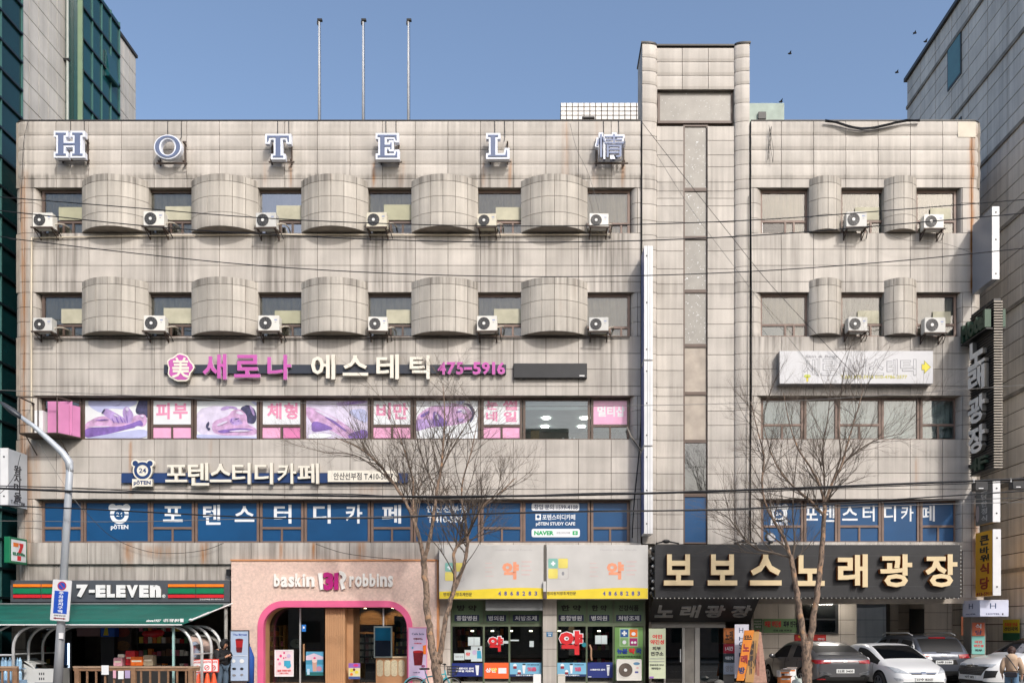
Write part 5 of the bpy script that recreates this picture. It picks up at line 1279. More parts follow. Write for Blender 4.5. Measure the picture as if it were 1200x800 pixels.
CY = M('cyan print', '#3aa3c4', .5, var=.1); NV = M('navy print', '#223a66', .5); RD = M('red print', '#d6262e', .5); OR = M('orange print', '#e87722', .5); PKB = M('bright pink print', '#d8387f', .5); LILAC = M('lilac poster paper', '#c3b3d2', .5, var=.04); GN = M('green print'); PBL = M('pale blue poster paper', '#b3cfe4', .5, var=.06); DRK = M('dark red drink print', '#6d1420', .4, var=.3, scale=15)
WF = WFILM
poster('standing_poster', 'white standing poster with pink hearts in the left ice cream shop window', 323, 343, 762, 791, .15, M('pinkish paper', '#e6d5da', .5), [('e', (329, 768, 1.4, 1.8), PKB), ('e', (333, 764.5, 1.1, 1.3), PKB), ('e', (326, 772, 1.2, 1.2), PKB), ('e', (332.5, 770.5, .9, 1.1), PKB), ('e', (335, 770, .8, .8), PKB), ('r', (333, 340.5, 773.5, 780), CY), ('e', (338, 779, 3.2, 3.4), CY), ('e', (336, 776, 2.3, 2.0), CY), ('e', (328, 777, 1.6, 1.8), PKT), ('e', (338.5, 768, 2.3, 2.2), LILAC), ('t', (325.5, 341, 784, 786.4), RD, '달콤 가득한 하루'), ('t', (328, 338.5, 787.5, 788.8), RD, '5월의 이벤트')], frame=WHITE)
poster('window_poster', 'blue seaside poster with a milkshake on the glass door of the ice cream shop', 358.5, 379, 763, 791, .28, M('sea blue poster', '#5fa9cf', .5, var=.2, scale=4), [('p', [(358.5, 768), (368, 765), (379, 769), (379, 772), (358.5, 773)], M('cloud print', '#d9c6d8', .5)), ('r', (358.5, 379, 773, 778), M('teal sea print', '#3f8fae', .5, var=.2)), ('r', (358.5, 379, 787, 791), M('dark teal print', '#1f6a6d', .5)), ('p', [(366, 774), (371.5, 774), (371, 786), (366.7, 786)], M('peach shake print', '#c9a091', .5)), ('e', (368.7, 773.5, 3.1, 2.4), M('cream print', '#e6d2cc', .5)), ('e', (368.7, 770.5, 1.5, 1.2), PKB), ('e', (374, 783, 3.2, 3), M('rose print', '#b78aa2', .5)), ('r', (360, 363, 783, 790), PBL)])
poster('door_sticker', 'small blue square sticker on the glass door of the ice cream shop', 353.5, 358.5, 731.5, 739.5, .28, M('blue sticker', '#2277cc', .5), [('r', (355, 357, 733.5, 736), WF)], thick=.004)
poster('counter_poster', 'purple and yellow poster leaning at the ice cream counter', 408.5, 422, 776.5, 795, -.1, M('pale yellow paper', '#d9d0a2', .5), [('r', (408.5, 422, 776.5, 782), M('violet print', '#9468b8', .5)), ('e', (417, 779, 3, 1.6), PKB), ('e', (412, 785, 2, 2), M('yellow print')), ('e', (418, 787, 2.2, 1.8), M('yellow print')), ('e', (415, 784, 1.4, 1.5), DRK), ('e', (412, 789.5, 1.7, 1.6), OR), ('r', (408.5, 422, 792, 795), M('slate blue print', '#4a5a90', .5))])
poster('banner_poster', 'tall lilac banner with an iced red drink beside the pink arch', 479.5, 499.5, 735.5, 794, -.40, LILAC, [('t', (482.5, 497, 741, 743.5), NV, 'Cafe bris', .02), ('t', (484.5, 495.5, 746.8, 749.5), DRK, '아메리카노', .04), ('t', (485.5, 494.5, 752.5, 754.2), RD, '디카페인 출시', .03), ('p', [(484, 763), (496.2, 763), (494.5, 779), (485.6, 779)], DRK), ('e', (490, 763, 6, 1.5), M('bright red drink print', '#a81e24', .4, var=.2)), ('p', [(495.5, 756), (499.3, 755), (499.3, 766), (496.2, 766)], OR), ('e', (496, 780, 2.2, 1.6), M('mauve print', '#8d4f74', .5)), ('e', (483.5, 758.5, 1, 1.2), CY), ('t', (484.5, 492, 786.5, 788), NV, '1ml에 1원')], frame=PKT)
t = thing('menu_screen', 'teal and black menu screen hanging on a steel post above the ice cream counter', 'screen', (X(448, 0), .0, Z(770)))
m = MB(); m.rect(*B(438, 459.5, 733, 770, 0), -.06, 0, M('grey screen frame', '#6b7472', .4)); m.build('frame', t)
m = MB(); m.rect(*B(439.5, 458, 735, 750, 0), 0, .006, M('dark teal screen', '#0b3f58', .15, coat=.5)); m.rect(*B(439.5, 458, 750, 768.5, 0), 0, .006, M('black screen', '#0d1420', .12, coat=.5)); m.build('screen', t)
m = MB(); m.tube([(X(449), .05, Z(733)), (X(449), .05, zt3)], .025, ALU, 8); m.build('post', t)
t = thing('ice_cream_counter', 'tan ice cream counter with four oval patterned panels under the menu screen', 'counter', (X(459, .1), .2, 0))
u0, u1 = X(440.5, .1), X(477, .1); v1 = Z(770.5, .1)
m = MB(); m.rect(u0, u1, .12, v1, -.6, -.1, TANW); m.rect(u0 - .03, u1, v1, v1 + .05, -.62, -.06, M('pale counter top', '#cdbb9a', .5)); m.build('body', t)
for k, px in enumerate((445.2, 454, 462, 470.5)): m = MB(); m.rrect(X(px - 3.5, .1), X(px + 3.7, .1), Z(792, .1), Z(772.5, .1), .09, -.1, -.085, M('speckled cream panel', '#d5cbab', .5, var=.45, scale=45)); m.build('oval_panel', t)
for a, b in ((427.5, .7), (464.5, .7)):
    pass
t = thing('display_fridge', 'tall dark display fridge with white tubs inside the ice cream shop', 'fridge', (X(427, 1.6), 1.8, 0))
m = MB(); m.box(X(415, 1.6), X(440, 1.6), 1.75, 2.2, 0, Z(742, 1.6), GLOSSK)
for px in (414.5, 426.5, 439): m.box(X(px, 1.6), X(px, 1.6) + .03, 1.6, 1.75, 0, Z(742, 1.6), GLOSSK)
m.build('cabinet', t)
for py in (752, 760, 768, 776): m = MB(); m.box(X(415, 1.6) + .03, X(439, 1.6), 1.62, 1.749, Z(py, 1.6) - .02, Z(py, 1.6), M('fridge shelf', '#6d7a80', .4)); m.build('shelf_board', t)
for py in (752, 760, 768, 776):
    for i in range(6):
        m = MB(); m.lathe([(.055, 0), (.065, .13), (.05, .15)], (X(417.5 + i * 4, 1.6), 1.68, Z(py, 1.6) + .002), M('white tub' if i % 3 else 'pink tub', '#cfcfca' if i % 3 else '#b98a94', .5), 10); m.build('tub', label='%s tub in the dark display fridge of the ice cream shop' % ('white' if i % 3 else 'pink'), cat='tub', group='%s tubs in the display fridge' % ('white' if i % 3 else 'pink'))
shelves('dark shelf of ice cream cake boxes at the right end of the ice cream shop', X(462, 1.3), X(480, 1.3), 1.3, [1.0, 1.25, 1.5, 1.72], 'on the cake shelf of the ice cream shop', n=6, depth=.3, h=(.12, .18))
m = MB(); m.rect(*B(414, 476, 731.5, 740, 2.4), -2.45, -2.4, M('dark red menu band', '#5a1d18', .5, var=.3)); m.build('menu_band', label='dark red menu band along the back of the ice cream shop', cat='menu board')
WARM = M('warm lamp glow', (1, .72, .35), .4, var=0, emit=14)
for px in (428, 460.5):
    t = thing('downlight', 'lit ceiling spot throwing a warm cone, %s of the menu screen' % ('left' if px < 440 else 'right'), 'lamp', (X(px, 2.2), 2.2, 2.5))
    m = MB(); m.lathe([(.06, 0), (.06, .1)], (X(px, 2.2), 2.2, 2.5), BLACK, 10); m.build('housing', t); m = MB(); m.lathe([(.045, 0), (.045, .006)], (X(px, 2.2), 2.2, 2.492), WARM, 10); m.build('bulb', t)
    l = bpy.data.lights.new('downlight', 'SPOT'); l.energy = 130; l.color = (1, .62, .25); l.spot_size = R_(66); l.spot_blend = .5; l.shadow_soft_size = .03
    o = bpy.data.objects.new('downlight_beam', l); C.objects.link(o); o.location = (X(px, 2.2), 2.2, 2.48); o.rotation_euler = (R_(58), 0, 0); o.parent = t; o.matrix_parent_inverse = Matrix.Translation(-Vector(t.location))
poster('clock', 'round white clock face on the back wall of the ice cream shop', 340, 352, 747, 760, 2.0, M('dim panel', '#4a4a44', .6), [('e', (347, 753.5, 7.5, 6), M('pale clock face', '#9fa69c', .5)), ('r', (346.7, 347.3, 749, 754), BLACK), ('r', (346.7, 350, 753.2, 754), BLACK)], cat='clock')

# ------------------------------------------------------------------ pharmacy
PHB = M('faded white sign sheet', '#c3c2bf', .5, var=.10, scale=1.5); PHY = M('yellow sign band', '#e3cb35', .5, var=.06); FOR = M('faded orange print', '#e59a78', .5, var=.1); FTE = M('faded teal print', '#7fb6ab', .5); FYE = M('faded yellow print', '#ded06a', .5); FGR = M('faded grey print', '#bdb9b8', .5); FPK = M('faded pink print', '#d8b0ac', .5); INDI = M('violet blue print', '#4a4f93', .5)
def pharmsign(label, a, b, emb, yak, say, digits):
    t = thing('shop_sign', label, 'shop sign', (X((a + b) / 2), 0, Z(702)))
    y = -.62; u0, u1, v0, v1 = B(a, b, 638, 701.5, y)
    m = MB(); m.rect(u0, u1, v0, v1, -.02, .62, PHB, side=M('sign return', '#a9a69f', .5)); m.build('cabinet', t, bevel=.01)
    m = MB(); n = 14; pts = [(u0 + .01, v0 + .01), (u1 - .01, v0 + .01)] + [(u1 - .01 - (u1 - u0 - .02) * i / n, Z(690.5, y) + .06 * math.sin(i / n * 3.6 + .8)) for i in range(n + 1)]
    m.poly(pts, .62, .623, PHY); m.build('yellow_band', t)
    m = MB(); e0, e1, e2, e3 = emb; cx, cy = (e0 + e1) / 2, (e2 + e3) / 2
    m.rrect(*B(e0 - 1, e1 + 1, e2 - 1, e3 + 1, y), .06, .62, .622, FGR)
    for (p, q, r, s), mm in (((e0, cx - .3, e2, cy - .3), FTE), ((cx + .3, e1, e2, cy - .3), FYE), ((e0, cx - .3, cy + .3, e3), FYE), ((cx + .3, e1, cy + .3, e3), PHB)): m.rrect(*B(p, q, r, s, y), .04, .622, .625, mm)
    qx, qy = (e0 + cx) / 2, (e2 + cy) / 2; m.rect(*B(qx - 2.6, qx + 2.6, qy - 1, qy + 1, y), .625, .627, WF); m.rect(*B(qx - 1, qx + 1, qy - 2.6, qy + 2.6, y), .625, .6275, WF)
    m.ell(X((cx + e1) / 2, y), Z((cy + e3) / 2, y), .04, .06, .625, .627, GREYT); m.build('emblem', t)
    m = MB(); m.text('약', *B(*yak, y), .62, .624, FOR, .05)
    x0 = yak[0]
    for i in range(4): m.rect(*B(x0 - 20, x0 - 12 + i % 2 * 2, yak[2] + 1 + i * 5, yak[2] + 2 + i * 5, y), .62, .622, M('very faint pink print', '#cdb9b6', .5)); m.rect(*B(yak[1] + 3, yak[1] + 15 - i % 2 * 2, yak[2] - 1 + i * 5, yak[2] + .6 + i * 5, y), .62, .622, M('very faint pink print'))
    m.text('Healthy Beauty Friendly', *B(b - 56, b - 13, 643, 645.2, y), .62, .622, M('very faint grey print', '#b2b0b0', .5), .02)
    m.text('병의원처방조제전문', *B(*say, y), .623, .627, DPR, .015)
    for i, ch in enumerate('4868283'):
        px = digits[0] + (digits[1] - digits[0]) * i / 6; m.text(ch, *B(px - 1.6, px + 1.6, 692.4, 697.4, y), .623, .627, INDI, .04)
    m.build('lettering', t)
pharmsign('faded pharmacy sign with a yellow base beside the pink shop front', 514.5, 637, (521.5, 543, 659, 680), (588.5, 608, 658, 678.5), (519.5, 553, 693.8, 698.2), (585.5, 628))
pharmsign('faded pharmacy sign with a yellow base beside the black karaoke sign', 640.5, 759.5, (642.5, 665.5, 654, 677.5), (711, 731, 658, 678.5), (641, 675, 692.8, 696.8), (708, 748.5))
m = MB(); m.box(X(637.3, -.6), X(640.2, -.6), -.60, -.1, Z(702, -.6), Z(638, -.6), M('dark sign post', '#5d5a55', .5)); m.box(X(636.6, -.66), X(640, -.66), -.74, -.64, Z(693, -.66), Z(681, -.66), M('white lamp tube', '#c9c9c6', .3)); m.box(X(637, -.66), X(639.6, -.66), -.72, -.64, Z(701, -.66), Z(693.4, -.66), M('dark lamp base', '#5a4a44', .5)); m.build('lamp_post', label='short white tube lamp in the gap between the two pharmacy signs', cat='lamp')
m = MB(); m.rect(*B(569, 636, 702.5, 715, -.3), .0, .3, M('grey shutter box', '#6e7172', .5, var=.15)); m.build('shutter_box', label='grey roller shutter box under the left pharmacy sign', cat='shutter box', bevel=.01)
OLF = M('olive green window frame', '#5b6650', .5, var=.15); TRG = M('green transom film', '#5c7355', .4, var=.1, coat=.2)
t = thing('shopfront', 'olive framed pharmacy shop front with green transoms and posters along the base', 'shop front', (X(641), .2, 0))
yp = .22
def bayfront(a, b, splits, last_green=False):
    xs = [a] + splits + [b]
    m = MB()
    for q in xs: m.rect(X(q, yp) - .03, X(q, yp) + .03, 0.02, 3.0, -yp - .06, -yp + .02, OLF)
    for (p0, p1) in ((729.5, 733.5), (702, 704)): m.rect(X(a, yp) + .03, X(b, yp) - .03, Z(p1, yp), Z(p0, yp), -yp - .055, -yp + .016, OLF)
    m.rect(X(a, yp) + .03, X(b, yp) - .03, .0, .16, -yp - .055, -yp + .015, M('grey stone sill', '#8d897f', .7)); m.build('frame', t)
    for i in range(len(xs) - 1):
        u0, u1 = X(xs[i], yp) + .03, X(xs[i + 1], yp) - .03
        m = MB(); m.rect(u0, u1, Z(729.4, yp), Z(704, yp), -yp - .03, -yp - .01, TRG); m.build('transom', t)
        m = MB(); m.rect(u0, u1, .16, Z(733.6, yp), -yp - .03, -yp - .018, SHOPGL); m.build('glass_pane', t)
bayfront(529, 636, [567, 597]); bayfront(652.5, 755, [687.5, 719])
for i, (a, b, s, top) in enumerate(((532.5, 561.5, '종합병원', '방 약'), (570, 593, '병의원', '한 약'), (601, 631.5, '처방조제', '건강식품'), (654.5, 684, '종합병원', '한 약'), (690.5, 714, '병의원', '한 약'), (722, 751.5, '처방조제', '건강식품'))):
    tt = thing('transom_label', 'navy label with white characters on the green transom, number %s from the left' % ['one', 'two', 'three', 'four', 'five', 'six'][i], 'label', (X((a + b) / 2, yp), yp, Z(727.5, yp)))
    m = MB(); m.rect(*B(a, b, 720, 727.5, yp), -yp - .01, -yp - .004, M('navy label', '#20284a', .5)); m.build('plate', tt)
    m = MB(); m.text(s, *B(a + 2.5, b - 2.5, 721, 726.7, yp), -yp - .004, -yp, WF, .015); m.text(top, *B(a + 3, b - 3, 708.5, 715.5, yp), -yp - .01, -yp - .006, INKB, .035); m.build('lettering', tt)
def yak(label, a, b, c, d):
    t = thing('window_emblem', label, 'lettering', (X((a + b) / 2, yp), yp, Z(d, yp)))
    m = MB(); m.text('약', *B(a - .6, b + .6, c - .6, d + .6, yp), -yp - .017, -yp - .012, WF, .10); m.build('outline', t)
    m = MB(); m.text('약', *B(a + .2, b - .2, c + .2, d - .2, yp), -yp - .012, -yp - .004, RD, .05); m.build('letter', t)
yak('small red character with white outline on the left pharmacy window', 572, 589.5, 745, 763)
yak('large red character with white outline on the right pharmacy window', 655, 683, 738.5, 767)
ps = M('navy poster', '#1c2f78', .5, var=.06); lb = M('light blue poster', '#79b6d6', .5, var=.08); yy = yp - .03
poster('base_poster', 'navy poster with a white tube at the foot of the left pharmacy window', 529.5, 565.5, 776.5, 792, yy, ps, [('t', (534, 555, 781.5, 784), WF, '스테로이드 없이', .05), ('t', (534, 555, 784.6, 787), WF, '피부염 치료에', .05), ('p', [(557, 779), (561.5, 779), (560.5, 790.5), (558.3, 790.5)], WF), ('r', (530.5, 534, 790, 790.8), WF)])
poster('base_poster', 'orange poster with a white card at the foot of the left pharmacy window', 567.5, 596, 776, 794.5, yy, M('orange poster', '#e8632f', .5, var=.05), [('t', (569, 582, 782, 787.5), WF, '상담', .04), ('t', (575, 582.5, 782, 787), M('yellow print'), '약'), ('r', (584, 593.5, 782, 788.5), WF)])
for lbl, a, b in (('light blue poster with two white bottles left of the stone pillar', 597.5, 634.5), ('light blue poster with two white bottles right of the stone pillar', 653, 687)):
    poster('base_poster', lbl, a, b, 776, 792, yy, lb, [('e', (a + 6, 779.5, 2.2, 2.5), WF), ('r', (a + 4, a + 8, 780, 783), M('dark red print', '#8d2030', .5)), ('e', (a + 11, 786.5, 2, 2.4), WF), ('r', (a + 9, a + 13, 787, 789.5), M('dark red print')), ('p', [(a + 14.5, 779), (a + 18.5, 779), (a + 17.5, 788.5), (a + 15.5, 788.5)], WF), ('r', (a + 14.8, a + 18.2, 777, 778.4), DPR), ('t', (a + 20.5, b - 6, 781, 786), M('rose red print', '#d0567a', .5), '잇몸', .06), ('t', (a + 20.5, b - 3, 777.5, 779), NV, '이가 탄탄 인사돌'), ('r', (a, b, 789.4, 792), NV), ('t', (a + 7, b - 8, 789.8, 791.4), WF, '잇몸약 인사돌플러스')])
poster('base_poster', 'navy poster with a white tube at the foot of the pharmacy door', 688.5, 718, 775.5, 793.5, yy, ps, [('t', (691.5, 709, 783, 785.2), WF, '스테로이드 없이', .05), ('p', [(711, 781), (714.5, 781), (713.7, 791), (711.8, 791)], WF), ('r', (710.8, 714.6, 778.5, 780.2), WF), ('r', (689.5, 693, 792, 792.8), WF)])
for lbl, a, b, c, d, sh in (('white double notice taped inside the left pharmacy window', 548.5, 562.5, 746, 756, [('r', (555.3, 555.7, 746.5, 755.5), GREYT)]), ('blue and white leaflet with a figure inside the left pharmacy window', 552, 565, 756.5, 774.5, [('e', (561, 760, 1.3, 1.4), DPR), ('p', [(559, 762), (563.5, 762), (564.5, 771), (559, 771)], CY), ('e', (556, 764, 2.6, 3), LILAC)]), ('white leaflet with red print inside the left pharmacy window', 544.5, 552, 761, 772, [('e', (548, 766, 2.4, 2.6), FPK), ('t', (546, 551, 764, 768), RD, '약')]), ('pale leaflet at the lower left of the pharmacy window', 532, 544, 765, 773, [('t', (533.5, 542.5, 768, 770), GREYT, '상담 안내')]), ('pale green double notice on the pharmacy door', 697.5, 711.5, 744, 754, [('r', (704.3, 704.8, 744.5, 753.5), GREYT)]), ('white slip beside the small red character', 589.5, 596.5, 750.5, 753.5, []), ('yellowish slip on the third pharmacy pane', 620.5, 625.5, 750.5, 757.5, []), ('white price strip on the third pharmacy pane', 598, 608, 749, 750.6, [])):
    poster('notice', lbl, a, b, c, d, yp + .01 if False else yp - .0, M('pale notice paper', '#c9d6d8', .5), sh, cat='notice', thick=.004)
poster('address_plate', 'small blue address plate on the stone pillar of the pharmacy', 640.5, 647.5, 740, 745.5, -.03, M('blue plate', '#1f6f9e', .5), [('t', (642.5, 646, 742.6, 744.8), WF, '106', .05), ('t', (641.5, 646.5, 740.6, 742), WF, '선부로')], cat='address plate', thick=.01)
poster('pharmacy_panel', 'green panel with a four square emblem and pharmacy name above the condenser', 720.5, 753.5, 734.5, 797, yp - .04, M('leaf green panel', '#6f9a58', .45, var=.12), [('r', (726, 748, 735.5, 757), M('pale green print', '#a8c79a', .5)), ('r', (727, 736.2, 737, 746), M('strong blue print', '#1b5a9c', .5)), ('r', (737.8, 747, 737, 746), OR), ('r', (727, 736.2, 747.2, 756), M('soft green print', '#7fae6f', .5)), ('r', (737.8, 747, 747.2, 756), M('magenta print', '#a82272', .5)), ('r', (728.6, 734.6, 740.5, 742.5), WF), ('r', (730.6, 732.6, 738.5, 744.5), WF), ('e', (742.4, 742.2, 2.4, 2.2), WF), ('e', (731.6, 752, 2.3, 2.4), WF), ('e', (740.8, 752.3, 1.5, 1.5), WF), ('e', (744.3, 752.3, 1.5, 1.5), WF), ('t', (723, 735.5, 759.3, 765.5), M('royal blue print', '#20409a', .5), '뉴본', .05), ('t', (736.8, 744, 758.8, 765.5), RD, '약', .06), ('t', (745.2, 751.5, 759.3, 765.5), M('royal blue print'), '국', .05), ('t', (723, 751, 767.5, 769.8), M('dark green print', '#274a2a', .5), '병의원처방조제전문')], cat='sign panel')
t = thing('door_handle_bar', 'curved orange tan pull handle with teal disc on the pharmacy door', 'door handle', (X(691, .1), .1, Z(773, .1)))
m = MB(); m.tube([(X(691, .1), .1, Z(755, .1)), (X(692.8, .08), .06, Z(760, .1)), (X(692.5, .08), .06, Z(768, .1)), (X(693.5, .1), .1, Z(773, .1))], .03, M('tan handle', '#b08a6e', .5), 8); m.build('bar', t); m = MB(); m.ell(X(684.5, .18), Z(755, .18), .07, .07, -.2, -.16, M('teal disc', '#2b8a98', .4)); m.build('disc', t)
t = thing('inner_counter', 'dark shelving and counter inside the pharmacy', 'counter', (X(600, 2), 2, 0))
m = MB(); m.box(X(531, 2), X(634, 2), 2, 2.5, 0, .95, M('brown counter', '#4a3a32', .6)); m.build('counter', t)
m = MB(); m.box(X(598, 1.4), X(634, 1.4), 1.3, 1.7, 0, .82, M('dull red counter', '#7a3a34', .6)); m.build('counter', t)
shelves('dark medicine shelf on the left back wall of the pharmacy', X(534, 2.8), X(592, 2.8), 2.8, [1.2, 1.6, 2.0], 'on the left medicine shelf of the pharmacy', n=12, depth=.3)
shelves('dark medicine shelf on the right back wall of the pharmacy', X(656, 2.6), X(716, 2.6), 2.6, [.6, 1.1, 1.5, 1.9], 'on the right medicine shelf of the pharmacy', n=12, depth=.3)
for px in (553.5, 577, 599, 622, 655.5, 702):
    m = MB(); m.lathe([(.05, 0), (.05, .04)], (X(px, 1.4), 1.4, Z(739.5, 1.4)), M('soft lamp glow', (1, .9, .7), .4, var=0, emit=7), 10); m.tube([(X(px, 1.4), 1.4, Z(739.5, 1.4) + .04), (X(px, 1.4), 1.4, 3.02)], .008, BLACK, 5); m.build('ceiling_lamp', label='small lit spot lamp hanging from the pharmacy ceiling', cat='lamp', group='lit spot lamps in the pharmacy')

# ------------------------------------------------------------------ karaoke sign and entrance
GOLD = M('cream gold letter', '#d8c49c', .5, var=.05); GOLDS = M('amber letter return', '#9a5f2c', .5); BULB = M('frosted bulb', '#cfcfc8', .35)
t = thing('shop_sign', 'large black sign with seven cream gold characters over the car park', 'shop sign', (X(946), 0, Z(700)))
yk = -.95; u0, u1, v0, v1 = B(767.5, 1125.5, 638, 700, yk)
m = MB(); m.rect(u0, u1, v0, v1, -.0, .95, BLACKB); m.build('board', t, bevel=.01)
m = MB()
for z in (v0 + .33, v0 + .85, v1 - .33): m.rect(u0 + .05, u1 - .05, z, z + .012, .95, .953, M('faint seam', '#38393c', .5))
m.build('seam', t)
letters(t, '보보스노래광장', [(778, 812.5, 649, 685.5), (829.5, 864, 649, 685.5), (879, 916, 649, 685.5), (932, 966.5, 650, 686), (982, 1017, 649, 687.5), (1031.5, 1069, 649, 687.5), (1084.5, 1122, 649, 687.5)], -.96, -1.14, GOLD, GOLDS, .03)
m = MB()
for i in range(70):
    x = u0 + (u1 - u0) * (i + .5) / 70
    m.lathe([(.012, 0), (.02, .02), (.004, .035)], (x, -.955, v0 - .03), BULB, 6); 
    if i > 18: m.lathe([(.012, 0), (.018, .02), (.004, .03)], (x, -.965, v1 + .002), BULB, 6)
o = m.build('bulb_row', t); o['kind'] = 'stuff'
m = MB()
for i in range(14):
    z = v0 + (v1 - v0) * (i + .5) / 14; m.sphere((u0 - .03, -.75 + .5 * (i % 2), z), .05, BULB if i % 3 else M('dark bulb', '#2a2a2a', .4), 8, 6); m.sphere((u1 + .02, -.93, z), .02, BULB, 6, 4)
o = m.build('bulb_row', t); o['kind'] = 'stuff'
t = thing('entrance_soffit_sign', 'black sloping board with four silver characters over the karaoke entrance', 'sign', (X(826), -.2, Z(728, .3)))
p0 = Vector((0, -.93, Z(701, -.93))); p1 = Vector((0, .30, Z(728, .3))); d = (p1 - p0); L = d.length
fr = Fr((0, p1.y, p1.z), (1, 0, 0), (-d).normalized(), Vector((1, 0, 0)).cross((-d).normalized()))
xa0, xb0 = X(766, -.93), X(890, -.93); xa1, xb1 = X(760, .3), X(879, .3)
m = MB(); m.poly([(xa1, 0), (xb1, 0), (xb0, L), (xa0, L)], -.06, 0, BLACKB, fr); m.build('board', t)
SILV = M('silver letter', '#a8a9aa', .35, metal=.5)
for ch, a, b in (('노', 768.5, 790), ('래', 797.5, 820), ('광', 826.5, 849), ('장', 857, 880)):
    m = MB(); m.text(ch, X(a, -.3), X(b, -.3), L * .22, L * .72, 0, .03, SILV, .03, fr); m.build('letter', t)
ye = .55
t = thing('entrance_door', 'glass entrance with steel frames under the sloping karaoke board', 'door', (X(814, ye), ye, 0))
m = MB(); m.rect(*B(762, 850, 728.5, 735, ye), -ye - .1, -ye + .02, M('brushed steel lintel', '#8f8d88', .35, metal=.5)); m.build('lintel', t)
for a, b in ((778, 780), (799.5, 802.5), (814.5, 820), (848, 851)): m = MB(); m.rect(X(a, ye), X(b, ye), 0.1, Z(735.2, ye), -ye - .08, -ye + .01, M('steel door frame', '#b5b4b0', .3, metal=.6)); m.build('frame', t)
m = MB(); m.rect(X(802.7, ye), X(814.3, ye), .1, Z(735.2, ye), -ye - .05, -ye - .03, M('grey inner panel', '#7d7a74', .4, var=.25)); m.build('side_panel', t)
m = MB(); m.rect(X(820.5, ye), X(847.5, ye), .1, Z(735.2, ye), -ye - .05, -ye - .03, glass('smoky door glass', (.30, .36, .38), .12)); m.build('glass_pane', t)
m = MB(); m.rect(X(780.2, ye), X(799.3, ye), .1, Z(735.2, ye), -ye - .06, -ye - .045, glass('dark door glass', (.25, .25, .25), .05)); d_ = m.build('glass_door', t)
m = MB(); m.tube([(X(797, ye), ye - .08, Z(775, ye)), (X(797, ye), ye - .08, Z(760, ye))], .02, ALU, 8); q = m.build('handle', t); q.parent = d_
m = MB(); m.rect(X(760, .2), X(882, .2), -.14, .1, -3, .3, M('entrance step stone', '#948c82', .8, var=.2)); m.build('step', hotel)
m = MB(); m.rect(X(820, 2), X(848, 2), 0.1, 3, -2.05, -2, M('grey blue corridor wall', '#5a6770', .7)); m.build('corridor_wall', hotel)
# banners and boards beside the entrance
def stander(label, px0, px1, py0, py1, y, base, shapes, lean=0, cat='banner stand'):
    t = poster('banner_stand', label, px0, px1, py0, py1, y, base, shapes, cat=cat)
    m = MB(); cx = X((px0 + px1) / 2, y); z1 = Z(py0, y)
    m.tube([(cx, y + .05, -.1), (cx, y + .05, z1)], .015, BLACK, 6); m.tube([(cx - .25, y + .2, -.14), (cx, y + .05, .1), (cx + .25, y + .2, -.14)], .02, BLACK, 6)
    m.build('pole', t); return t
PGR = M('pale green banner cloth', '#c3ccae', .6, var=.08)
stander('pale green banner stand with red and black characters left of the karaoke door', 760.5, 780, 736, 794.5, -.5, PGR, [('t', (764.5, 776, 743, 748), RD, '여민', .04), ('t', (762, 778.3, 749, 754.5), RD, '약건성', .04), ('t', (764.5, 774.5, 757, 761.5), DPR, '피부', .04), ('t', (762.5, 777.5, 763, 768), DPR, '연구소', .04), ('r', (761, 778.5, 771, 771.6), GREYT), ('r', (761, 778.5, 774.2, 774.8), GREYT), ('t', (761.5, 777.5, 777.5, 779.7), DPR, '진료과목 안내', .02), ('t', (763.5, 774.5, 781.3, 784), DPR, '예약접수', .02), ('r', (761, 766, 792, 794), M('violet print'))])
t = thing('sign_column', 'column of orange red and grey notices at the right side of the karaoke door', 'sign', (X(854.5, .2), .2, Z(791, .2)))
for c, d, mat, s, col in ((735.5, 753.5, M('dull orange print', '#a8602a', .5), '노래', INKB), (754, 765, M('crimson print', '#a5263c', .5), '1시간', WF), (765.5, 775.5, M('slate notice', '#34414a', .5), '이용안내', WF), (776, 789.5, M('pale blue notice', '#9fabbc', .5), '영업', GREYT)):
    m = MB(); m.rect(*B(848, 861, c, d, .2), -.25, -.2, mat); m.text(s, *B(850, 859, c + 3, d - 3, .2), -.2, -.195, col, .03); m.build('notice', t)
m = MB(); m.rect(X(848.2, .2), X(860.8, .2), .1, Z(789.7, .2), -.27, -.255, M('grey post', '#77746e', .6)); m.build('post', t)
stander('white upright banner with dark letters H and HOTEL beside the karaoke door', 861, 877.5, 731, 794, -.35, M('white banner cloth', '#d4d5e2', .5, var=.05), [('t', (866, 871, 735, 741), NV, 'H', .0), ('t', (866, 872, 745.5, 750), NV, 'H', .01), ('t', (866, 872, 751.5, 757), NV, 'O', .01), ('t', (866, 872, 758.5, 763), NV, 'T', .01), ('t', (866, 872, 764.5, 769), NV, 'E', .01)])
def leaning(label, pts, y, mat, shapes, thick=.04):
    t = thing('leaning_board', label, 'sign board', (X(pts[0][0], y), y, Z(pts[0][1], y)))
    m = MB(); m.poly([(X(a, y), Z(b, y)) for a, b in pts], -y - thick, -y, mat); m.build('board', t)
    m = MB(); w = -y
    for s in shapes: m.text(s[0], *B(*s[1], y), w, w + .003, s[2], .05, shear=s[3] if len(s) > 3 else 0)
    m.build('lettering', t); return t
leaning('orange leaning sign board with dark red characters and a yellow top', [(863, 797), (872, 797), (884, 738), (872.5, 738)], -.9, M('orange sign board', '#d9832c', .5, var=.08), [('보보스', (872, 881, 743.5, 749), INKB), ('노', (870.5, 878, 754, 763), M('dark red print')), ('래', (868, 876, 767, 777), M('dark red print')), ('방', (865.5, 873, 781, 789), NV)])
leaning('tan leaning plywood board with faint red writing', [(873, 799), (883, 799), (890, 739.5), (882, 739.5)], -.85, M('tan plywood', '#b98f58', .7, var=.15), [('각종행사', (876.5, 886.5, 750, 790), M('dark print'))])
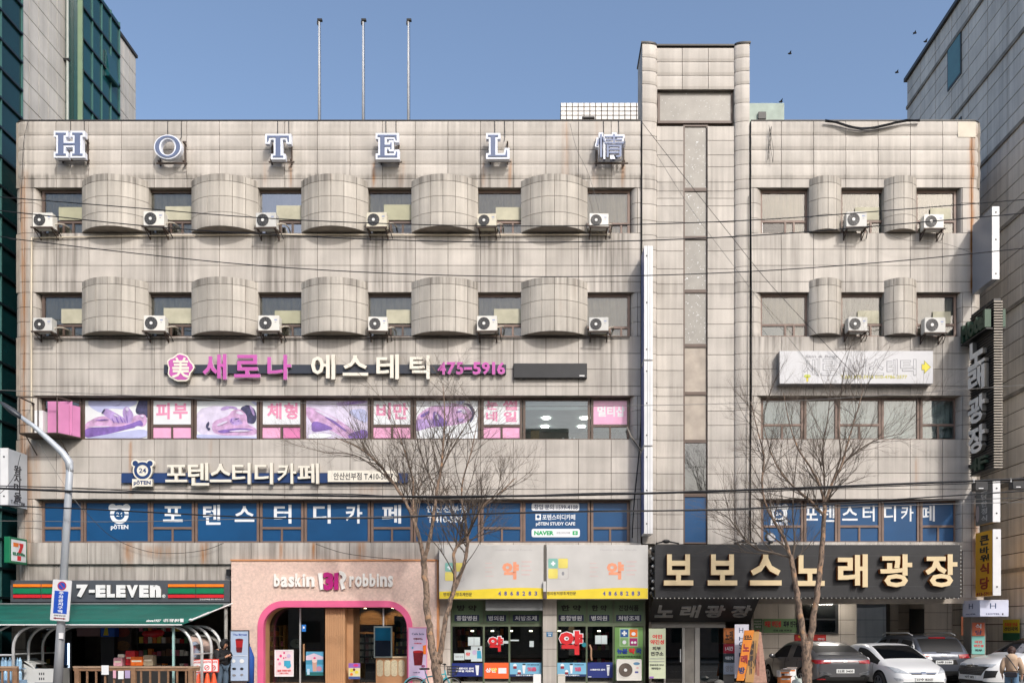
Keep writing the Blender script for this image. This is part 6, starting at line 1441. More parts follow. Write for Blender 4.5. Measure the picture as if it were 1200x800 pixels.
leaning('worn pinkish plywood board leaning by the grey sedan', [(882, 799.5), (899, 799.5), (892, 740), (885.5, 740)], -.7, M('pinkish plywood', '#b59080', .8, var=.25, scale=12), [('노래연습', (884.5, 890, 752, 792), M('faded red print', '#a4685c', .6))])
m = MB(); m.lathe([(.02, 0), (.13, .03), (.15, .1), (.05, .16)], (X(843, -.6), -.6, .1), M('grey metal pot', '#9a9a95', .4, metal=.4), 14); m.build('floodlight', label='small round grey floodlight on the step by the karaoke door', cat='lamp')
# posters in the arcade
yw = 1.58
poster('wall_banner', 'green wall banner with red and black characters left of the arcade window', 894.5, 938, 724.5, 741, yw, M('sage green banner', '#6f8f62', .6, var=.06), [('t', (896, 915, 727, 734.5), RD, '여민 약건성', .05), ('t', (918, 936, 727, 734.5), DPR, '피부 연구소', .05), ('t', (906, 928, 737, 739.5), DPR, '진료 2층 피부과')], cat='banner')
poster('wall_banner', 'darker green notice with pale writing at the left end of the arcade wall', 882, 893.5, 724.5, 741, yw, M('dark sage banner', '#4d6a4a', .6, var=.06), [('t', (884, 892, 726.5, 728.5), M('pale print'), '여민약'), ('t', (883.5, 892.5, 729.8, 731.8), M('pale print'), '피부연구'), ('t', (885, 891.5, 733, 735), M('pale print'), '예약'), ('t', (886, 890, 737.5, 740), RD, '2F')], cat='banner')
poster('wall_banner', 'red wall notice with yellow and white writing above the grey sedan', 931, 968, 743, 750.5, yw, M('red wall notice', '#b3261f', .6), [('t', (935, 952, 744.5, 747), M('yellow print'), '주차금지'), ('t', (958, 966, 747, 749.5), WF, '견인')], cat='banner')
poster('pillar_poster', 'orange notice with white and dark characters on the corner pillar', 1139.5, 1153.8, 729, 744.5, -.02, M('coral poster', '#d8714f', .6, var=.08), [('t', (1143, 1150, 730.5, 736), WF, '식', .03), ('t', (1143, 1151, 738, 743.5), NV, '당', .03)], cat='poster')
poster('pillar_poster', 'turquoise notice with red and dark lines on the corner pillar', 1138.8, 1154, 745, 766, -.02, M('turquoise poster', '#7dbdb4', .6, var=.06), [('t', (1142, 1151, 750, 753.5), RD, '여민', .04), ('t', (1141, 1152.5, 754.5, 758), RD, '약건성', .04), ('t', (1142.5, 1151, 760, 763), DPR, '피부', .04)], cat='poster')
poster('pillar_poster', 'dull orange notice on the shaded wall left of the corner pillar', 1126.5, 1136.5, 722, 744, 1.2, M('rust orange poster', '#8f4f30', .6, var=.15), [('t', (1129, 1135, 724, 742), DPR, '식당')], cat='poster', thick=.03)
t = thing('lightbox_sign', 'small white two sided lightbox with letter H above the corner pillar posters', 'sign', (X(1146), -.2, Z(722)))
HB = M('pale lilac lightbox', '#c9cde0', .4, var=.04)
x0, xm_, x1 = 13.02, 13.33, 13.98
m = MB(); m.poly([(x0, .1), (13.12, -.78), (x1, -.78), (x1, .1)], Z(722, -.7), Z(702.5, -.7), HB, Fr((0, 0, 0), (1, 0, 0), (0, 1, 0), (0, 0, 1))); m.build('cabinet', t, bevel=.01)
m = MB(); z0 = Z(722, -.7); m.text('H', 13.42, 13.6, z0 + .24, z0 + .40, .78, .785, NV, -.005); m.text('HOTEL', 13.3, 13.72, z0 + .06, z0 + .10, .78, .785, NV, .02); m.rect(13.78, 13.82, z0 + .05, z0 + .10, .78, .785, DPR)
fs = Fr((13.12, -.78, 0), Vector((x0 - 13.12, .88, 0)).normalized() * -1, (0, 0, 1), Vector((-.88, x0 - 13.12, 0)).normalized())
m.text('H', -.55, -.35, z0 + .24, z0 + .40, 0, .006, NV, -.005, fs); m.text('HOTEL', -.7, -.2, z0 + .06, z0 + .10, 0, .006, NV, .02, fs); m.build('lettering', t)
t = thing('wall_notice', 'yellow and green notice on the granite wall at the right edge', 'notice', (rx - .05, 0, Z(750)))
m = MB(); fr = LEFTF(rx - .055); ya_, yb2 = rx * 1026 / (1197 - VPX) - DC, rx * 1026 / (1178 - VPX) - DC
za, zb2, zc = CAMZ + (HY - 750) / 37.5, CAMZ + (HY - 741) / 37.5, CAMZ + (HY - 725.5) / 37.5
m.rect(-yb2, -ya_, zb2, zc, 0, .02, M('yellow notice', '#c3b02a', .5), fr); m.rect(-yb2, -ya_, za, zb2 - .003, 0, .02, M('dark green notice', '#1f5a3c', .5), fr); m.build('sheet', t)
m = MB(); m.text('주차장 안내', -yb2 + .1, -ya_ - .1, zc - .22, zc - .1, .02, .024, RD, .02, fr); m.text('견인지역', -yb2 + .08, -ya_ - .08, zb2 + .06, zb2 + .18, .02, .024, DPR, .03, fr); m.build('lettering', t)
# ------------------------------------------------------------------ air conditioner condensers
ACW = M('off white condenser casing', '#d8d6cf', .45, var=.10, scale=4); FAN = M('dark fan grille', '#3b3b3c', .5); HUB = M('white fan hub', '#e0e0dd', .4)
PIPE = M('taped pipe', '#b9b2a4', .7, var=.2)
def condenser():
    t = thing('air_conditioner', 'x', 'air conditioner', (0, 0, 0), 'condensers hung below the upper windows')
    w, h, d = .60, .44, .28
    m = MB(); m.rrect(-w / 2, w / 2, .06, .06 + h, .02, .12, .12 + d, ACW, n=2); m.build('casing', t, bevel=.008)
    m = MB(); cx, cz = -.09, .06 + h / 2
    m.ell(cx, cz, .175, .175, .12 + d, .12 + d + .004, M('fan well', '#77787a', .5))
    for r in (.055, .085, .115, .145, .172): m.ring(cx, cz, r - .009, r + .006, .12 + d + .004, .12 + d + .014, FAN, n=22)
    for a in range(0, 360, 30): c_, s_ = math.cos(R_(a)), math.sin(R_(a)); m.poly([(cx + .05 * c_ - .008 * s_, cz + .05 * s_ + .008 * c_), (cx + .05 * c_ + .008 * s_, cz + .05 * s_ - .008 * c_), (cx + .17 * c_ + .014 * s_, cz + .17 * s_ - .014 * c_), (cx + .17 * c_ - .014 * s_, cz + .17 * s_ + .014 * c_)], .12 + d + .003, .12 + d + .012, FAN)
    f = m.build('fan_grille', t); m = MB(); m.ell(cx, cz, .045, .045, .12 + d + .014, .12 + d + .022, HUB, n=14); q = m.build('hub', t); q.parent = f
    m = MB(); m.rect(.16, .24, .36, .39, .12 + d, .12 + d + .003, M('blue grey mark', '#7f8fb5', .5)); m.rect(.17, .22, .30, .315, .12 + d, .12 + d + .003, GREYT); m.build('maker_plate', t)
    m = MB()
    for x in (-w / 2 + .02, w / 2 - .05):
        m.box(x, x + .03, -.46, -.0, .015, .05, STEEL); m.box(x, x + .03, -.03, 0.0, -.16, .42, STEEL)
        m.tube([(x + .015, -.40, .015), (x + .015, -.02, -.15)], .014, STEEL, 5)
    m.box(-w / 2 - .03, w / 2 + .03, -.47, -.43, .01, .05, STEEL)
    m.build('bracket', t)
    m = MB(); m.tube([(w / 2 - .02, -.25, .2), (w / 2 + .10, -.24, .24), (w / 2 + .16, -.05, .30), (w / 2 + .17, .22, .33)], .022, PIPE, 6); m.tube([(w / 2 - .05, -.22, .1), (w / 2 + .08, -.2, .0), (w / 2 + .10, -.02, -.12)], .014, BLACK, 5); m.build('hose', t)
    return t
ac0 = condenser(); first = True
ordn = ['first', 'second', 'third', 'fourth', 'fifth', 'sixth']
acs = [(52, 268, 'top', 0), (182, 267, 'top', 1), (313.5, 268.5, 'top', 2), (442.5, 268, 'top', 3), (571.5, 267.5, 'top', 4), (701, 267.5, 'top', 5),
       (52, 389, 'lower', 0), (182, 389, 'lower', 1), (316, 389, 'lower', 2), (442.5, 389, 'lower', 3), (571.5, 389, 'lower', 4), (702, 389, 'lower', 5)]
labs = []
for px, py, r, i in acs: labs.append('white condenser at the %s window from the left, %s bay row, left wing' % (ordn[i], r))
acs2 = [(1003, 268), (1093, 269.5), (1003, 389), (1094, 391)]
labs += ['white condenser between the two slim bays in the top row', 'white condenser right of the slim bays in the top row', 'white condenser between the two slim bays in the lower row', 'white condenser right of the slim bays in the lower row']
for (px, py), l in zip([(a[0], a[1]) for a in acs] + acs2, labs):
    loc = (X(px, -.3), 0, Z(py, -.3) - .06)
    if first: ac0.location = loc; ac0['label'] = l; first = False
    else:
        q = copy_thing(ac0, loc, l); k = rnd.uniform(.95, 1.06); q.scale = (k, 1, k * rnd.uniform(.96, 1.04)); q.rotation_euler = (0, 0, R_(rnd.uniform(-4, 4)))
        cm = [ACW, M('yellowed condenser casing', '#cfc9b6', .5, var=.15, scale=4), M('grey condenser casing', '#c4c4c0', .5, var=.15, scale=4)][rnd.randrange(3)]
        for ch in q.children:
            if ch.name.startswith('casing'): ch.material_slots[0].link = 'OBJECT'; ch.material_slots[0].material = cm
m = MB()
for a, b, c, d in ((891, 921, 259, 261), (891, 893.5, 261.02, 272.8), (919, 921, 261.02, 272.8)): m.rect(*B(a, b, c, d, .2), -.24, -.18, WHITE)
m.rect(*B(893.5, 919, 261.02, 272.8, .2), -.24, -.22, BLACK); m.build('window_insert', label='white framed dark insert in the top window just right of the tower', cat='window insert')
m = MB(); m.rect(*B(893, 918, 380, 393, .24), -.26, -.235, M('pale blue pane', '#7f9aa8', .2, coat=.4)); m.rect(*B(893, 918, 379, 380.2, .22), -.26, -.21, WHITE); m.build('window_insert', label='pale blue pane with white top in the lower window just right of the tower', cat='window insert')
# condenser at the pharmacy
t = thing('air_conditioner', 'large off white condenser with a brown fan standing in front of the green pharmacy panel', 'air conditioner', (X(737, -.3), -.3, .1))
m = MB(); y = -.25; u0, u1, v0, v1 = B(722.5, 752, 772, 797, y); m.rrect(u0, u1, v0, v1, .03, .0, .25, ACW, n=3); m.build('casing', t, bevel=.012)
m = MB(); cx, cz = X(733, y), Z(784.5, y); m.ell(cx, cz, .215, .215, .25, .256, M('brown fan disc', '#6a5f57', .5)); f = None
for r in range(5): m.ring(cx, cz, .06 + r * .035, .068 + r * .035, .256, .266, M('brown grille ring', '#574d46', .5), n=24)
m.ring(cx, cz, .212, .235, .25, .27, ACW, n=28); f = m.build('fan_grille', t); m = MB(); m.ell(cx, cz, .05, .05, .256, .28, HUB, n=14); q = m.build('hub', t); q.parent = f
m = MB(); m.ell(X(746, y), Z(777, y), .10, .045, .25, .254, M('steel blue oval', '#5a86a8', .5)); m.rect(X(744, y), X(748, y), Z(788, y), Z(786, y), .25, .254, M('violet blue print')); m.ell(X(747, y), Z(782, y), .04, .03, .25, .254, FPK); m.build('sticker', t)
# low white box and parcel at the pharmacy
m = MB(); u0, u1, v0, v1 = B(653.5, 662, 789, 799, -.5); m.rrect(u0, u1, -.148, v1, .02, .5, .8, M('white plastic bin', '#cdc9c0', .5), n=2); m.rect(u0 - .01, u1 + .01, v1 - .05, v1 - .02, .48, .81, M('bin lid rim', '#b9b4aa', .5)); m.build('bin', label='small white bin at the foot of the right pharmacy window', cat='bin')
t = thing('parcel', 'small parcel with orange white and blue wrapping by the stone pillar', 'parcel', (X(630, -.5), -.6, -.15))
m = MB(); u0, u1, v0, v1 = B(625, 634, 789, 799, -.5); m.rrect(u0, u1, -.149, v1, .03, .5, .8, WHITE, n=2); m.build('box', t); m = MB(); m.rect(u0 + .02, u1 - .02, v1 - .08, v1 - .02, .5, .505, OR); m.rect(u0 + .02, u1 - .02, v1 - .2, v1 - .12, .5, .505, M('royal blue print')); m.build('label_print', t)

# ------------------------------------------------------------------ flagpoles, birds
for px, lab_ in ((374, 'leftmost of the three bare white flagpoles on the roof'), (425.5, 'middle one of the three bare white flagpoles on the roof'), (478.5, 'rightmost of the three bare white flagpoles on the roof')):
    y = 1.0; t = thing('flagpole', lab_, 'flagpole', (X(px, y), y, Z(146)), 'flagpoles on the roof')
    m = MB(); m.tube([(X(px, y), y, Z(146)), (X(px, y), y, Z(80, y)), (X(px, y), y, Z(25, y))], [.04, .036, .026], M('dull white pole', '#b3b6ba', .5, var=.1), 10); m.build('pole', t, smooth=True)
    m = MB(); m.tube([(X(px, y) + .06, y - .02, Z(143)), (X(px, y) + .05, y - .02, Z(26, y))], .006, BLACK, 4); m.build('halyard', t)
    m = MB(); m.box(X(px, y) - .05, X(px, y) + .10, y - .05, y + .05, Z(25, y), Z(23, y), BLACK); m.box(X(px, y) - .06, X(px, y) - .02, y - .05, y + .05, Z(29, y), Z(26, y), BLACK); m.build('truck', t)
BIRD = M('black feathers', '#15151a', .7)
for i, (px, py, a) in enumerate(((925.5, 63, .5), (1072, 39, -.2), (1084.5, 49, .7), (1051, 85, .2), (915, 119.5, .9))):
    y = 30; c = P(px, py, y); m = MB(); s = .085
    m.sphere(c, s, BIRD, 8, 6, (1.6, .7, .6))
    for k in (-1, 1): m.add([c + Vector((-.06, 0, .02)), c + Vector((.09, 0, .02)), c + Vector((-.02 + a * .1, k * .24, .05 + a * .06)), c + Vector((.0, k * .12, .05)), c + Vector((.0, k * .12, .07))], [(0, 1, 3), (1, 2, 3), (2, 0, 3), (0, 4, 1), (1, 4, 2), (2, 4, 0)], BIRD)
    m.build('bird', label='tiny dark bird flying in the blue sky above the right wing', cat='bird', group='birds in the sky')

# ------------------------------------------------------------------ overhead cables
CAB = M('black cable', '#1a1a1c', .5, var=0); CABG = M('grey cable', '#6d6c6a', .5, var=0)
def cable(label, pts, y, r=.013, mat=CAB, n=5, group=None, extend=True):
    """smooth curve through pixel points at depth y"""
    q = [P(a, b, y) for a, b in pts]
    if extend:
        q = [q[0] + (q[0] - q[1]) * (6 / max(.1, (q[0] - q[1]).length))] + q + [q[-1] + (q[-1] - q[-2]) * (6 / max(.1, (q[-1] - q[-2]).length))]
    out = []
    for i in range(len(q) - 1):
        p0, p1, p2, p3 = q[max(i - 1, 0)], q[i], q[i + 1], q[min(i + 2, len(q) - 1)]
        k = 10
        for j in range(k):
            t = j / k
            out.append(.5 * ((2 * p1) + (p2 - p0) * t + (2 * p0 - 5 * p1 + 4 * p2 - p3) * t * t + (3 * p1 - p0 - 3 * p2 + p3) * t ** 3))
    out.append(q[-1])
    m = MB(); m.tube(out, r, mat, n); return m.build('overhead_cable', label=label, cat='cable', group=group)
cable('black street cable crossing the top bay row, highest of the long cables', [(0, 231), (150, 243), (300, 255), (450, 262), (600, 265), (750, 263), (900, 257), (1050, 246), (1200, 234)], -4.6, .0125)
cable('black street cable running just below the top bay row', [(0, 247), (172, 265), (300, 274), (450, 281), (600, 284), (750, 282), (900, 275), (1050, 263), (1200, 250)], -4.9, .0135)
cable('black street cable crossing the wall band between the two bay rows', [(0, 277), (17, 280), (150, 296), (300, 311), (450, 320), (600, 324), (750, 323), (900, 317), (1050, 306), (1200, 291)], -4.4, .0125)
cable('thin pale cable running across the third floor windows', [(0, 457), (150, 463), (300, 470), (450, 475), (600, 476), (750, 475), (900, 471), (1050, 462), (1200, 451)], -4.2, .008, CABG)
cable('thick twisted cable bundle just above the blue window band', [(0, 572), (100, 576), (200, 577.5), (300, 579), (450, 581.5), (600, 581), (750, 578), (900, 573), (1050, 567), (1200, 561)], -4.5, .03)
cable('slimmer cable slung under the thick bundle above the blue windows', [(0, 569), (100, 572), (250, 579.5), (400, 578.5), (520, 583.5), (700, 577.5), (850, 577), (1000, 571), (1200, 564)], -4.4, .014)
cable('black cable crossing the upper part of the blue window band', [(0, 592), (120, 597), (300, 606), (430, 607), (560, 602), (700, 598.5), (850, 597), (1000, 588), (1200, 575)], -4.8, .018)
cable('grey cable sagging across the middle of the blue window band', [(0, 610), (150, 611), (300, 607.5), (450, 606), (600, 600.5), (750, 599), (900, 596.5), (1050, 592), (1200, 588)], -4.3, .009, CABG)
cable('thin grey cable below the cable boxes at the right', [(620, 601), (800, 597), (950, 592), (1100, 586), (1200, 583)], -4.0, .009, CABG)
for lab_, pts, y, r in (('thin diagonal cable falling from the tower top across the right wing', [(752, 143), (800, 205), (850, 268), (900, 330), (960, 395), (1002, 440)], -.4, .008),
                        ('thin diagonal cable falling from the parapet beside the tower', [(770, 182), (810, 245), (860, 312), (910, 378), (960, 440)], -.35, .006),
                        ('thin cable dropping from the roof left of the tower', [(668, 145), (676, 175), (690, 205), (703, 250)], -.3, .006),
                        ('black cable hanging down the joint between left wing and tower', [(752.2, 142), (752, 250), (751.5, 400), (751, 500), (743, 590), (741, 630)], -.06, .018),
                        ('black cable hanging down the joint between tower and right wing', [(879.5, 145), (880, 250), (881, 400), (880, 520), (877, 640)], -.05, .014),
                        ('second thin cable hanging beside the joint of tower and right wing', [(877, 230), (876.5, 400), (875, 520), (873, 640)], -.05, .009),
                        ('thin grey wire sagging below the blue windows at the left', [(98, 597), (130, 628), (170, 645), (205, 648), (240, 644), (262, 636)], -.25, .008),
                        ('thin wire hanging above the pink shop front by the left tree', [(370, 637), (400, 647), (433, 652), (470, 655)], -.35, .008),
                        ('thin guy wire from the balcony cage toward the lamp post', [(45, 518), (62, 547), (85, 582), (100, 600)], -.5, .006),
                        ('thin pale wire looping from the slim bays to the right blade sign', [(1036, 272), (1060, 281), (1100, 284), (1130, 293), (1140, 298)], -.4, .006),
                        ('thin wire at the far left falling from the roof edge', [(33, 142), (28, 165), (26, 200), (24, 260)], -.12, .008),
                        ('thin wire crossing the white blade sign at the left edge', [(24, 532), (18, 555), (8, 570), (0, 578)], -1.6, .008)):
    cable(lab_, pts, y, r, CAB if r > .007 else CABG, 4, extend=False)
m = MB()
for k, (dy, dz, s) in enumerate(((0, 0, 1), (-.03, -.03, .9), (.03, .03, .8), (-.02, .05, .7))):
    pts = [(967, 141.5), (980, 144), (995, 149), (1010, 151), (1025, 149), (1045, 144.5), (1062, 141.5), (1078, 142)]
    m.tube([P(a, b + (dz * 38) * math.sin(i * 1.1 + k), -.12 + dy) for i, (a, b) in enumerate(pts)], .022 * s, CAB, 5)
m.build('cable_tangle', label='loose bundle of black cables sagging over the right wing parapet', cat='cable')
m = MB()
for k in range(5): m.tube([P(901 + k * .8 + 2.2 * math.sin(k * 1.3 + i * .45), 147 + i * 5 + k, -.1 - .01 * k) for i in range(9)], .006, CAB, 4)
m.build('cable_tangle', label='small loop of thin cables hanging on the parapet right of the tower', cat='cable')
m = MB(); PVC = M('cream conduit', '#cfc4b0', .6, var=.15)
m.tube([P(37, 515, -.06), P(36.5, 380, -.06), P(37, 279, -.06)], .028, PVC, 6); m.tube([P(37, 279, -.06), P(120, 277, -.06), P(300, 275, -.06), P(560, 275.5, -.06), P(716, 275, -.06)], .022, PVC, 6)
m.build('conduit', label='cream conduit running up the left corner and along the top bay row', cat='conduit')
m = MB(); m.tube([P(40, 396.5, -.05), P(300, 396.5, -.05), P(738, 394.5, -.05)], .02, M('dark conduit', '#57504a', .6), 6); m.build('conduit', label='dark conduit running along the foot of the lower bay row', cat='conduit')
m = MB(); m.tube([P(735, 500, .1), P(740, 512, -.1), P(748, 522, -.1), P(752, 532, -.1)], .02, PVC, 6); m.tube([P(735.5, 502, .1), P(741, 514, -.12), P(751, 528, -.12)], .012, BLACK, 5); m.build('conduit', label='short bent conduit leaving the last third floor window beside the tower', cat='conduit')
for lab_, px0, px1, py0, py1 in (('small black cable box hanging on the bundle at the right corner', 1140.5, 1155, 565, 575), ('long black cable box hanging on the bundle at the right edge', 1184, 1206, 564.5, 573.5)):
    y = -4.5; t = thing('cable_box', lab_, 'cable box', (X((px0 + px1) / 2, y), y, Z(py1, y)))
    m = MB(); m.rrect(*B(px0, px1, py0, py1, y), .03, 4.4, 4.62, BLACKB, n=3); m.build('case', t, bevel=.01)
    m = MB(); u0, u1, v0, v1 = B(px0, px1, py0, py1, y); m.rect(u0 + .08, u0 + .2, v0 + .04, v0 + .06, 4.62, 4.625, WHITE); m.rect(u0 - .0, u0 + .02, v1, v1 + .09, 4.48, 4.52, WHITE); m.build('clip', t)

# ------------------------------------------------------------------ street lamp with no parking sign
LAMPG = M('pale blue grey lamp paint', '#bcc3ca', .4, metal=.2, var=.08); LAMPD = M('grey pole base paint', '#7c7f83', .5, var=.15)
y = -4.4
t = thing('street_lamp', 'pale grey leaning street lamp with a bent arm at the left', 'street lamp', P(67, 806, y))
base = P(66.5, 822, y); mid = P(71.5, 731, y); top = P(82, 546, y)
m = MB(); m.tube([base, mid], [.118, .105], LAMPD, 14); m.build('base_pole', t, smooth=True)
m = MB(); m.tube([mid, top, top + (top - mid).normalized() * .1], [.098, .085, .06], LAMPG, 14); m.build('pole', t, smooth=True)
m = MB(); m.tube([P(82, 553, y), P(81, 541, y), P(74, 531, y), P(60, 517.5, y), P(40, 499.5, y), P(24, 488, y)], [.085, .10, .085, .075, .06, .05], LAMPG, 10); m.build('arm', t, smooth=True)
m = MB(); a, b = P(26, 490, y), P(1, 471, y); d = (b - a).normalized(); n_ = Vector((0, -1, 0)); u_ = d.cross(n_)
for i, (q, w, h) in enumerate(((0, .05, .04), (.15, .10, .07), (.5, .13, .08), (.85, .10, .05), (1, .04, .03))):
    c = a.lerp(b, q)
    for k in range(10):
        th = 2 * math.pi * k / 10; m.v.append(c + n_ * (w * math.cos(th)) + u_ * (h * math.sin(th)))
for i in range(4):
    for k in range(10): m.f.append((i * 10 + k, i * 10 + (k + 1) % 10, (i + 1) * 10 + (k + 1) % 10, (i + 1) * 10 + k)); m.m.append(M('dark lamp head', '#3a3f46', .4))
m.f.append(tuple(range(9, -1, -1))); m.m.append(M('dark lamp head')); m.f.append(tuple(range(40, 50))); m.m.append(M('dark lamp head'))
m.build('lamp_head', t, smooth=True)
m = MB(); m.rect(*B(69, 74, 741, 748, y - .12), 4.50, 4.525, WHITE); m.build('sticker', t)
t = thing('no_parking_sign', 'white no parking sign board with a blue panel on the street lamp pole', 'traffic sign', P(71, 727, -4.56))
ax = (P(73, 679, -4.56) - P(69.3, 727, -4.56)).normalized(); uu = ax.cross(Vector((0, 1, 0))) * -1
if uu.x < 0: uu = -uu
fr = Fr(P(71.3, 703, -4.56), uu, ax, (0, -1, 0)); k = 1 / 45.7
m = MB(); m.rrect(-11 * k, 11 * k, -24 * k, 24 * k, .03, -.02, 0, M('white sign plate', '#d6d8da', .4, var=.06), fr); m.build('plate', t)
m = MB(); m.ell(0, 17 * k, 5.2 * k, 5.2 * k, 0, .004, M('sign red', '#b5283a', .45), fr); m.ell(0, 17 * k, 4.0 * k, 4.0 * k, .004, .007, M('sign blue', '#1f4fb4', .45), fr); m.poly([(-3.3 * k, 20.3 * k - .01), (-2.6 * k, 20.8 * k - .01), (3.3 * k, 13.9 * k), (2.6 * k, 13.4 * k)], .007, .009, M('sign red'), fr); m.build('symbol', t)
m = MB(); m.rect(-8 * k, 8 * k, -15.5 * k, 11 * k, 0, .004, M('sign blue'), fr)
for i, ch in enumerate('주차금지구역'): m.text(ch, -2.8 * k, 2.8 * k, (6.7 - 4.3 * i) * k, (10.4 - 4.3 * i) * k, .004, .008, WF, .03, fr)
m.build('blue_panel', t)
m = MB(); m.text('선부동 안산시장', -7 * k, 7 * k, -18.7 * k, -17 * k, 0, .004, DPR, .02, fr); m.rect(-4.5 * k, 4.5 * k, -21.8 * k, -20.6 * k, 0, .004, M('sign dark red', '#7d2130', .5), fr); m.poly([(-7.5 * k, -21.2 * k), (-4.5 * k, -19.9 * k), (-4.5 * k, -22.5 * k)], 0, .0045, M('sign dark red'), fr); m.poly([(7.5 * k, -21.2 * k), (4.5 * k, -19.9 * k), (4.5 * k, -22.5 * k)], 0, .0045, M('sign dark red'), fr); m.build('lettering', t)

# ------------------------------------------------------------------ bare street trees
def bark():
    m = M('flaky bark', '#8f7a69', .9, var=.3, scale=6, bump=.9, bscale=26); n, l = m.node_tree.nodes, m.node_tree.links
    b = n['Principled BSDF']; tc = n.new('ShaderNodeTexCoord')
    mp = n.new('ShaderNodeMapping'); mp.inputs['Scale'].default_value = (1, 1, .45); l.new(tc.outputs['Object'], mp.inputs[0])
    v = n.new('ShaderNodeTexNoise'); v.inputs['Scale'].default_value = 17; v.inputs['Detail'].default_value = 6; l.new(mp.outputs[0], v.inputs['Vector'])
    r = n.new('ShaderNodeMapRange'); r.inputs[1].default_value = .50; r.inputs[2].default_value = .56; l.new(v.outputs[0], r.inputs[0])
    src = b.inputs['Base Color'].links[0].from_socket
    mx = n.new('ShaderNodeMix'); mx.data_type = 'RGBA'; l.new(r.outputs[0], mx.inputs[0]); l.new(src, mx.inputs[6]); mx.inputs[7].default_value = (.115, .085, .066, 1)
    v2 = n.new('ShaderNodeTexNoise'); v2.inputs['Scale'].default_value = 4; l.new(tc.outputs['Object'], v2.inputs['Vector'])
    r2 = n.new('ShaderNodeMapRange'); r2.inputs[1].default_value = .62; r2.inputs[2].default_value = .68; r2.inputs[4].default_value = .8; l.new(v2.outputs[0], r2.inputs[0])
    m2 = n.new('ShaderNodeMix'); m2.data_type = 'RGBA'; l.new(r2.outputs[0], m2.inputs[0]); l.new(mx.outputs[2], m2.inputs[6]); m2.inputs[7].default_value = (.42, .25, .14, 1)
    l.new(m2.outputs[2], b.inputs['Base Color']); return m
BARK = bark(); TWIG = M('dark twig bark', '#60564d', .9, var=.3, scale=5)
def tree(label, stems, y, seed, nt, clip):
    rn = random.Random(seed)
    t = thing('bare_tree', label, 'tree', P(stems[0][0][0], 806, y))
    trunk = MB(); crown = MB()
    tips = []
    for pts in stems:
        q = []; rad = []
        for i, p in enumerate(pts):
            q.append(P(p[0], p[1], y)); rad.append(p[2] * (.64 if p[2] > .07 else .74))
        # densify with wobble
        o = []; rr = []
        for i in range(len(q) - 1):
            p0, p1, p2, p3 = q[max(i - 1, 0)], q[i], q[i + 1], q[min(i + 2, len(q) - 1)]
            k = 5
            for j in range(k):
                s = j / k
                c = .5 * ((2 * p1) + (p2 - p0) * s + (2 * p0 - 5 * p1 + 4 * p2 - p3) * s * s + (3 * p1 - p0 - 3 * p2 + p3) * s ** 3)
                r = rad[i] + (rad[i + 1] - rad[i]) * s
                w = r * .22
                if 0 < i + j: c = c + Vector((rn.uniform(-w, w), rn.uniform(-w, w), 0))
                o.append(c); rr.append(r * rn.uniform(.93, 1.08))
        o.append(q[-1]); rr.append(rad[-1])
        big = rad[0] > .034
        (trunk if big else crown).tube(o, rr, BARK if big else TWIG, 10 if big else 6)
        for i in range(len(o)):
            if rr[i] < .05: tips.append((o[i], (o[min(i + 1, len(o) - 1)] - o[max(i - 1, 0)]).normalized(), rr[i]))
    cnt = [0]
    def grow(p, d, L, r, lev):
        cnt[0] += 1
        n = max(3, int(L / .16)); pts = [p]; c = p.copy(); d = d.copy(); bend = Vector((rn.uniform(-1, 1), rn.uniform(-1, 1), rn.uniform(.0, 1.0))) * .10
        for i in range(n):
            d = (d + bend * .5 + Vector((rn.uniform(-1, 1), rn.uniform(-1, 1), rn.uniform(-.6, 1))) * .085).normalized()
            c = c + d * (L / n); pts.append(c.copy())
        rad = [r * (1 - .62 * i / n) for i in range(n + 1)]
        crown.tube(pts, rad, TWIG, 5 if r > .012 else 3, cap=False)
        if lev <= 0 or L < .18: return
        k = rn.randint(3, 5) if lev > 1 else rn.randint(2, 4)
        for i in range(k):
            s = rn.uniform(.25, 1.0); j = min(n - 1, int(s * n)); q = pts[j].lerp(pts[j + 1], s * n - j if s < 1 else 1)
            dd = (pts[j + 1] - pts[j]).normalized()
            perp = dd.cross(Vector((rn.uniform(-1, 1), rn.uniform(-1, 1), rn.uniform(-1, 1)))).normalized()
            a = R_(rn.uniform(22, 48)); nd = (dd * math.cos(a) + perp * math.sin(a) + Vector((0, 0, .10))).normalized()
            grow(q, nd, L * rn.uniform(.45, .72), rad[j] * .68, lev - 1)
    for i in range(nt):
        p, d, r = tips[rn.randrange(len(tips))]
        perp = d.cross(Vector((rn.uniform(-1, 1), rn.uniform(-1, 1), rn.uniform(-1, 1)))).normalized()
        a = R_(rn.uniform(20, 60)); nd = (d * math.cos(a) + perp * math.sin(a) + Vector((0, 0, .15))).normalized()
        if nd.z < -.1: continue
        grow(p, nd, rn.uniform(.6, 1.6), max(.009, min(.019, r * .55)), 3)
    trunk.build('trunk', t, smooth=True); crown.build('crown', t)
    return t
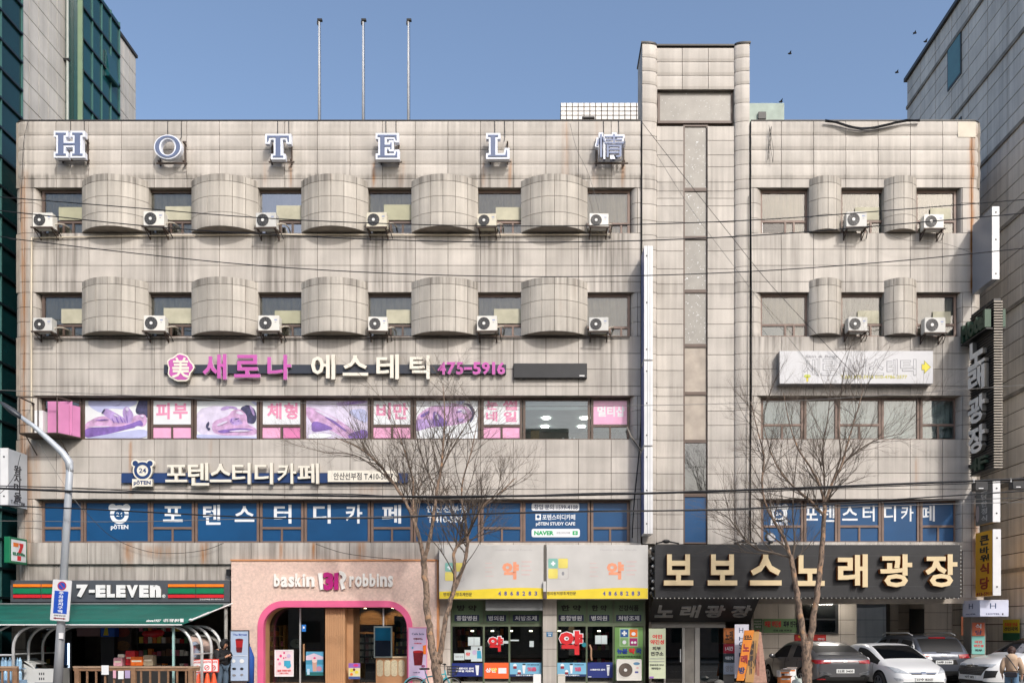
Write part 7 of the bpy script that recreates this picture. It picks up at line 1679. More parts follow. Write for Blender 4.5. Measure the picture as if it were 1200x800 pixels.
tree('bare forked street tree between the pink ice cream shop and the pharmacy', [
    [(513, 822, .24), (512.5, 800, .21), (511, 778, .20), (510, 764, .185)],
    [(508.5, 772, .16), (505, 745, .15), (500.5, 715, .14), (499, 690, .135), (497.5, 668, .13), (496.5, 652, .12)],
    [(515, 776, .13), (519, 745, .11), (525, 715, .10), (531, 694, .095), (538, 676, .08), (544, 660, .065), (547.5, 642, .06), (548, 628, .055)],
    [(530, 697, .075), (533, 675, .065), (532, 655, .06), (533, 645, .055), (541, 634, .055), (547.5, 627, .05)],
    [(496.5, 655, .09), (492, 634, .08), (486, 612, .07), (475, 588, .058), (459, 563, .048), (440, 540, .036), (420, 524, .026), (392, 512, .014)],
    [(497.5, 655, .08), (503, 632, .07), (508, 605, .06), (512, 575, .055), (517, 548, .046), (519.5, 520, .034), (521, 485, .024), (519, 450, .012)],
    [(486, 612, .05), (484, 590, .046), (484, 565, .036), (478, 540, .026), (468, 510, .016), (455, 475, .010)],
    [(548, 628, .05), (556, 608, .04), (568, 590, .034), (585, 578, .026), (604, 560, .014)],
    [(547.5, 628, .05), (545, 605, .042), (541, 585, .036), (543, 560, .028), (552, 530, .02), (560, 490, .011)],
    [(459, 563, .036), (440, 548, .03), (415, 533, .02), (380, 530, .012)],
    [(519, 545, .034), (530, 525, .028), (545, 500, .02), (560, 478, .011)],
    [(512, 575, .03), (500, 550, .026), (490, 520, .02), (485, 490, .012)]], -3.6, 11, 118, None)
tree('bare forked street tree in front of the grey sedan and black karaoke sign', [
    [(947, 822, .23), (946.5, 795, .205), (945.5, 770, .19), (945, 752, .18)],
    [(943.5, 760, .135), (938.5, 725, .12), (934, 695, .11), (930, 668, .10), (926, 650, .09)],
    [(947.5, 760, .14), (953, 725, .125), (957.5, 695, .115), (961, 665, .11), (964, 635, .10), (966, 605, .085), (966.5, 590, .07)],
    [(926, 652, .06), (921, 634, .055), (908, 612, .048), (897, 590, .042), (893, 565, .034), (895, 535, .026), (888, 505, .018), (880, 470, .010)],
    [(927, 653, .045), (908, 648, .04), (885, 642, .032), (868, 625, .025), (853, 606, .017), (838, 598, .010)],
    [(966.5, 592, .055), (974, 568, .05), (986, 545, .042), (993, 520, .032), (1002, 490, .022), (1012, 455, .012)],
    [(966.5, 592, .05), (961, 570, .045), (950, 548, .036), (935, 525, .028), (925, 495, .018), (918, 460, .010)],
    [(966, 604, .05), (948, 585, .042), (928, 568, .034), (912, 548, .026), (900, 520, .017), (893, 488, .010)],
    [(986, 545, .034), (1005, 528, .028), (1028, 515, .02), (1056, 508, .010)],
    [(974, 568, .036), (985, 535, .028), (982, 500, .022), (985, 465, .014), (990, 430, .009)],
    [(928, 660, .03), (931, 635, .028), (929, 600, .024), (931, 560, .018), (936, 520, .010)],
    [(966, 590, .04), (966, 560, .034), (964, 525, .026), (970, 490, .018), (974, 445, .010)]], -4.0, 23, 128, None)
# ------------------------------------------------------------------ cars
from mathutils.bvhtree import BVHTree
TYRE = M('tyre rubber', '#141414', .85); ALLOY = M('alloy rim', '#9a9da1', .3, metal=.8, var=.05); LINER = M('wheel arch liner', '#08080a', .9, var=0)
CGL = M('dark car glass', '#0b0e12', .05, var=0, spec=.7); CHROME = M('chrome trim', '#c9ccce', .15, metal=1, var=0); BLKP = M('black plastic trim', '#121314', .5)
TAIL = M('red tail lamp', '#8e0f18', .15, coat=.6, var=.1); HEADL = M('clear head lamp', '#aeb4ba', .12, coat=.6, var=.25, scale=20); PLATE = M('white number plate', '#d4d7d6', .4, var=.03)
def interp(tab, y):
    if y <= tab[0][0]: return tab[0][1]
    for (a, b), (c, d) in zip(tab, tab[1:]):
        if y <= c: return b + (d - b) * (y - a) / (c - a)
    return tab[-1][1]
def car(name, label, loc, heading, paint, sp, details):
    """sp: top / belt / width profiles along y (rear -, front +) and the cabin key stations; heading: direction of the nose in plan"""
    rz = math.atan2(heading[1], heading[0]) - math.pi / 2
    t = thing(name, label, 'car', loc, None, rz); _rootloc[t.name] = Vector((0, 0, 0))
    L, Wd, H = sp['L'], sp['W'], sp['H']
    hw = Wd / 2; ys = sp['ys']; rings = []
    for y in ys:
        top = interp(sp['top'], y); belt = interp(sp['belt'], y); w = hw * interp(sp['wid'], y); zb = interp(sp['bot'], y)
        f = max(0, min(1, (top - belt) / (H - sp['bmid'])))
        zsh = min(belt, top - .02); wsh = w * .955; wt = wsh * (.95 - .17 * f)
        rings.append([(0, zb), (w * .82, zb), (w * .97, zb + .10), (w, zb + (zsh - zb) * .62), (wsh, zsh), (wt, top - .045 - .02 * f), (wt * .90, top - .018), (wt * .5, top), (0, top + .004)])
    n = 9; vs = []; fs = []; mi = []
    for r, y in zip(rings, ys):
        for x, z in r: vs.append((x, y, z))
        for x, z in r[1:-1][::-1]: vs.append((-x, y, z))
    N = 16
    cab = sp['cab']   # rbot, rtop, wtop, cowl indices into ys
    for i in range(len(ys) - 1):
        for j in range(N):
            a, b = i * N + j, i * N + (j + 1) % N
            fs.append((a, b, b + N, a + N))
            jj = j if j < 8 else 15 - j
            k = 0
            if jj in (6, 7):
                if cab[2] <= i < cab[3]: k = 1
                elif cab[0] <= i < cab[1]: k = 2
            if jj == 4 and i in sp['side']: k = 3 if j < 8 else 4
            if jj in (0, 1): k = 5
            mi.append(k)
    fs.append(tuple(range(N - 1, -1, -1))); mi.append(0); e = (len(ys) - 1) * N; fs.append(tuple(range(e, e + N))); mi.append(0)
    me = bpy.data.meshes.new('shell'); me.from_pydata(vs, [], fs)
    mats = [paint, CGL, CGL, CGL, CGL, BLKP, LINER]
    me2 = me
    for mm in mats: me.materials.append(mm.copy() if False else mm)
    me.polygons.foreach_set('material_index', mi); me.update()
    import bmesh
    bm = bmesh.new(); bm.from_mesh(me); bmesh.ops.recalc_face_normals(bm, faces=bm.faces); bm.to_mesh(me); bm.free()
    o = bpy.data.objects.new('shell', me); C.objects.link(o)
    ss = o.modifiers.new('s', 'SUBSURF'); ss.levels = 2; ss.render_levels = 2
    cut = MB(); wr = sp['wr']
    for yw in sp['axles']: cut.lathe([(wr + .055, -hw - .3), (wr + .055, -hw + .34)], (0, yw, wr + .0), LINER, 28, 'x'); cut.lathe([(wr + .055, hw - .34), (wr + .055, hw + .3)], (0, yw, wr + .0), LINER, 28, 'x')
    co = cut.build('cutter', origin=(0, 0, 0))
    bo = o.modifiers.new('b', 'BOOLEAN'); bo.operation = 'DIFFERENCE'; bo.object = co; bo.solver = 'EXACT'
    try: bo.material_mode = 'TRANSFER'
    except Exception: pass
    res = bpy.data.meshes.new_from_object(o.evaluated_get(bpy.context.evaluated_depsgraph_get()))
    bpy.data.objects.remove(o); bpy.data.objects.remove(co)
    V = [v.co.copy() for v in res.vertices]
    nm = {0: 'body', 1: 'windscreen', 2: 'rear_window', 3: 'side_window', 4: 'side_window', 5: 'underbody', 6: 'wheel_arch'}
    groups = {}
    for p in res.polygons: groups.setdefault(p.material_index, []).append(tuple(p.vertices))
    bvh = BVHTree.FromPolygons(V, [tuple(p.vertices) for p in res.polygons])
    for k, fl in groups.items():
        ix = {}; vv = []; ff = []
        for q in fl:
            row = []
            for i in q:
                if i not in ix: ix[i] = len(vv); vv.append(V[i])
                row.append(ix[i])
            ff.append(tuple(row))
        b = MB(); b.v = vv; b.f = ff; b.m = [(res.materials[k] if k < len(res.materials) and res.materials[k] else LINER)] * len(ff)
        b.build(nm.get(k, 'wheel_arch'), t, smooth=True)
    # details laid on the shell
    DIR = {'front': Vector((0, -1, 0)), 'rear': Vector((0, 1, 0)), 'left': Vector((1, 0, 0)), 'right': Vector((-1, 0, 0))}
    def patch(nm_, view, c4, mat, off=.012, th=.03, nu=8, nv=5, b=None, skew=0):
        """c4: corner (u,z) quad: bottom-left, bottom-right, top-right, top-left in car x (front/rear) or y (sides)"""
        d = DIR[view].copy()
        m = b or MB(); base = len(m.v); hit_ok = True; outer = []
        for j in range(nv + 1):
            for i in range(nu + 1):
                s, q = i / nu, j / nv
                u = (c4[0][0] * (1 - s) + c4[1][0] * s) * (1 - q) + (c4[3][0] * (1 - s) + c4[2][0] * s) * q
                z = (c4[0][1] * (1 - s) + c4[1][1] * s) * (1 - q) + (c4[3][1] * (1 - s) + c4[2][1] * s) * q
                org = Vector((u, 0, z)) - d * 5 if view in ('front', 'rear') else Vector((0, u, z)) - d * 5
                h, nrm, ix_, ds = bvh.ray_cast(org, d)
                if h is None: h = org + d * (5 - (L / 2 if view in ('front', 'rear') else hw)) ; nrm = -d
                if nrm.dot(d) > 0: nrm = -nrm
                m.v.append(h + nrm * off); outer.append(h - nrm * th)
        m.v += outer; k = (nu + 1) * (nv + 1)
        flip = view in ('rear',) or view == 'left'
        for j in range(nv):
            for i in range(nu):
                a = base + j * (nu + 1) + i; q = (a, a + 1, a + nu + 2, a + nu + 1)
                m.f.append(q); m.m.append(mat)
        edge = [i for i in range(nu + 1)] + [j * (nu + 1) + nu for j in range(1, nv + 1)] + [nv * (nu + 1) + i for i in range(nu - 1, -1, -1)] + [j * (nu + 1) for j in range(nv - 1, 0, -1)]
        for i in range(len(edge)):
            a, c = edge[i], edge[(i + 1) % len(edge)]
            m.f.append((base + a, base + c, base + k + c, base + k + a)); m.m.append(mat)
        return m.build(nm_, t, smooth=False) if b is None else m
    for dt in details:
        patch(dt[0], dt[1], dt[2], dt[3], *(dt[4:]))
        if dt[0] in ('headlight', 'taillight', 'fog_lamp', 'chrome_vent'):
            patch(dt[0], dt[1], [(-u, z) for u, z in dt[2]], dt[3], *(dt[4:]))
    # wheels
    for yw in sp['axles']:
        for sx in (-1, 1):
            cx = sx * (hw - .115)
            m = MB(); pr = [(wr * .62, -.11), (wr * .93, -.115), (wr, -.08), (wr, .08), (wr * .93, .115), (wr * .62, .11)]; m.lathe(pr, (cx, yw, wr), TYRE, 28, 'x'); w = m.build('wheel', t, smooth=True)
            m = MB(); m.lathe([(wr * .64, -.1), (wr * .66, .0), (wr * .64, .1)], (cx, yw, wr), LINER, 24, 'x')
            m.ring(0, 0, wr * .58, wr * .67, .0, .02, ALLOY, Fr((cx + sx * .10, yw, wr), (0, 1, 0), (0, 0, 1), (sx, 0, 0)))
            for k in range(5):
                for e_ in (-.12, .12):
                    a = 2 * math.pi * k / 5 + .3 + e_; c_, s_ = math.cos(a), math.sin(a); r0, r1, hwid = .03, wr * .62, .024
                    m.poly([(r0 * c_ - hwid * s_, r0 * s_ + hwid * c_), (r0 * c_ + hwid * s_, r0 * s_ - hwid * c_), (r1 * c_ + hwid * .8 * s_, r1 * s_ - hwid * .8 * c_), (r1 * c_ - hwid * .8 * s_, r1 * s_ + hwid * .8 * c_)], .0, .022 + .002 * (e_ > 0), ALLOY, Fr((cx + sx * .10, yw, wr), (0, 1, 0), (0, 0, 1), (sx, 0, 0)))
            m.ell(0, 0, .055, .055, 0, .032, ALLOY, Fr((cx + sx * .10, yw, wr), (0, 1, 0), (0, 0, 1), (sx, 0, 0)), n=14)
            q = m.build('rim', t); q.parent = w
    # mirrors
    ym = sp['mirror'][0]; zm = sp['mirror'][1]
    for sx in (-1, 1):
        m = MB(); m.sphere((sx * (hw + .07), ym, zm), .10, paint, 12, 8, (1.05, .62, .72)); m.box(min(sx * (hw - .09), sx * (hw + .03)), max(sx * (hw - .09), sx * (hw + .03)), ym - .02, ym + .03, zm - .06, zm - .03, BLKP); m.build('mirror', t, smooth=True)
        for yy in sp['handles']:
            h, nrm, _, _ = bvh.ray_cast(Vector((sx * 5, yy, sp['bmid'] - .07)), Vector((-sx, 0, 0)))
            if h is not None:
                m = MB(); m.box(h.x - .012, h.x + .03 * sx + .012 * 0, yy - .09, yy + .09, h.z - .018, h.z + .018, sp.get('hmat', paint)); m.build('door_handle', t, bevel=.006)
    # door shut lines and side sill
    for sx in (-1, 1):
        m = MB()
        for yy in sp['seams']:
            prev = None; pts = []
            for i in range(9):
                z = .42 + (sp['bmid'] - .42) * i / 8
                h, nrm, _, _ = bvh.ray_cast(Vector((sx * 5, yy, z)), Vector((-sx, 0, 0)))
                if h is not None: pts.append(h + nrm * .001 * (1 if nrm.x * sx > 0 else -1))
            if len(pts) > 2: m.tube(pts, .006, BLKP, 4)
        if m.v: m.build('door_seam', t)
    # plates
    for view, u, z, txt in sp['plates']:
        d = DIR[view]; h, nrm, _, _ = bvh.ray_cast(Vector((u, 0, z)) - d * 5, d)
        y = h.y; sg = -1 if view == 'rear' else 1
        fr = Fr((u, y + sg * .02, z), (1 if view == 'rear' else -1, 0, 0), (0, 0, 1), (0, sg, 0))
        m = MB(); m.rect(-.26, .26, -.055, .055, -.06, .0, PLATE, fr); pl = m.build('number_plate', t); m = MB(); m.text(txt, -.23, .23, -.035, .035, 0, .003, M('plate ink', '#23252b', .5), .03, fr); q = m.build('plate_lettering', t); q.parent = pl
    return t, bvh
PGREY = M('grey metallic paint', '#67686b', .28, metal=.55, var=.04, coat=.8); PWHT = M('white car paint', '#dcdedf', .3, var=.02, coat=.9); PBLK = M('charcoal metallic paint', '#545963', .28, metal=.5, var=.04, coat=.8)
# grey fastback
spA = dict(L=4.55, W=1.82, H=1.50, bmid=.98, wr=.345, axles=(-1.33, 1.37),
    ys=[-2.28, -2.20, -2.02, -1.85, -1.2, -.75, -.70, -.05, .02, .42, .75, 1.12, 1.30, 1.75, 2.08, 2.22, 2.28],
    top=[(-2.28, .93), (-2.20, 1.04), (-2.02, 1.10), (-1.85, 1.15), (-1.2, 1.40), (-.7, 1.485), (0, 1.50), (.42, 1.47), (.75, 1.33), (1.12, 1.10), (1.3, 1.03), (1.75, .96), (2.08, .86), (2.22, .72), (2.28, .58)],
    belt=[(-2.28, .88), (-2.0, 1.04), (-1.2, 1.02), (0, .97), (1.1, .96), (1.75, .90), (2.1, .78), (2.28, .52)],
    wid=[(-2.28, .78), (-2.20, .87), (-2.02, .95), (-1.4, 1.0), (1.2, 1.0), (1.75, .96), (2.08, .88), (2.22, .80), (2.28, .70)],
    bot=[(-2.28, .42), (-2.20, .34), (-2.0, .26), (-1.3, .22), (1.5, .22), (2.1, .24), (2.28, .30)],
    cab=(3, 4, 9, 11), side=(4, 5, 7, 8, 9, 10), mirror=(.78, 1.02), handles=(.30 - .55, -1.12), seams=(.95, -.03, -.98), plates=[('rear', 0, .66, '52로 3405')])
dA = [('taillight', 'rear', [(-.80, .86), (-.42, .88), (-.40, .945), (-.86, .975)], TAIL, .015, .03, 10, 3), ('tail_bar', 'rear', [(-.41, .915), (.41, .915), (.41, .93), (-.41, .93)], TAIL, .008), ('badge', 'rear', [(-.06, .905), (.06, .905), (.04, .955), (-.04, .955)], CHROME, .02),
      ('bumper_trim', 'rear', [(-.55, .40), (.55, .40), (.58, .50), (-.58, .50)], BLKP, .01), ('chrome_vent', 'rear', [(-.70, .55), (-.42, .555), (-.40, .59), (-.74, .66)], CHROME, .012), ('reflector', 'rear', [(-.76, .42), (-.56, .42), (-.56, .45), (-.76, .45)], TAIL, .014), ('spoiler_lip', 'rear', [(-.66, 1.085), (.66, 1.085), (.62, 1.10), (-.62, 1.10)], PGREY, .03),
      ('headlight', 'front', [(-.80, .70), (-.45, .70), (-.45, .78), (-.82, .80)], HEADL), ('sill_trim', 'left', [(-1.0, .24), (1.0, .24), (1.0, .34), (-1.0, .34)], BLKP), ('sill_trim', 'right', [(-1.0, .24), (1.0, .24), (1.0, .34), (-1.0, .34)], BLKP)]
def place(px, y, z, off, h):                                 # position so that the named end (off metres from the centre along the heading) sits at this pixel column
    h = Vector(h).normalized(); return (X(px, y) - h[0] * off, y - h[1] * off, z), h
loc, h = place(990, -2.4, GY, -2.25, (-.10, 1))
carA, bv = car('parked_car', 'grey fastback car parked nose in behind the right tree', loc, h, PGREY, spA, dA)
# white sedan, nose to the street
spB = dict(L=4.53, W=1.775, H=1.435, bmid=.92, wr=.32, axles=(-1.33, 1.37),
    ys=[-2.26, -2.18, -1.95, -1.70, -1.05, -.75, -.70, -.08, .0, .35, .85, 1.30, 1.46, 1.85, 2.08, 2.20, 2.26],
    top=[(-2.26, .85), (-2.18, 1.0), (-1.95, 1.07), (-1.70, 1.12), (-1.05, 1.36), (-.7, 1.42), (-.05, 1.435), (.35, 1.40), (.85, 1.19), (1.30, .985), (1.46, .93), (1.85, .82), (2.08, .72), (2.20, .62), (2.26, .52)],
    belt=[(-2.26, .8), (-1.9, 1.0), (-1, .96), (0, .92), (1.1, .90), (1.85, .74), (2.1, .62), (2.26, .46)],
    wid=[(-2.26, .74), (-2.18, .85), (-1.95, .94), (-1.4, 1.0), (1.25, 1.0), (1.85, .93), (2.08, .84), (2.20, .74), (2.26, .62)],
    bot=[(-2.26, .40), (-2.18, .32), (-2.0, .22), (-1.3, .19), (1.5, .19), (2.1, .20), (2.26, .25)],
    cab=(3, 4, 9, 11), side=(4, 5, 7, 8, 9, 10), mirror=(.80, .97), handles=(-.3, -1.12), seams=(1.0, -.03, -.98), plates=[('front', 0, .455, '37수 8265')])
dB = [('headlight', 'front', [(.40, .60), (.72, .64), (.80, .80), (.62, .745)], HEADL, .012, .04, 10, 4), ('grille', 'front', [(-.33, .585), (.33, .585), (.40, .635), (-.40, .635)], BLKP, .012), ('grille_trim', 'front', [(-.36, .60), (.36, .60), (.38, .618), (-.38, .618)], CHROME, .02), ('badge', 'front', [(-.07, .585), (.07, .585), (.07, .64), (-.07, .64)], CHROME, .032),
      ('lower_grille', 'front', [(-.40, .26), (.40, .26), (.60, .385), (-.60, .385)], BLKP, .012), ('fog_lamp', 'front', [(.58, .42), (.72, .42), (.76, .50), (.60, .47)], HEADL, .01), ('taillight', 'rear', [(-.80, .80), (-.50, .82), (-.48, .92), (-.80, .95)], TAIL)]
loc, h = place(1083, -3.0, GY, 2.24, (.10, -1))
carB, bv = car('parked_car', 'white sedan parked nose out between the grey car and the dark sport utility', loc, h, PWHT, spB, dB)
# charcoal SUV, tail to the street
spC = dict(L=4.76, W=1.88, H=1.69, bmid=1.06, wr=.365, axles=(-1.36, 1.40),
    ys=[-2.36, -2.28, -2.12, -1.86, -1.70, -1.1, -1.04, -.15, -.08, .45, .9, 1.28, 1.42, 1.85, 2.15, 2.30, 2.36],
    top=[(-2.36, 1.05), (-2.28, 1.15), (-2.12, 1.38), (-1.86, 1.60), (-1.7, 1.645), (-1.0, 1.685), (0, 1.69), (.45, 1.65), (.9, 1.42), (1.28, 1.17), (1.42, 1.12), (1.85, 1.05), (2.15, .95), (2.30, .8), (2.36, .65)],
    belt=[(-2.36, .99), (-2.1, 1.10), (-1, 1.08), (0, 1.05), (1.2, 1.03), (1.85, .97), (2.15, .85), (2.36, .6)],
    wid=[(-2.36, .80), (-2.28, .90), (-2.12, .96), (-1.4, 1.0), (1.3, 1.0), (1.85, .97), (2.15, .88), (2.30, .80), (2.36, .70)],
    bot=[(-2.36, .44), (-2.28, .36), (-2.0, .28), (-1.3, .24), (1.5, .24), (2.1, .26), (2.36, .32)],
    cab=(1, 3, 9, 11), side=(3, 4, 6, 8, 9, 10), mirror=(.95, 1.10), handles=(-.35, -1.25), seams=(1.1, -.12, -1.07), plates=[('rear', .0, .86, '24루 5186')])
dC = [('taillight', 'rear', [(-.86, .98), (-.46, .98), (-.44, 1.08), (-.88, 1.10)], TAIL, .02, .04, 10, 4), ('badge', 'rear', [(-.07, 1.05), (.07, 1.05), (.07, 1.09), (-.07, 1.09)], CHROME, .02), ('bumper_trim', 'rear', [(-.80, .40), (.80, .40), (.84, .60), (-.84, .60)], BLKP, .012), ('chrome_strip', 'rear', [(-.66, .46), (.66, .46), (.66, .475), (-.66, .475)], CHROME, .02), ('plate_recess', 'rear', [(-.42, .79), (.42, .79), (.36, .93), (-.36, .93)], BLKP, .006), ('high_brake_lamp', 'rear', [(-.25, 1.56), (.25, 1.56), (.25, 1.58), (-.25, 1.58)], TAIL, .03), ('wiper', 'rear', [(-.2, 1.15), (.22, 1.13), (.22, 1.145), (-.2, 1.17)], BLKP, .02)]
loc, h = place(1106, -.9, GY, -2.33, (-.03, 1))
carC, bv = car('parked_car', 'charcoal sport utility car parked tail out under the arcade beside the corner pillar', loc, h, PBLK, spC, dC)
for sx in (-1, 1): m = MB(); m.tube([(sx * .66, -1.7, 1.66), (sx * .66, -1.4, 1.735), (sx * .66, .2, 1.74), (sx * .66, .5, 1.66)], .018, ALU, 6); m.build('roof_rail', carC)
# white SUV, nose to the left
spD = dict(L=4.63, W=1.865, H=1.665, bmid=1.04, wr=.36, axles=(-1.35, 1.38),
    ys=[-2.30, -2.22, -2.05, -1.80, -1.6, -1.1, -1.04, -.15, -.08, .40, .85, 1.22, 1.36, 1.80, 2.10, 2.24, 2.30],
    top=[(-2.30, 1.02), (-2.22, 1.15), (-2.05, 1.38), (-1.8, 1.57), (-1.6, 1.62), (-1.0, 1.66), (0, 1.665), (.40, 1.63), (.85, 1.38), (1.22, 1.155), (1.36, 1.11), (1.80, 1.05), (2.10, .97), (2.24, .83), (2.30, .66)],
    belt=[(-2.30, .97), (-2.1, 1.08), (-1, 1.06), (0, 1.03), (1.2, 1.02), (1.80, .98), (2.10, .88), (2.30, .58)],
    wid=[(-2.30, .80), (-2.22, .90), (-2.05, .96), (-1.4, 1.0), (1.3, 1.0), (1.80, .97), (2.10, .89), (2.24, .80), (2.30, .68)],
    bot=[(-2.30, .42), (-2.22, .34), (-2.0, .27), (-1.3, .23), (1.5, .23), (2.1, .25), (2.30, .30)],
    cab=(1, 3, 9, 11), side=(3, 4, 6, 8, 9, 10), mirror=(.92, 1.08), handles=(-.35, -1.2), seams=(1.05, -.12, -1.07), plates=[('front', 0, .50, '163구 4872')])
dD = [('grille', 'front', [(-.52, .56), (.52, .56), (.74, .83), (-.74, .83)], BLKP, .015, .03, 12, 4), ('running_light', 'front', [(-.78, .80), (-.30, .80), (-.30, .845), (-.80, .87)], HEADL, .022), ('running_light', 'front', [(.30, .80), (.78, .80), (.80, .87), (.30, .845)], HEADL, .022), ('headlight', 'front', [(.62, .48), (.82, .52), (.84, .70), (.66, .70)], BLKP, .014, .03, 6, 4), ('badge', 'front', [(-.07, .78), (.07, .78), (.06, .83), (-.06, .83)], CHROME, .03), ('lower_grille', 'front', [(-.62, .32), (.62, .32), (.58, .42), (-.58, .42)], BLKP, .012), ('skid_plate', 'front', [(-.7, .27), (.7, .27), (.7, .31), (-.7, .31)], M('silver skid plate', '#9fa3a6', .4, metal=.4), .014), ('taillight', 'rear', [(-.82, .95), (-.4, .95), (-.4, 1.05), (-.84, 1.08)], TAIL),
      ('sill_trim', 'left', [(-1.0, .24), (1.0, .24), (1.0, .36), (-1.0, .36)], BLKP), ('sill_trim', 'right', [(-1.0, .24), (1.0, .24), (1.0, .36), (-1.0, .36)], BLKP)]
for gx in range(5): dD.append(('grille_bar', 'front', [(-.54 - .03 * gx, .59 + gx * .045), (.54 + .03 * gx, .59 + gx * .045), (.545 + .03 * gx, .605 + gx * .045), (-.545 - .03 * gx, .605 + gx * .045)], M('dark chrome', '#4b4e52', .3, metal=.8), .022))
loc, h = place(1138, -2.35, GY, 2.27, (-1, -.07))
carD, bv = car('parked_car', 'white sport utility car at the right edge with its nose pointing to the left', loc, h, PWHT, spD, dD)
# ------------------------------------------------------------------ people
SKIN = M('skin', '#c08f74', .55, var=.06); JK = M('black hooded jacket', '#15161a', .75, var=.2); JEAN = M('faded blue jeans', '#4d6072', .8, var=.25, scale=6); JEAN2 = M('light blue jeans', '#5f7f9d', .8, var=.25, scale=6); BEIGE = M('beige jacket', '#b39a82', .8, var=.12); HAIRB = M('reddish brown hair', '#3d241c', .6, var=.3, scale=20); SHOE = M('dark shoe', '#1b1b1d', .6)
def skin(name, parent, verts, edges, mat, lev=2, loc=None):
    names = list(verts); me = bpy.data.meshes.new(name)
    me.from_pydata([verts[k][0] for k in names], [(names.index(a), names.index(b)) for a, b in edges], [])
    o = bpy.data.objects.new(name, me); C.objects.link(o)
    sk = o.modifiers.new('skin', 'SKIN'); sk.use_smooth_shade = True; sk.branch_smoothing = .6
    sv = me.skin_vertices[0].data
    for i, k in enumerate(names):
        r = verts[k][1]; sv[i].radius = (r, r) if not isinstance(r, tuple) else r; sv[i].use_root = (i == 0)
    su = o.modifiers.new('sub', 'SUBSURF'); su.levels = lev; su.render_levels = lev
    res = bpy.data.meshes.new_from_object(o.evaluated_get(bpy.context.evaluated_depsgraph_get()))
    bpy.data.objects.remove(o)
    b = MB(); b.v = [v.co.copy() for v in res.vertices]; b.f = [tuple(p.vertices) for p in res.polygons]; b.m = [mat] * len(b.f)
    return b.build(name, parent, smooth=True)
def chain(*n): return [(n[i], n[i + 1]) for i in range(len(n) - 1)]
def hand(b_verts, b_edges, wrist, pref, d, side, r=.0095):
    """five short finger chains rooted in the palm"""
    pass
def person(label, loc, rotz, J, jacket, trousers, jr, tr, hairfn):
    t = thing('person', label, 'person', loc, None, rotz); _rootloc[t.name] = Vector((0, 0, 0))
    V = {'pelvis': (J['pelvis'], .10), 'spine': (J['spine'], .11), 'chest': (J['chest'], .115), 'neck': (J['neck'], .052), 'headb': (J['headb'], .062), 'headc': (J['headc'], .082), 'headt': (J['headt'], .065)}
    E_ = chain('pelvis', 'spine', 'chest', 'neck', 'headb', 'headc', 'headt')
    for s in 'LR':
        for k, r in (('sh', .065), ('el', .045), ('wr', .03), ('pa', .034)): V[k + s] = (J[k + s], r)
        E_ += chain('chest', 'sh' + s, 'el' + s, 'wr' + s, 'pa' + s)
        for k, r in (('hip', .085), ('kn', .06), ('an', .042), ('toe', .04)): V[k + s] = (J[k + s], r)
        E_ += chain('pelvis', 'hip' + s, 'kn' + s, 'an' + s, 'toe' + s)
        pa, wr_ = Vector(J['pa' + s]), Vector(J['wr' + s]); d = (pa - wr_).normalized(); lat = Vector(J['lat' + s]).normalized(); nn = d.cross(lat)
        for i, (o_, ln) in enumerate(((-.026, .06), (-.009, .072), (.009, .07), (.026, .055))):
            a = pa + lat * o_ * .8; b = pa + lat * o_ + d * (ln * .6); c = b + (d * .5 + Vector(J['curl' + s]) * .8).normalized() * ln * .5
            V['f%d%s1' % (i, s)] = (tuple(b), .0088); V['f%d%s2' % (i, s)] = (tuple(c), .0078)
            E_ += [('pa' + s, 'f%d%s1' % (i, s)), ('f%d%s1' % (i, s), 'f%d%s2' % (i, s))]
        b = wr_ + d * .03 - lat * .035 * J['th' + s]; c = b + d * .035 - lat * .012 * J['th' + s] + Vector(J['curl' + s]) * .012
        V['t%s1' % s] = (tuple(b), .0105); V['t%s2' % s] = (tuple(c), .0088); E_ += [('wr' + s, 't%s1' % s), ('t%s1' % s, 't%s2' % s)]
    skin('body', t, V, E_, SKIN)
    Vj = {'spine': (J['spine'], jr[0]), 'waist': (J['waist'], jr[1]), 'hem': (J['hem'], jr[2]), 'chest': (J['chest'], jr[3]), 'coll': (J['coll'], jr[4])}
    Ej = chain('hem', 'waist', 'spine', 'chest', 'coll')
    for s in 'LR':
        Vj['sh' + s] = (J['sh' + s], jr[5]); Vj['el' + s] = (J['el' + s], jr[6]); Vj['wr' + s] = (tuple(Vector(J['el' + s]).lerp(Vector(J['wr' + s]), .93)), jr[7])
        Ej += chain('chest', 'sh' + s, 'el' + s, 'wr' + s)
    skin('jacket', t, Vj, Ej, jacket)
    Vt = {'pelvis': (J['pelvis'], tr[0])}; Et = []
    for s in 'LR':
        Vt['hip' + s] = (J['hip' + s], tr[1]); Vt['kn' + s] = (J['kn' + s], tr[2]); Vt['an' + s] = (J['an' + s], tr[3]); Et += chain('pelvis', 'hip' + s, 'kn' + s, 'an' + s)
    skin('trousers', t, Vt, Et, trousers)
    for s in 'LR':
        a, b = Vector(J['an' + s]), Vector(J['toe' + s]); skin('shoe', t, {'a': (tuple(a - Vector((0, 0, .02))), .055), 'm': (tuple(a.lerp(b, .5) - Vector((0, 0, .01))), .05), 'b': (tuple(b), .043)}, chain('a', 'm', 'b'), SHOE)
    # face
    hc = Vector(J['headc']); fd = Vector(J['face']).normalized(); rt = fd.cross(Vector((0, 0, 1))).normalized(); up = rt.cross(fd)
    m = MB(); m.sphere(hc + fd * .088 - up * .005, .016, SKIN, 8, 6, (1, 1, 1.5)); m.build('nose', t, smooth=True)
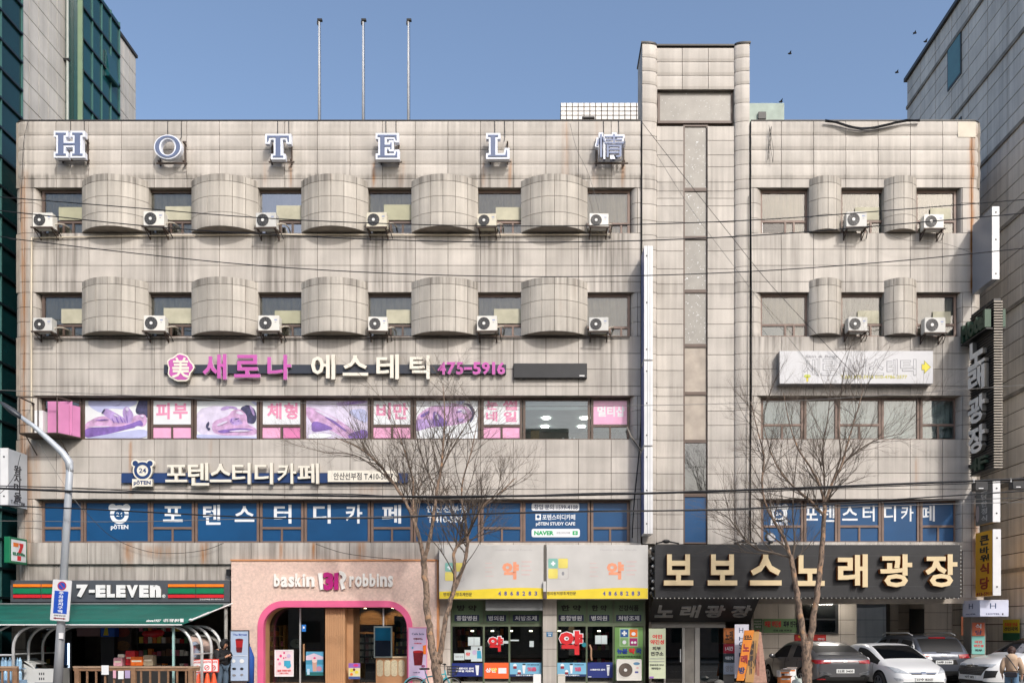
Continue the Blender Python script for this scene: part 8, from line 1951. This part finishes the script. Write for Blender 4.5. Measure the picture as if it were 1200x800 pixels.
    for s in (-1, 1):
        m = MB(); m.sphere(hc + fd * .076 + rt * .032 * s + up * .022, .011, M('dark eye', '#17120f', .3), 8, 6); m.build('eye', t, smooth=True)
        m = MB(); m.sphere(hc + rt * .083 * s + up * .0, .022, SKIN, 8, 6, (.7, 1, 1.3)); m.build('ear', t, smooth=True)
    m = MB(); m.sphere(hc + fd * .078 - up * .045, .016, M('lip', '#9a5c50', .5), 8, 5, (1.3, 1.3, .35)); m.build('mouth', t, smooth=True)
    hairfn(t, hc, fd, rt, up, J); return t
def shell_cap(m, hc, fd, rt, up, r, mat, cut, scale=(1, 1, 1), off=(0, 0, 0)):
    """ellipsoid shell open towards the face"""
    n, k = 20, 14; c = hc + fd * off[0] + up * off[2]
    base = len(m.v); keep = {}
    for i in range(k + 1):
        a = -math.pi / 2 + math.pi * i / k
        for j in range(n):
            b = 2 * math.pi * j / n
            d = Vector((math.cos(a) * math.cos(b), math.cos(a) * math.sin(b), math.sin(a)))
            m.v.append(c + fd * d.x * r * scale[0] + rt * d.y * r * scale[1] + up * d.z * r * scale[2]); keep[len(m.v) - 1] = cut(d)
    for i in range(k):
        for j in range(n):
            q = (base + i * n + j, base + i * n + (j + 1) % n, base + (i + 1) * n + (j + 1) % n, base + (i + 1) * n + j)
            if all(keep[x] for x in q): m.f.append(q); m.m.append(mat)
# man reading his phone, left
def manhair(t, hc, fd, rt, up, J):
    m = MB(); shell_cap(m, hc, fd, rt, up, .100, M('short black hair', '#14110f', .7), lambda d: d.x < .55 and d.z > -.35 or d.z > .5); m.build('hair', t, smooth=True)
    m = MB(); shell_cap(m, hc, fd, rt, up, .128, JK, lambda d: d.x < .62, (1.05, 1, 1.15), (-.012, 0, .0)); o = m.build('hood', t, smooth=True); s = o.modifiers.new('So', 'SOLIDIFY'); s.thickness = .018
    b = MB(); fr = Fr(Vector(J['paR']) + Vector((.03, .07, .05)), (0, 1, 0), Vector((-.5, 0, .86)), Vector((-.86, 0, -.5)))
    b.rrect(-.036, .036, -.07, .07, .008, -.006, .004, BLACK, fr, n=3); b.rect(-.031, .031, -.062, .062, .004, .0045, M('phone screen', '#2b3440', .1, coat=.5), fr)
    global PHONE; PHONE = b
Jm = dict(pelvis=(0, 0, .92), spine=(-.03, 0, 1.08), waist=(-.01, 0, .96), hem=(0, 0, .84), chest=(-.01, 0, 1.27), coll=(.04, 0, 1.40), neck=(.05, 0, 1.42), headb=(.10, 0, 1.465), headc=(.125, 0, 1.535), headt=(.125, 0, 1.60),
    shL=(0, .19, 1.33), elL=(.04, .25, 1.06), wrL=(.25, .10, 1.16), paL=(.31, .06, 1.20), shR=(0, -.19, 1.33), elR=(.06, -.25, 1.05), wrR=(.26, -.10, 1.15), paR=(.32, -.06, 1.19),
    latL=(0, .5, .8), latR=(0, -.5, .8), curlL=(0, -.9, .2), curlR=(0, .9, .2), thL=-1, thR=-1, hipL=(0, .095, .86), knL=(.05, .11, .48), anL=(0, .12, .08), toeL=(.16, .13, .035), hipR=(0, -.095, .86), knR=(.0, -.11, .48), anR=(-.06, -.12, .08), toeR=(.10, -.13, .035), face=(.88, 0, -.42))
man = person('person in a black hooded jacket and blue jeans looking down at a phone', (X(260, -1.0), -1.0, -.15), R_(-22), Jm, JK, JEAN, (.225, .22, .21, .225, .095, .11, .092, .065), (.155, .12, .092, .08), manhair)
man.scale = (.97, .97, .97)
ph = PHONE
rot = Matrix.Rotation(R_(-22), 4, 'Z'); off = Vector((X(260, -1.0), -1.0, -.15)); ph.v = [rot @ (v * .97) + off for v in ph.v]; ph.build('phone', label='dark phone held in both hands by the person in the black hood', cat='phone')
# woman walking away, right edge
def whair(t, hc, fd, rt, up, J):
    m = MB(); shell_cap(m, hc, fd, rt, up, .104, HAIRB, lambda d: d.x < .45 or d.z > .55, (1.02, 1, 1.1), (-.008, 0, .004))
    m.sphere(hc - fd * .075 - up * .055, .05, HAIRB, 10, 8, (1.2, 1.0, 1.0)); m.build('hair', t, smooth=True)
    m = MB(); shell_cap(m, Vector(J['coll']) - fd * .075 - up * .05, fd, rt, up, .115, M('pale beige hood', '#c2a98f', .8, var=.1), lambda d: d.x < .3, (.55, 1.0, .85)); o = m.build('hood', t, smooth=True); s = o.modifiers.new('So', 'SOLIDIFY'); s.thickness = .02
Jw = dict(pelvis=(0, 0, .80), spine=(0, 0, .94), waist=(0, 0, .84), hem=(0, 0, .68), chest=(.01, 0, 1.10), coll=(.03, 0, 1.21), neck=(.03, 0, 1.23), headb=(.05, 0, 1.28), headc=(.06, 0, 1.355), headt=(.055, 0, 1.43),
    shL=(0, .16, 1.155), elL=(-.06, .22, .92), wrL=(.08, .22, .74), paL=(.10, .21, .67), shR=(0, -.16, 1.155), elR=(-.02, -.23, .92), wrR=(.06, -.24, .73), paR=(.08, -.235, .66),
    latL=(1, .1, 0), latR=(1, -.1, 0), curlL=(.6, 0, -.6), curlR=(.6, 0, -.6), thL=-1, thR=-1, hipL=(0, .085, .75), knL=(.10, .095, .42), anL=(.06, .10, .07), toeL=(.21, .11, .032), hipR=(0, -.085, .75), knR=(.0, -.095, .41), anR=(-.14, -.10, .09), toeR=(.0, -.11, .032), face=(.95, 0, -.15))
wo = (X(1185.5, -4.2), -4.2, -.15); wrz = R_(62)
woman = person('person in a beige hooded jacket and light jeans walking past the white car', wo, wrz, Jw, BEIGE, JEAN2, (.165, .168, .18, .165, .075, .085, .068, .055), (.125, .10, .075, .062), whair)
woman.scale = (1.0, 1.0, 1.0)
rot = Matrix.Rotation(wrz, 4, 'Z')
def wl_(p): return rot @ Vector(p) + Vector(wo)
t = thing('shoulder_bag', 'small dark shoulder bag worn across the back of the beige jacket', 'bag', wl_((-.2, -.06, .70)))
BAG = M('dark leather bag', '#23232b', .45, var=.1)
m = MB(); 
for s_ in range(1):
    pts = [(-.20, .02), (.12, .02), (.14, .10), (.11, .19), (-.19, .19), (-.22, .10)]
    fr = Fr(wl_((-.205, -.02, .66)), rot @ Vector((0, -1, 0)), (0, 0, 1), rot @ Vector((-1, 0, 0))); m.poly([(a * .8, b * .8) for a, b in pts], -.04, .05, BAG, fr)
m.build('pouch', t, bevel=.015)
m = MB(); m.tube([wl_(p) for p in ((-.20, -.17, .78), (-.19, -.09, .92), (-.185, .0, 1.06), (-.13, .09, 1.19), (-.02, .13, 1.235), (.10, .10, 1.15), (.19, .0, 1.02))], .014, BAG, 6); m.tube([wl_(p) for p in ((-.20, .13, .78), (-.185, .17, .74))], .014, BAG, 6); m.build('strap', t)

# ------------------------------------------------------------------ bicycle behind the left tree
TEALB = M('turquoise bicycle paint', '#3aa9b8', .35, coat=.5, var=.05)
def bicycle(loc, rotz):
    t = thing('bicycle', 'turquoise bicycle with black saddle and wire basket parked behind the left tree', 'bicycle', loc, None, rotz); _rootloc[t.name] = Vector((0, 0, 0))
    R0 = .31
    for x in (-.52, .52):
        m = MB(); fr = Fr((x, 0, R0)); m.ring(0, 0, R0 - .035, R0, -.02, .02, TYRE, fr, n=32); w = m.build('wheel', t)
        m = MB(); m.ring(0, 0, R0 - .055, R0 - .036, -.012, .012, ALLOY, fr, n=32); m.ell(0, 0, .03, .03, -.04, .04, ALLOY, fr, n=10)
        for k in range(14): a = 2 * math.pi * k / 14; m.tube([(x + .03 * math.cos(a), 0, R0 + .03 * math.sin(a)), (x + (R0 - .05) * math.cos(a), 0, R0 + (R0 - .05) * math.sin(a))], .002, ALLOY, 3)
        q = m.build('rim', t); q.parent = w
    m = MB(); bb, seat, head, r_, f_ = (-.08, 0, .28), (-.22, 0, .72), (.34, 0, .70), (-.52, 0, R0), (.52, 0, R0)
    m.tube([bb, seat], .018, TEALB, 8); m.tube([bb, (.36, 0, .60)], .02, TEALB, 8); m.tube([(-.19, 0, .62), head], .018, TEALB, 8)
    for s in (-.05, .05): m.tube([bb, (r_[0], s, r_[2])], .010, TEALB, 6); m.tube([(-.19, 0, .62), (r_[0], s, r_[2])], .009, TEALB, 6); m.tube([(.37, 0, .58), (.40, s, .55), (f_[0], s, f_[2])], .011, TEALB, 6)
    m.tube([(.37, 0, .58), (.32, 0, .80)], .02, TEALB, 8); m.build('frame', t, smooth=True)
    m = MB(); m.tube([seat, (-.245, 0, .82)], .013, ALLOY, 8); m.build('seat_post', t)
    m = MB(); m.poly([(-.14, -.08), (-.13, .08), (.0, .04), (.14, .018), (.14, -.018), (.0, -.04)], .82, .87, BLACK, Fr((-.25, 0, 0), (1, 0, 0), (0, 1, 0), (0, 0, 1))); m.build('saddle', t, bevel=.015)
    m = MB(); m.tube([(.32, 0, .80), (.31, 0, .95)], .014, ALLOY, 8); m.tube([(.18, -.28, .98), (.27, -.22, .98), (.33, -.08, .95), (.33, .08, .95), (.27, .22, .98), (.18, .28, .98)], .012, BLACK, 8); m.build('handlebar', t)
    m = MB()
    for z, w_, l_ in ((.66, .10, .10), (.74, .115, .115), (.82, .13, .13), (.90, .145, .145)): m.tube([(.42, -w_, z), (.42 + 2 * l_, -w_, z), (.42 + 2 * l_, w_, z), (.42, w_, z), (.42, -w_, z)], .006, BLACK, 4)
    for k in range(-3, 4): m.tube([(.42, k * .03, .66), (.42, k * .045, .90)], .004, BLACK, 3); m.tube([(.62, k * .03, .66), (.71, k * .045, .90)], .004, BLACK, 3)
    for k in range(5):
        for s in (-1, 1): m.tube([(.44 + k * .045, s * .10, .66), (.44 + k * .06, s * .145, .90)], .004, BLACK, 3)
    m.build('basket', t)
    m = MB(); m.ring(0, 0, .07, .09, -.01, .01, BLACK, Fr((-.08, -.05, .28))); m.box(-.17, -.09, -.14, -.06, .14, .16, BLACK); m.box(-.07, .01, .06, .14, .40, .42, BLACK); m.tube([(-.08, -.06, .28), (-.13, -.10, .15)], .008, ALLOY, 5); m.tube([(-.08, .06, .28), (-.03, .10, .41)], .008, ALLOY, 5); m.build('crank', t)
    m = MB(); m.ring(0, 0, R0 + .02, R0 + .035, -.03, .03, TEALB, Fr((-.52, 0, R0)), n=16, a0=20, a1=190); m.build('mudguard', t)
    m = MB(); m.tube([(-.08, .04, .27), (-.04, .14, -.0)], .009, BLACK, 5); m.build('kickstand', t)
    return t
bicycle((X(508, -3.1), -3.1, -.15), R_(24))

# ------------------------------------------------------------------ cones, standing banner, street clutter
CONE = M('orange traffic cone', '#e2572b', .5, var=.08)
for lab_, px, y, k in (('orange traffic cone with a no smoking sign beside the timber railing', 243, -1.7, 0), ('orange traffic cone half hidden behind the one beside the railing', 250.5, -1.35, 1)):
    c = Vector((X(px, y), y, -.15)); t = thing('traffic_cone', lab_, 'traffic cone', c, 'traffic cones by the railing')
    m = MB(); m.lathe([(.17, .03), (.15, .05), (.045, .62), (.03, .66)], c, CONE, 18); m.build('cone', t, smooth=False)
    m = MB(); m.box(c.x - .2, c.x + .2, c.y - .2, c.y + .2, c.z, c.z + .03, CONE); m.build('base', t)
    s = MB(); z0 = Z(787, y); z1 = Z(771.5, y); s.rrect(c.x - .15 - .02 * k, c.x + .17, z0, z1, .02, -y + .04, -y + .06, M('coral sign plate', '#d84a3c', .5)); s.rrect(c.x - .12, c.x + .14, z0 + .03, z1 - .03, .02, -y + .06, -y + .064, PAPER); p_ = s.build('sign_plate', t)
    s = MB(); s.text('금연구역', c.x - .10, c.x + .12, z1 - .12, z1 - .06, -y + .064, -y + .068, RD, .04); s.ring(c.x + .01, z0 + .13, .055, .075, -y + .064, -y + .068, RD, n=18); s.poly([(c.x - .04, z0 + .09), (c.x - .03, z0 + .08), (c.x + .06, z0 + .17), (c.x + .05, z0 + .18)], -y + .068, -y + .070, RD); s.rect(c.x - .03, c.x + .05, z0 + .12, z0 + .135, -y + .064, -y + .0665, DPR); q = s.build('symbol', t); q.parent = p_
PB2 = M('pale blue banner paper', '#a9bcd6', .5, var=.05)
t = poster('standing_banner', 'pale blue standing banner with a red iced drink behind the hooded person', 270.5, 291, 739, 797, -.75, PB2, [('t', (273, 289.5, 742, 745), M('royal blue print'), 'The Biggest', .03), ('p', [(276, 749), (285, 749), (283.5, 764), (277.5, 764)], M('bright red drink print')), ('e', (280.5, 749, 4.5, 1.3), DRK), ('p', [(276.5, 758), (284.2, 758), (283.5, 764), (277.3, 764)], DRK), ('e', (274, 774, 2, 2), WF), ('e', (283.5, 774, 2.6, 2.4), PAPER), ('e', (274.5, 783, 2.3, 1.4), DPR), ('e', (283.5, 783, 2, 1.5), DPR), ('e', (274.5, 790.5, 2, 1.2), GREYT), ('e', (283.5, 790, 1.8, 1.2), GREYT), ('r', (271, 290.5, 767.5, 768), WF)], cat='banner stand', frame=M('dark banner frame', '#3a3b42', .5))
m = MB(); m.tube([P(293.5, 806, -.55), P(293, 770, -.55), P(292.5, 757, -.55)], [.10, .13, .03], M('folded blue parasol cloth', '#1c4f9e', .7, var=.15), 10); m.tube([P(292.5, 757, -.55), P(292.4, 753.5, -.55)], .015, BLACK, 6); m.lathe([(.2, -.15), (.2, -.08), (.05, -.05)], (X(293.5, -.55), -.55, 0), BLACK, 12); m.build('folded_parasol', label='folded blue parasol behind the pale blue standing banner', cat='parasol', smooth=True)
ORB = M('orange cardboard', '#cf7a3c', .7, var=.1); GRB = M('grey printed carton', '#b9b8b6', .6, var=.1)
y = -3.2
for lab_, px0, px1, py0, py1, mat, dy in (('orange carton at the foot of the pile by the right tree', 914.5, 927, 793, 812, ORB, 0), ('grey white carton stacked on the orange one by the right tree', 913.5, 926, 785.5, 792.8, GRB, 0), ('white carton with black stripes tipped behind the grey one', 921, 933, 783, 811, WHITE, .45)):
    t = thing('carton', lab_, 'carton', (X((px0 + px1) / 2, y + dy), y + dy, Z(py1, y + dy)), 'cartons piled by the right tree')
    m = MB(); u0, u1, v0, v1 = B(px0, px1, py0, py1, y + dy); v0 = max(v0, -.15); m.rect(u0, u1, v0, v1, -y - dy - .3, -y - dy, mat); m.build('box', t, bevel=.006)
    m = MB(); m.rect(u0 + .03, u1 - .03, v1 - .07, v1 - .03, -y - dy, -y - dy + .003, ORB if mat is not ORB else GRB); m.rect(u0 + .05, u0 + .14, v0 + .03, v0 + .1, -y - dy, -y - dy + .003, DPR); m.build('print', t)
    m = MB(); m.add([(u0, y + dy, v1 + .001), (u1, y + dy, v1 + .001), (u1 + .02, y + dy - .10, v1 + .05), (u0 + .02, y + dy - .10, v1 + .05), (u0, y + dy, v1 + .006), (u1, y + dy, v1 + .006)], [(0, 1, 2, 3), (4, 3, 2, 5)], mat); m.build('flap', t)
m = MB(); rn = random.Random(4); c = Vector((X(937, -3.4), -3.4, Z(802, -3.4))); n, k = 16, 10
for i in range(k + 1):
    a = -math.pi / 2 + math.pi * i / k
    for j in range(n):
        b = 2 * math.pi * j / n; r = .22 * (1 + .22 * mnoise.noise((math.cos(b) * 2, math.sin(b) * 2, a * 2.5)) + .08 * mnoise.noise((math.cos(b) * 7, math.sin(b) * 7, a * 7)))
        m.v.append(c + Vector((r * max(math.cos(a), .02) * math.cos(b), r * max(math.cos(a), .02) * math.sin(b), r * .8 * math.sin(a))))
BAGM = M('pale green plastic bag', '#c3cdc2', .3, coat=.3, var=.15)
for i in range(k):
    for j in range(n): m.f.append((i * n + j, i * n + (j + 1) % n, (i + 1) * n + (j + 1) % n, (i + 1) * n + j)); m.m.append(BAGM)
for s in (-.07, .06): m.tube([c + Vector((s, 0, .14)), c + Vector((s * 1.6, -.02, .25)), c + Vector((s * 2.2, .0, .22))], [.04, .025, .01], BAGM, 6)
m.build('plastic_bag', label='pale knotted plastic bag beside the cartons by the right tree', cat='plastic bag', smooth=True)
# floodlight camera above the karaoke sign and pipes
m = MB(); m.sphere((X(902, -.3), -.3, Z(629, -.3)), .16, M('floodlight housing', '#55544f', .4), 12, 8, (1, 1, .9)); m.box(X(902) - .03, X(902) + .03, -.3, .05, Z(637), Z(633), BLACK); m.lathe([(.10, -.14), (.13, -.1)], (X(903, -.45), -.42, Z(630, -.4)), LIGHTBOX, 14, 'y'); m.build('floodlight', label='round floodlight on top of the black karaoke sign left of the right tree', cat='lamp')
for px, l in ((778, 'left'), (868, 'right')):
    m = MB(); m.sphere((X(px), -.5, Z(636)), .09, BLACK, 10, 6, (1.4, 1, .7)); m.tube([(X(px) - .3, -.4, Z(638)), (X(px), -.45, Z(635.5)), (X(px) + .4, -.4, Z(638))], .025, BLACK, 6); m.build('cable_knot', label='black cable knot on top of the karaoke sign toward its %s end' % l, cat='cable')
bpy.context.view_layer.update()
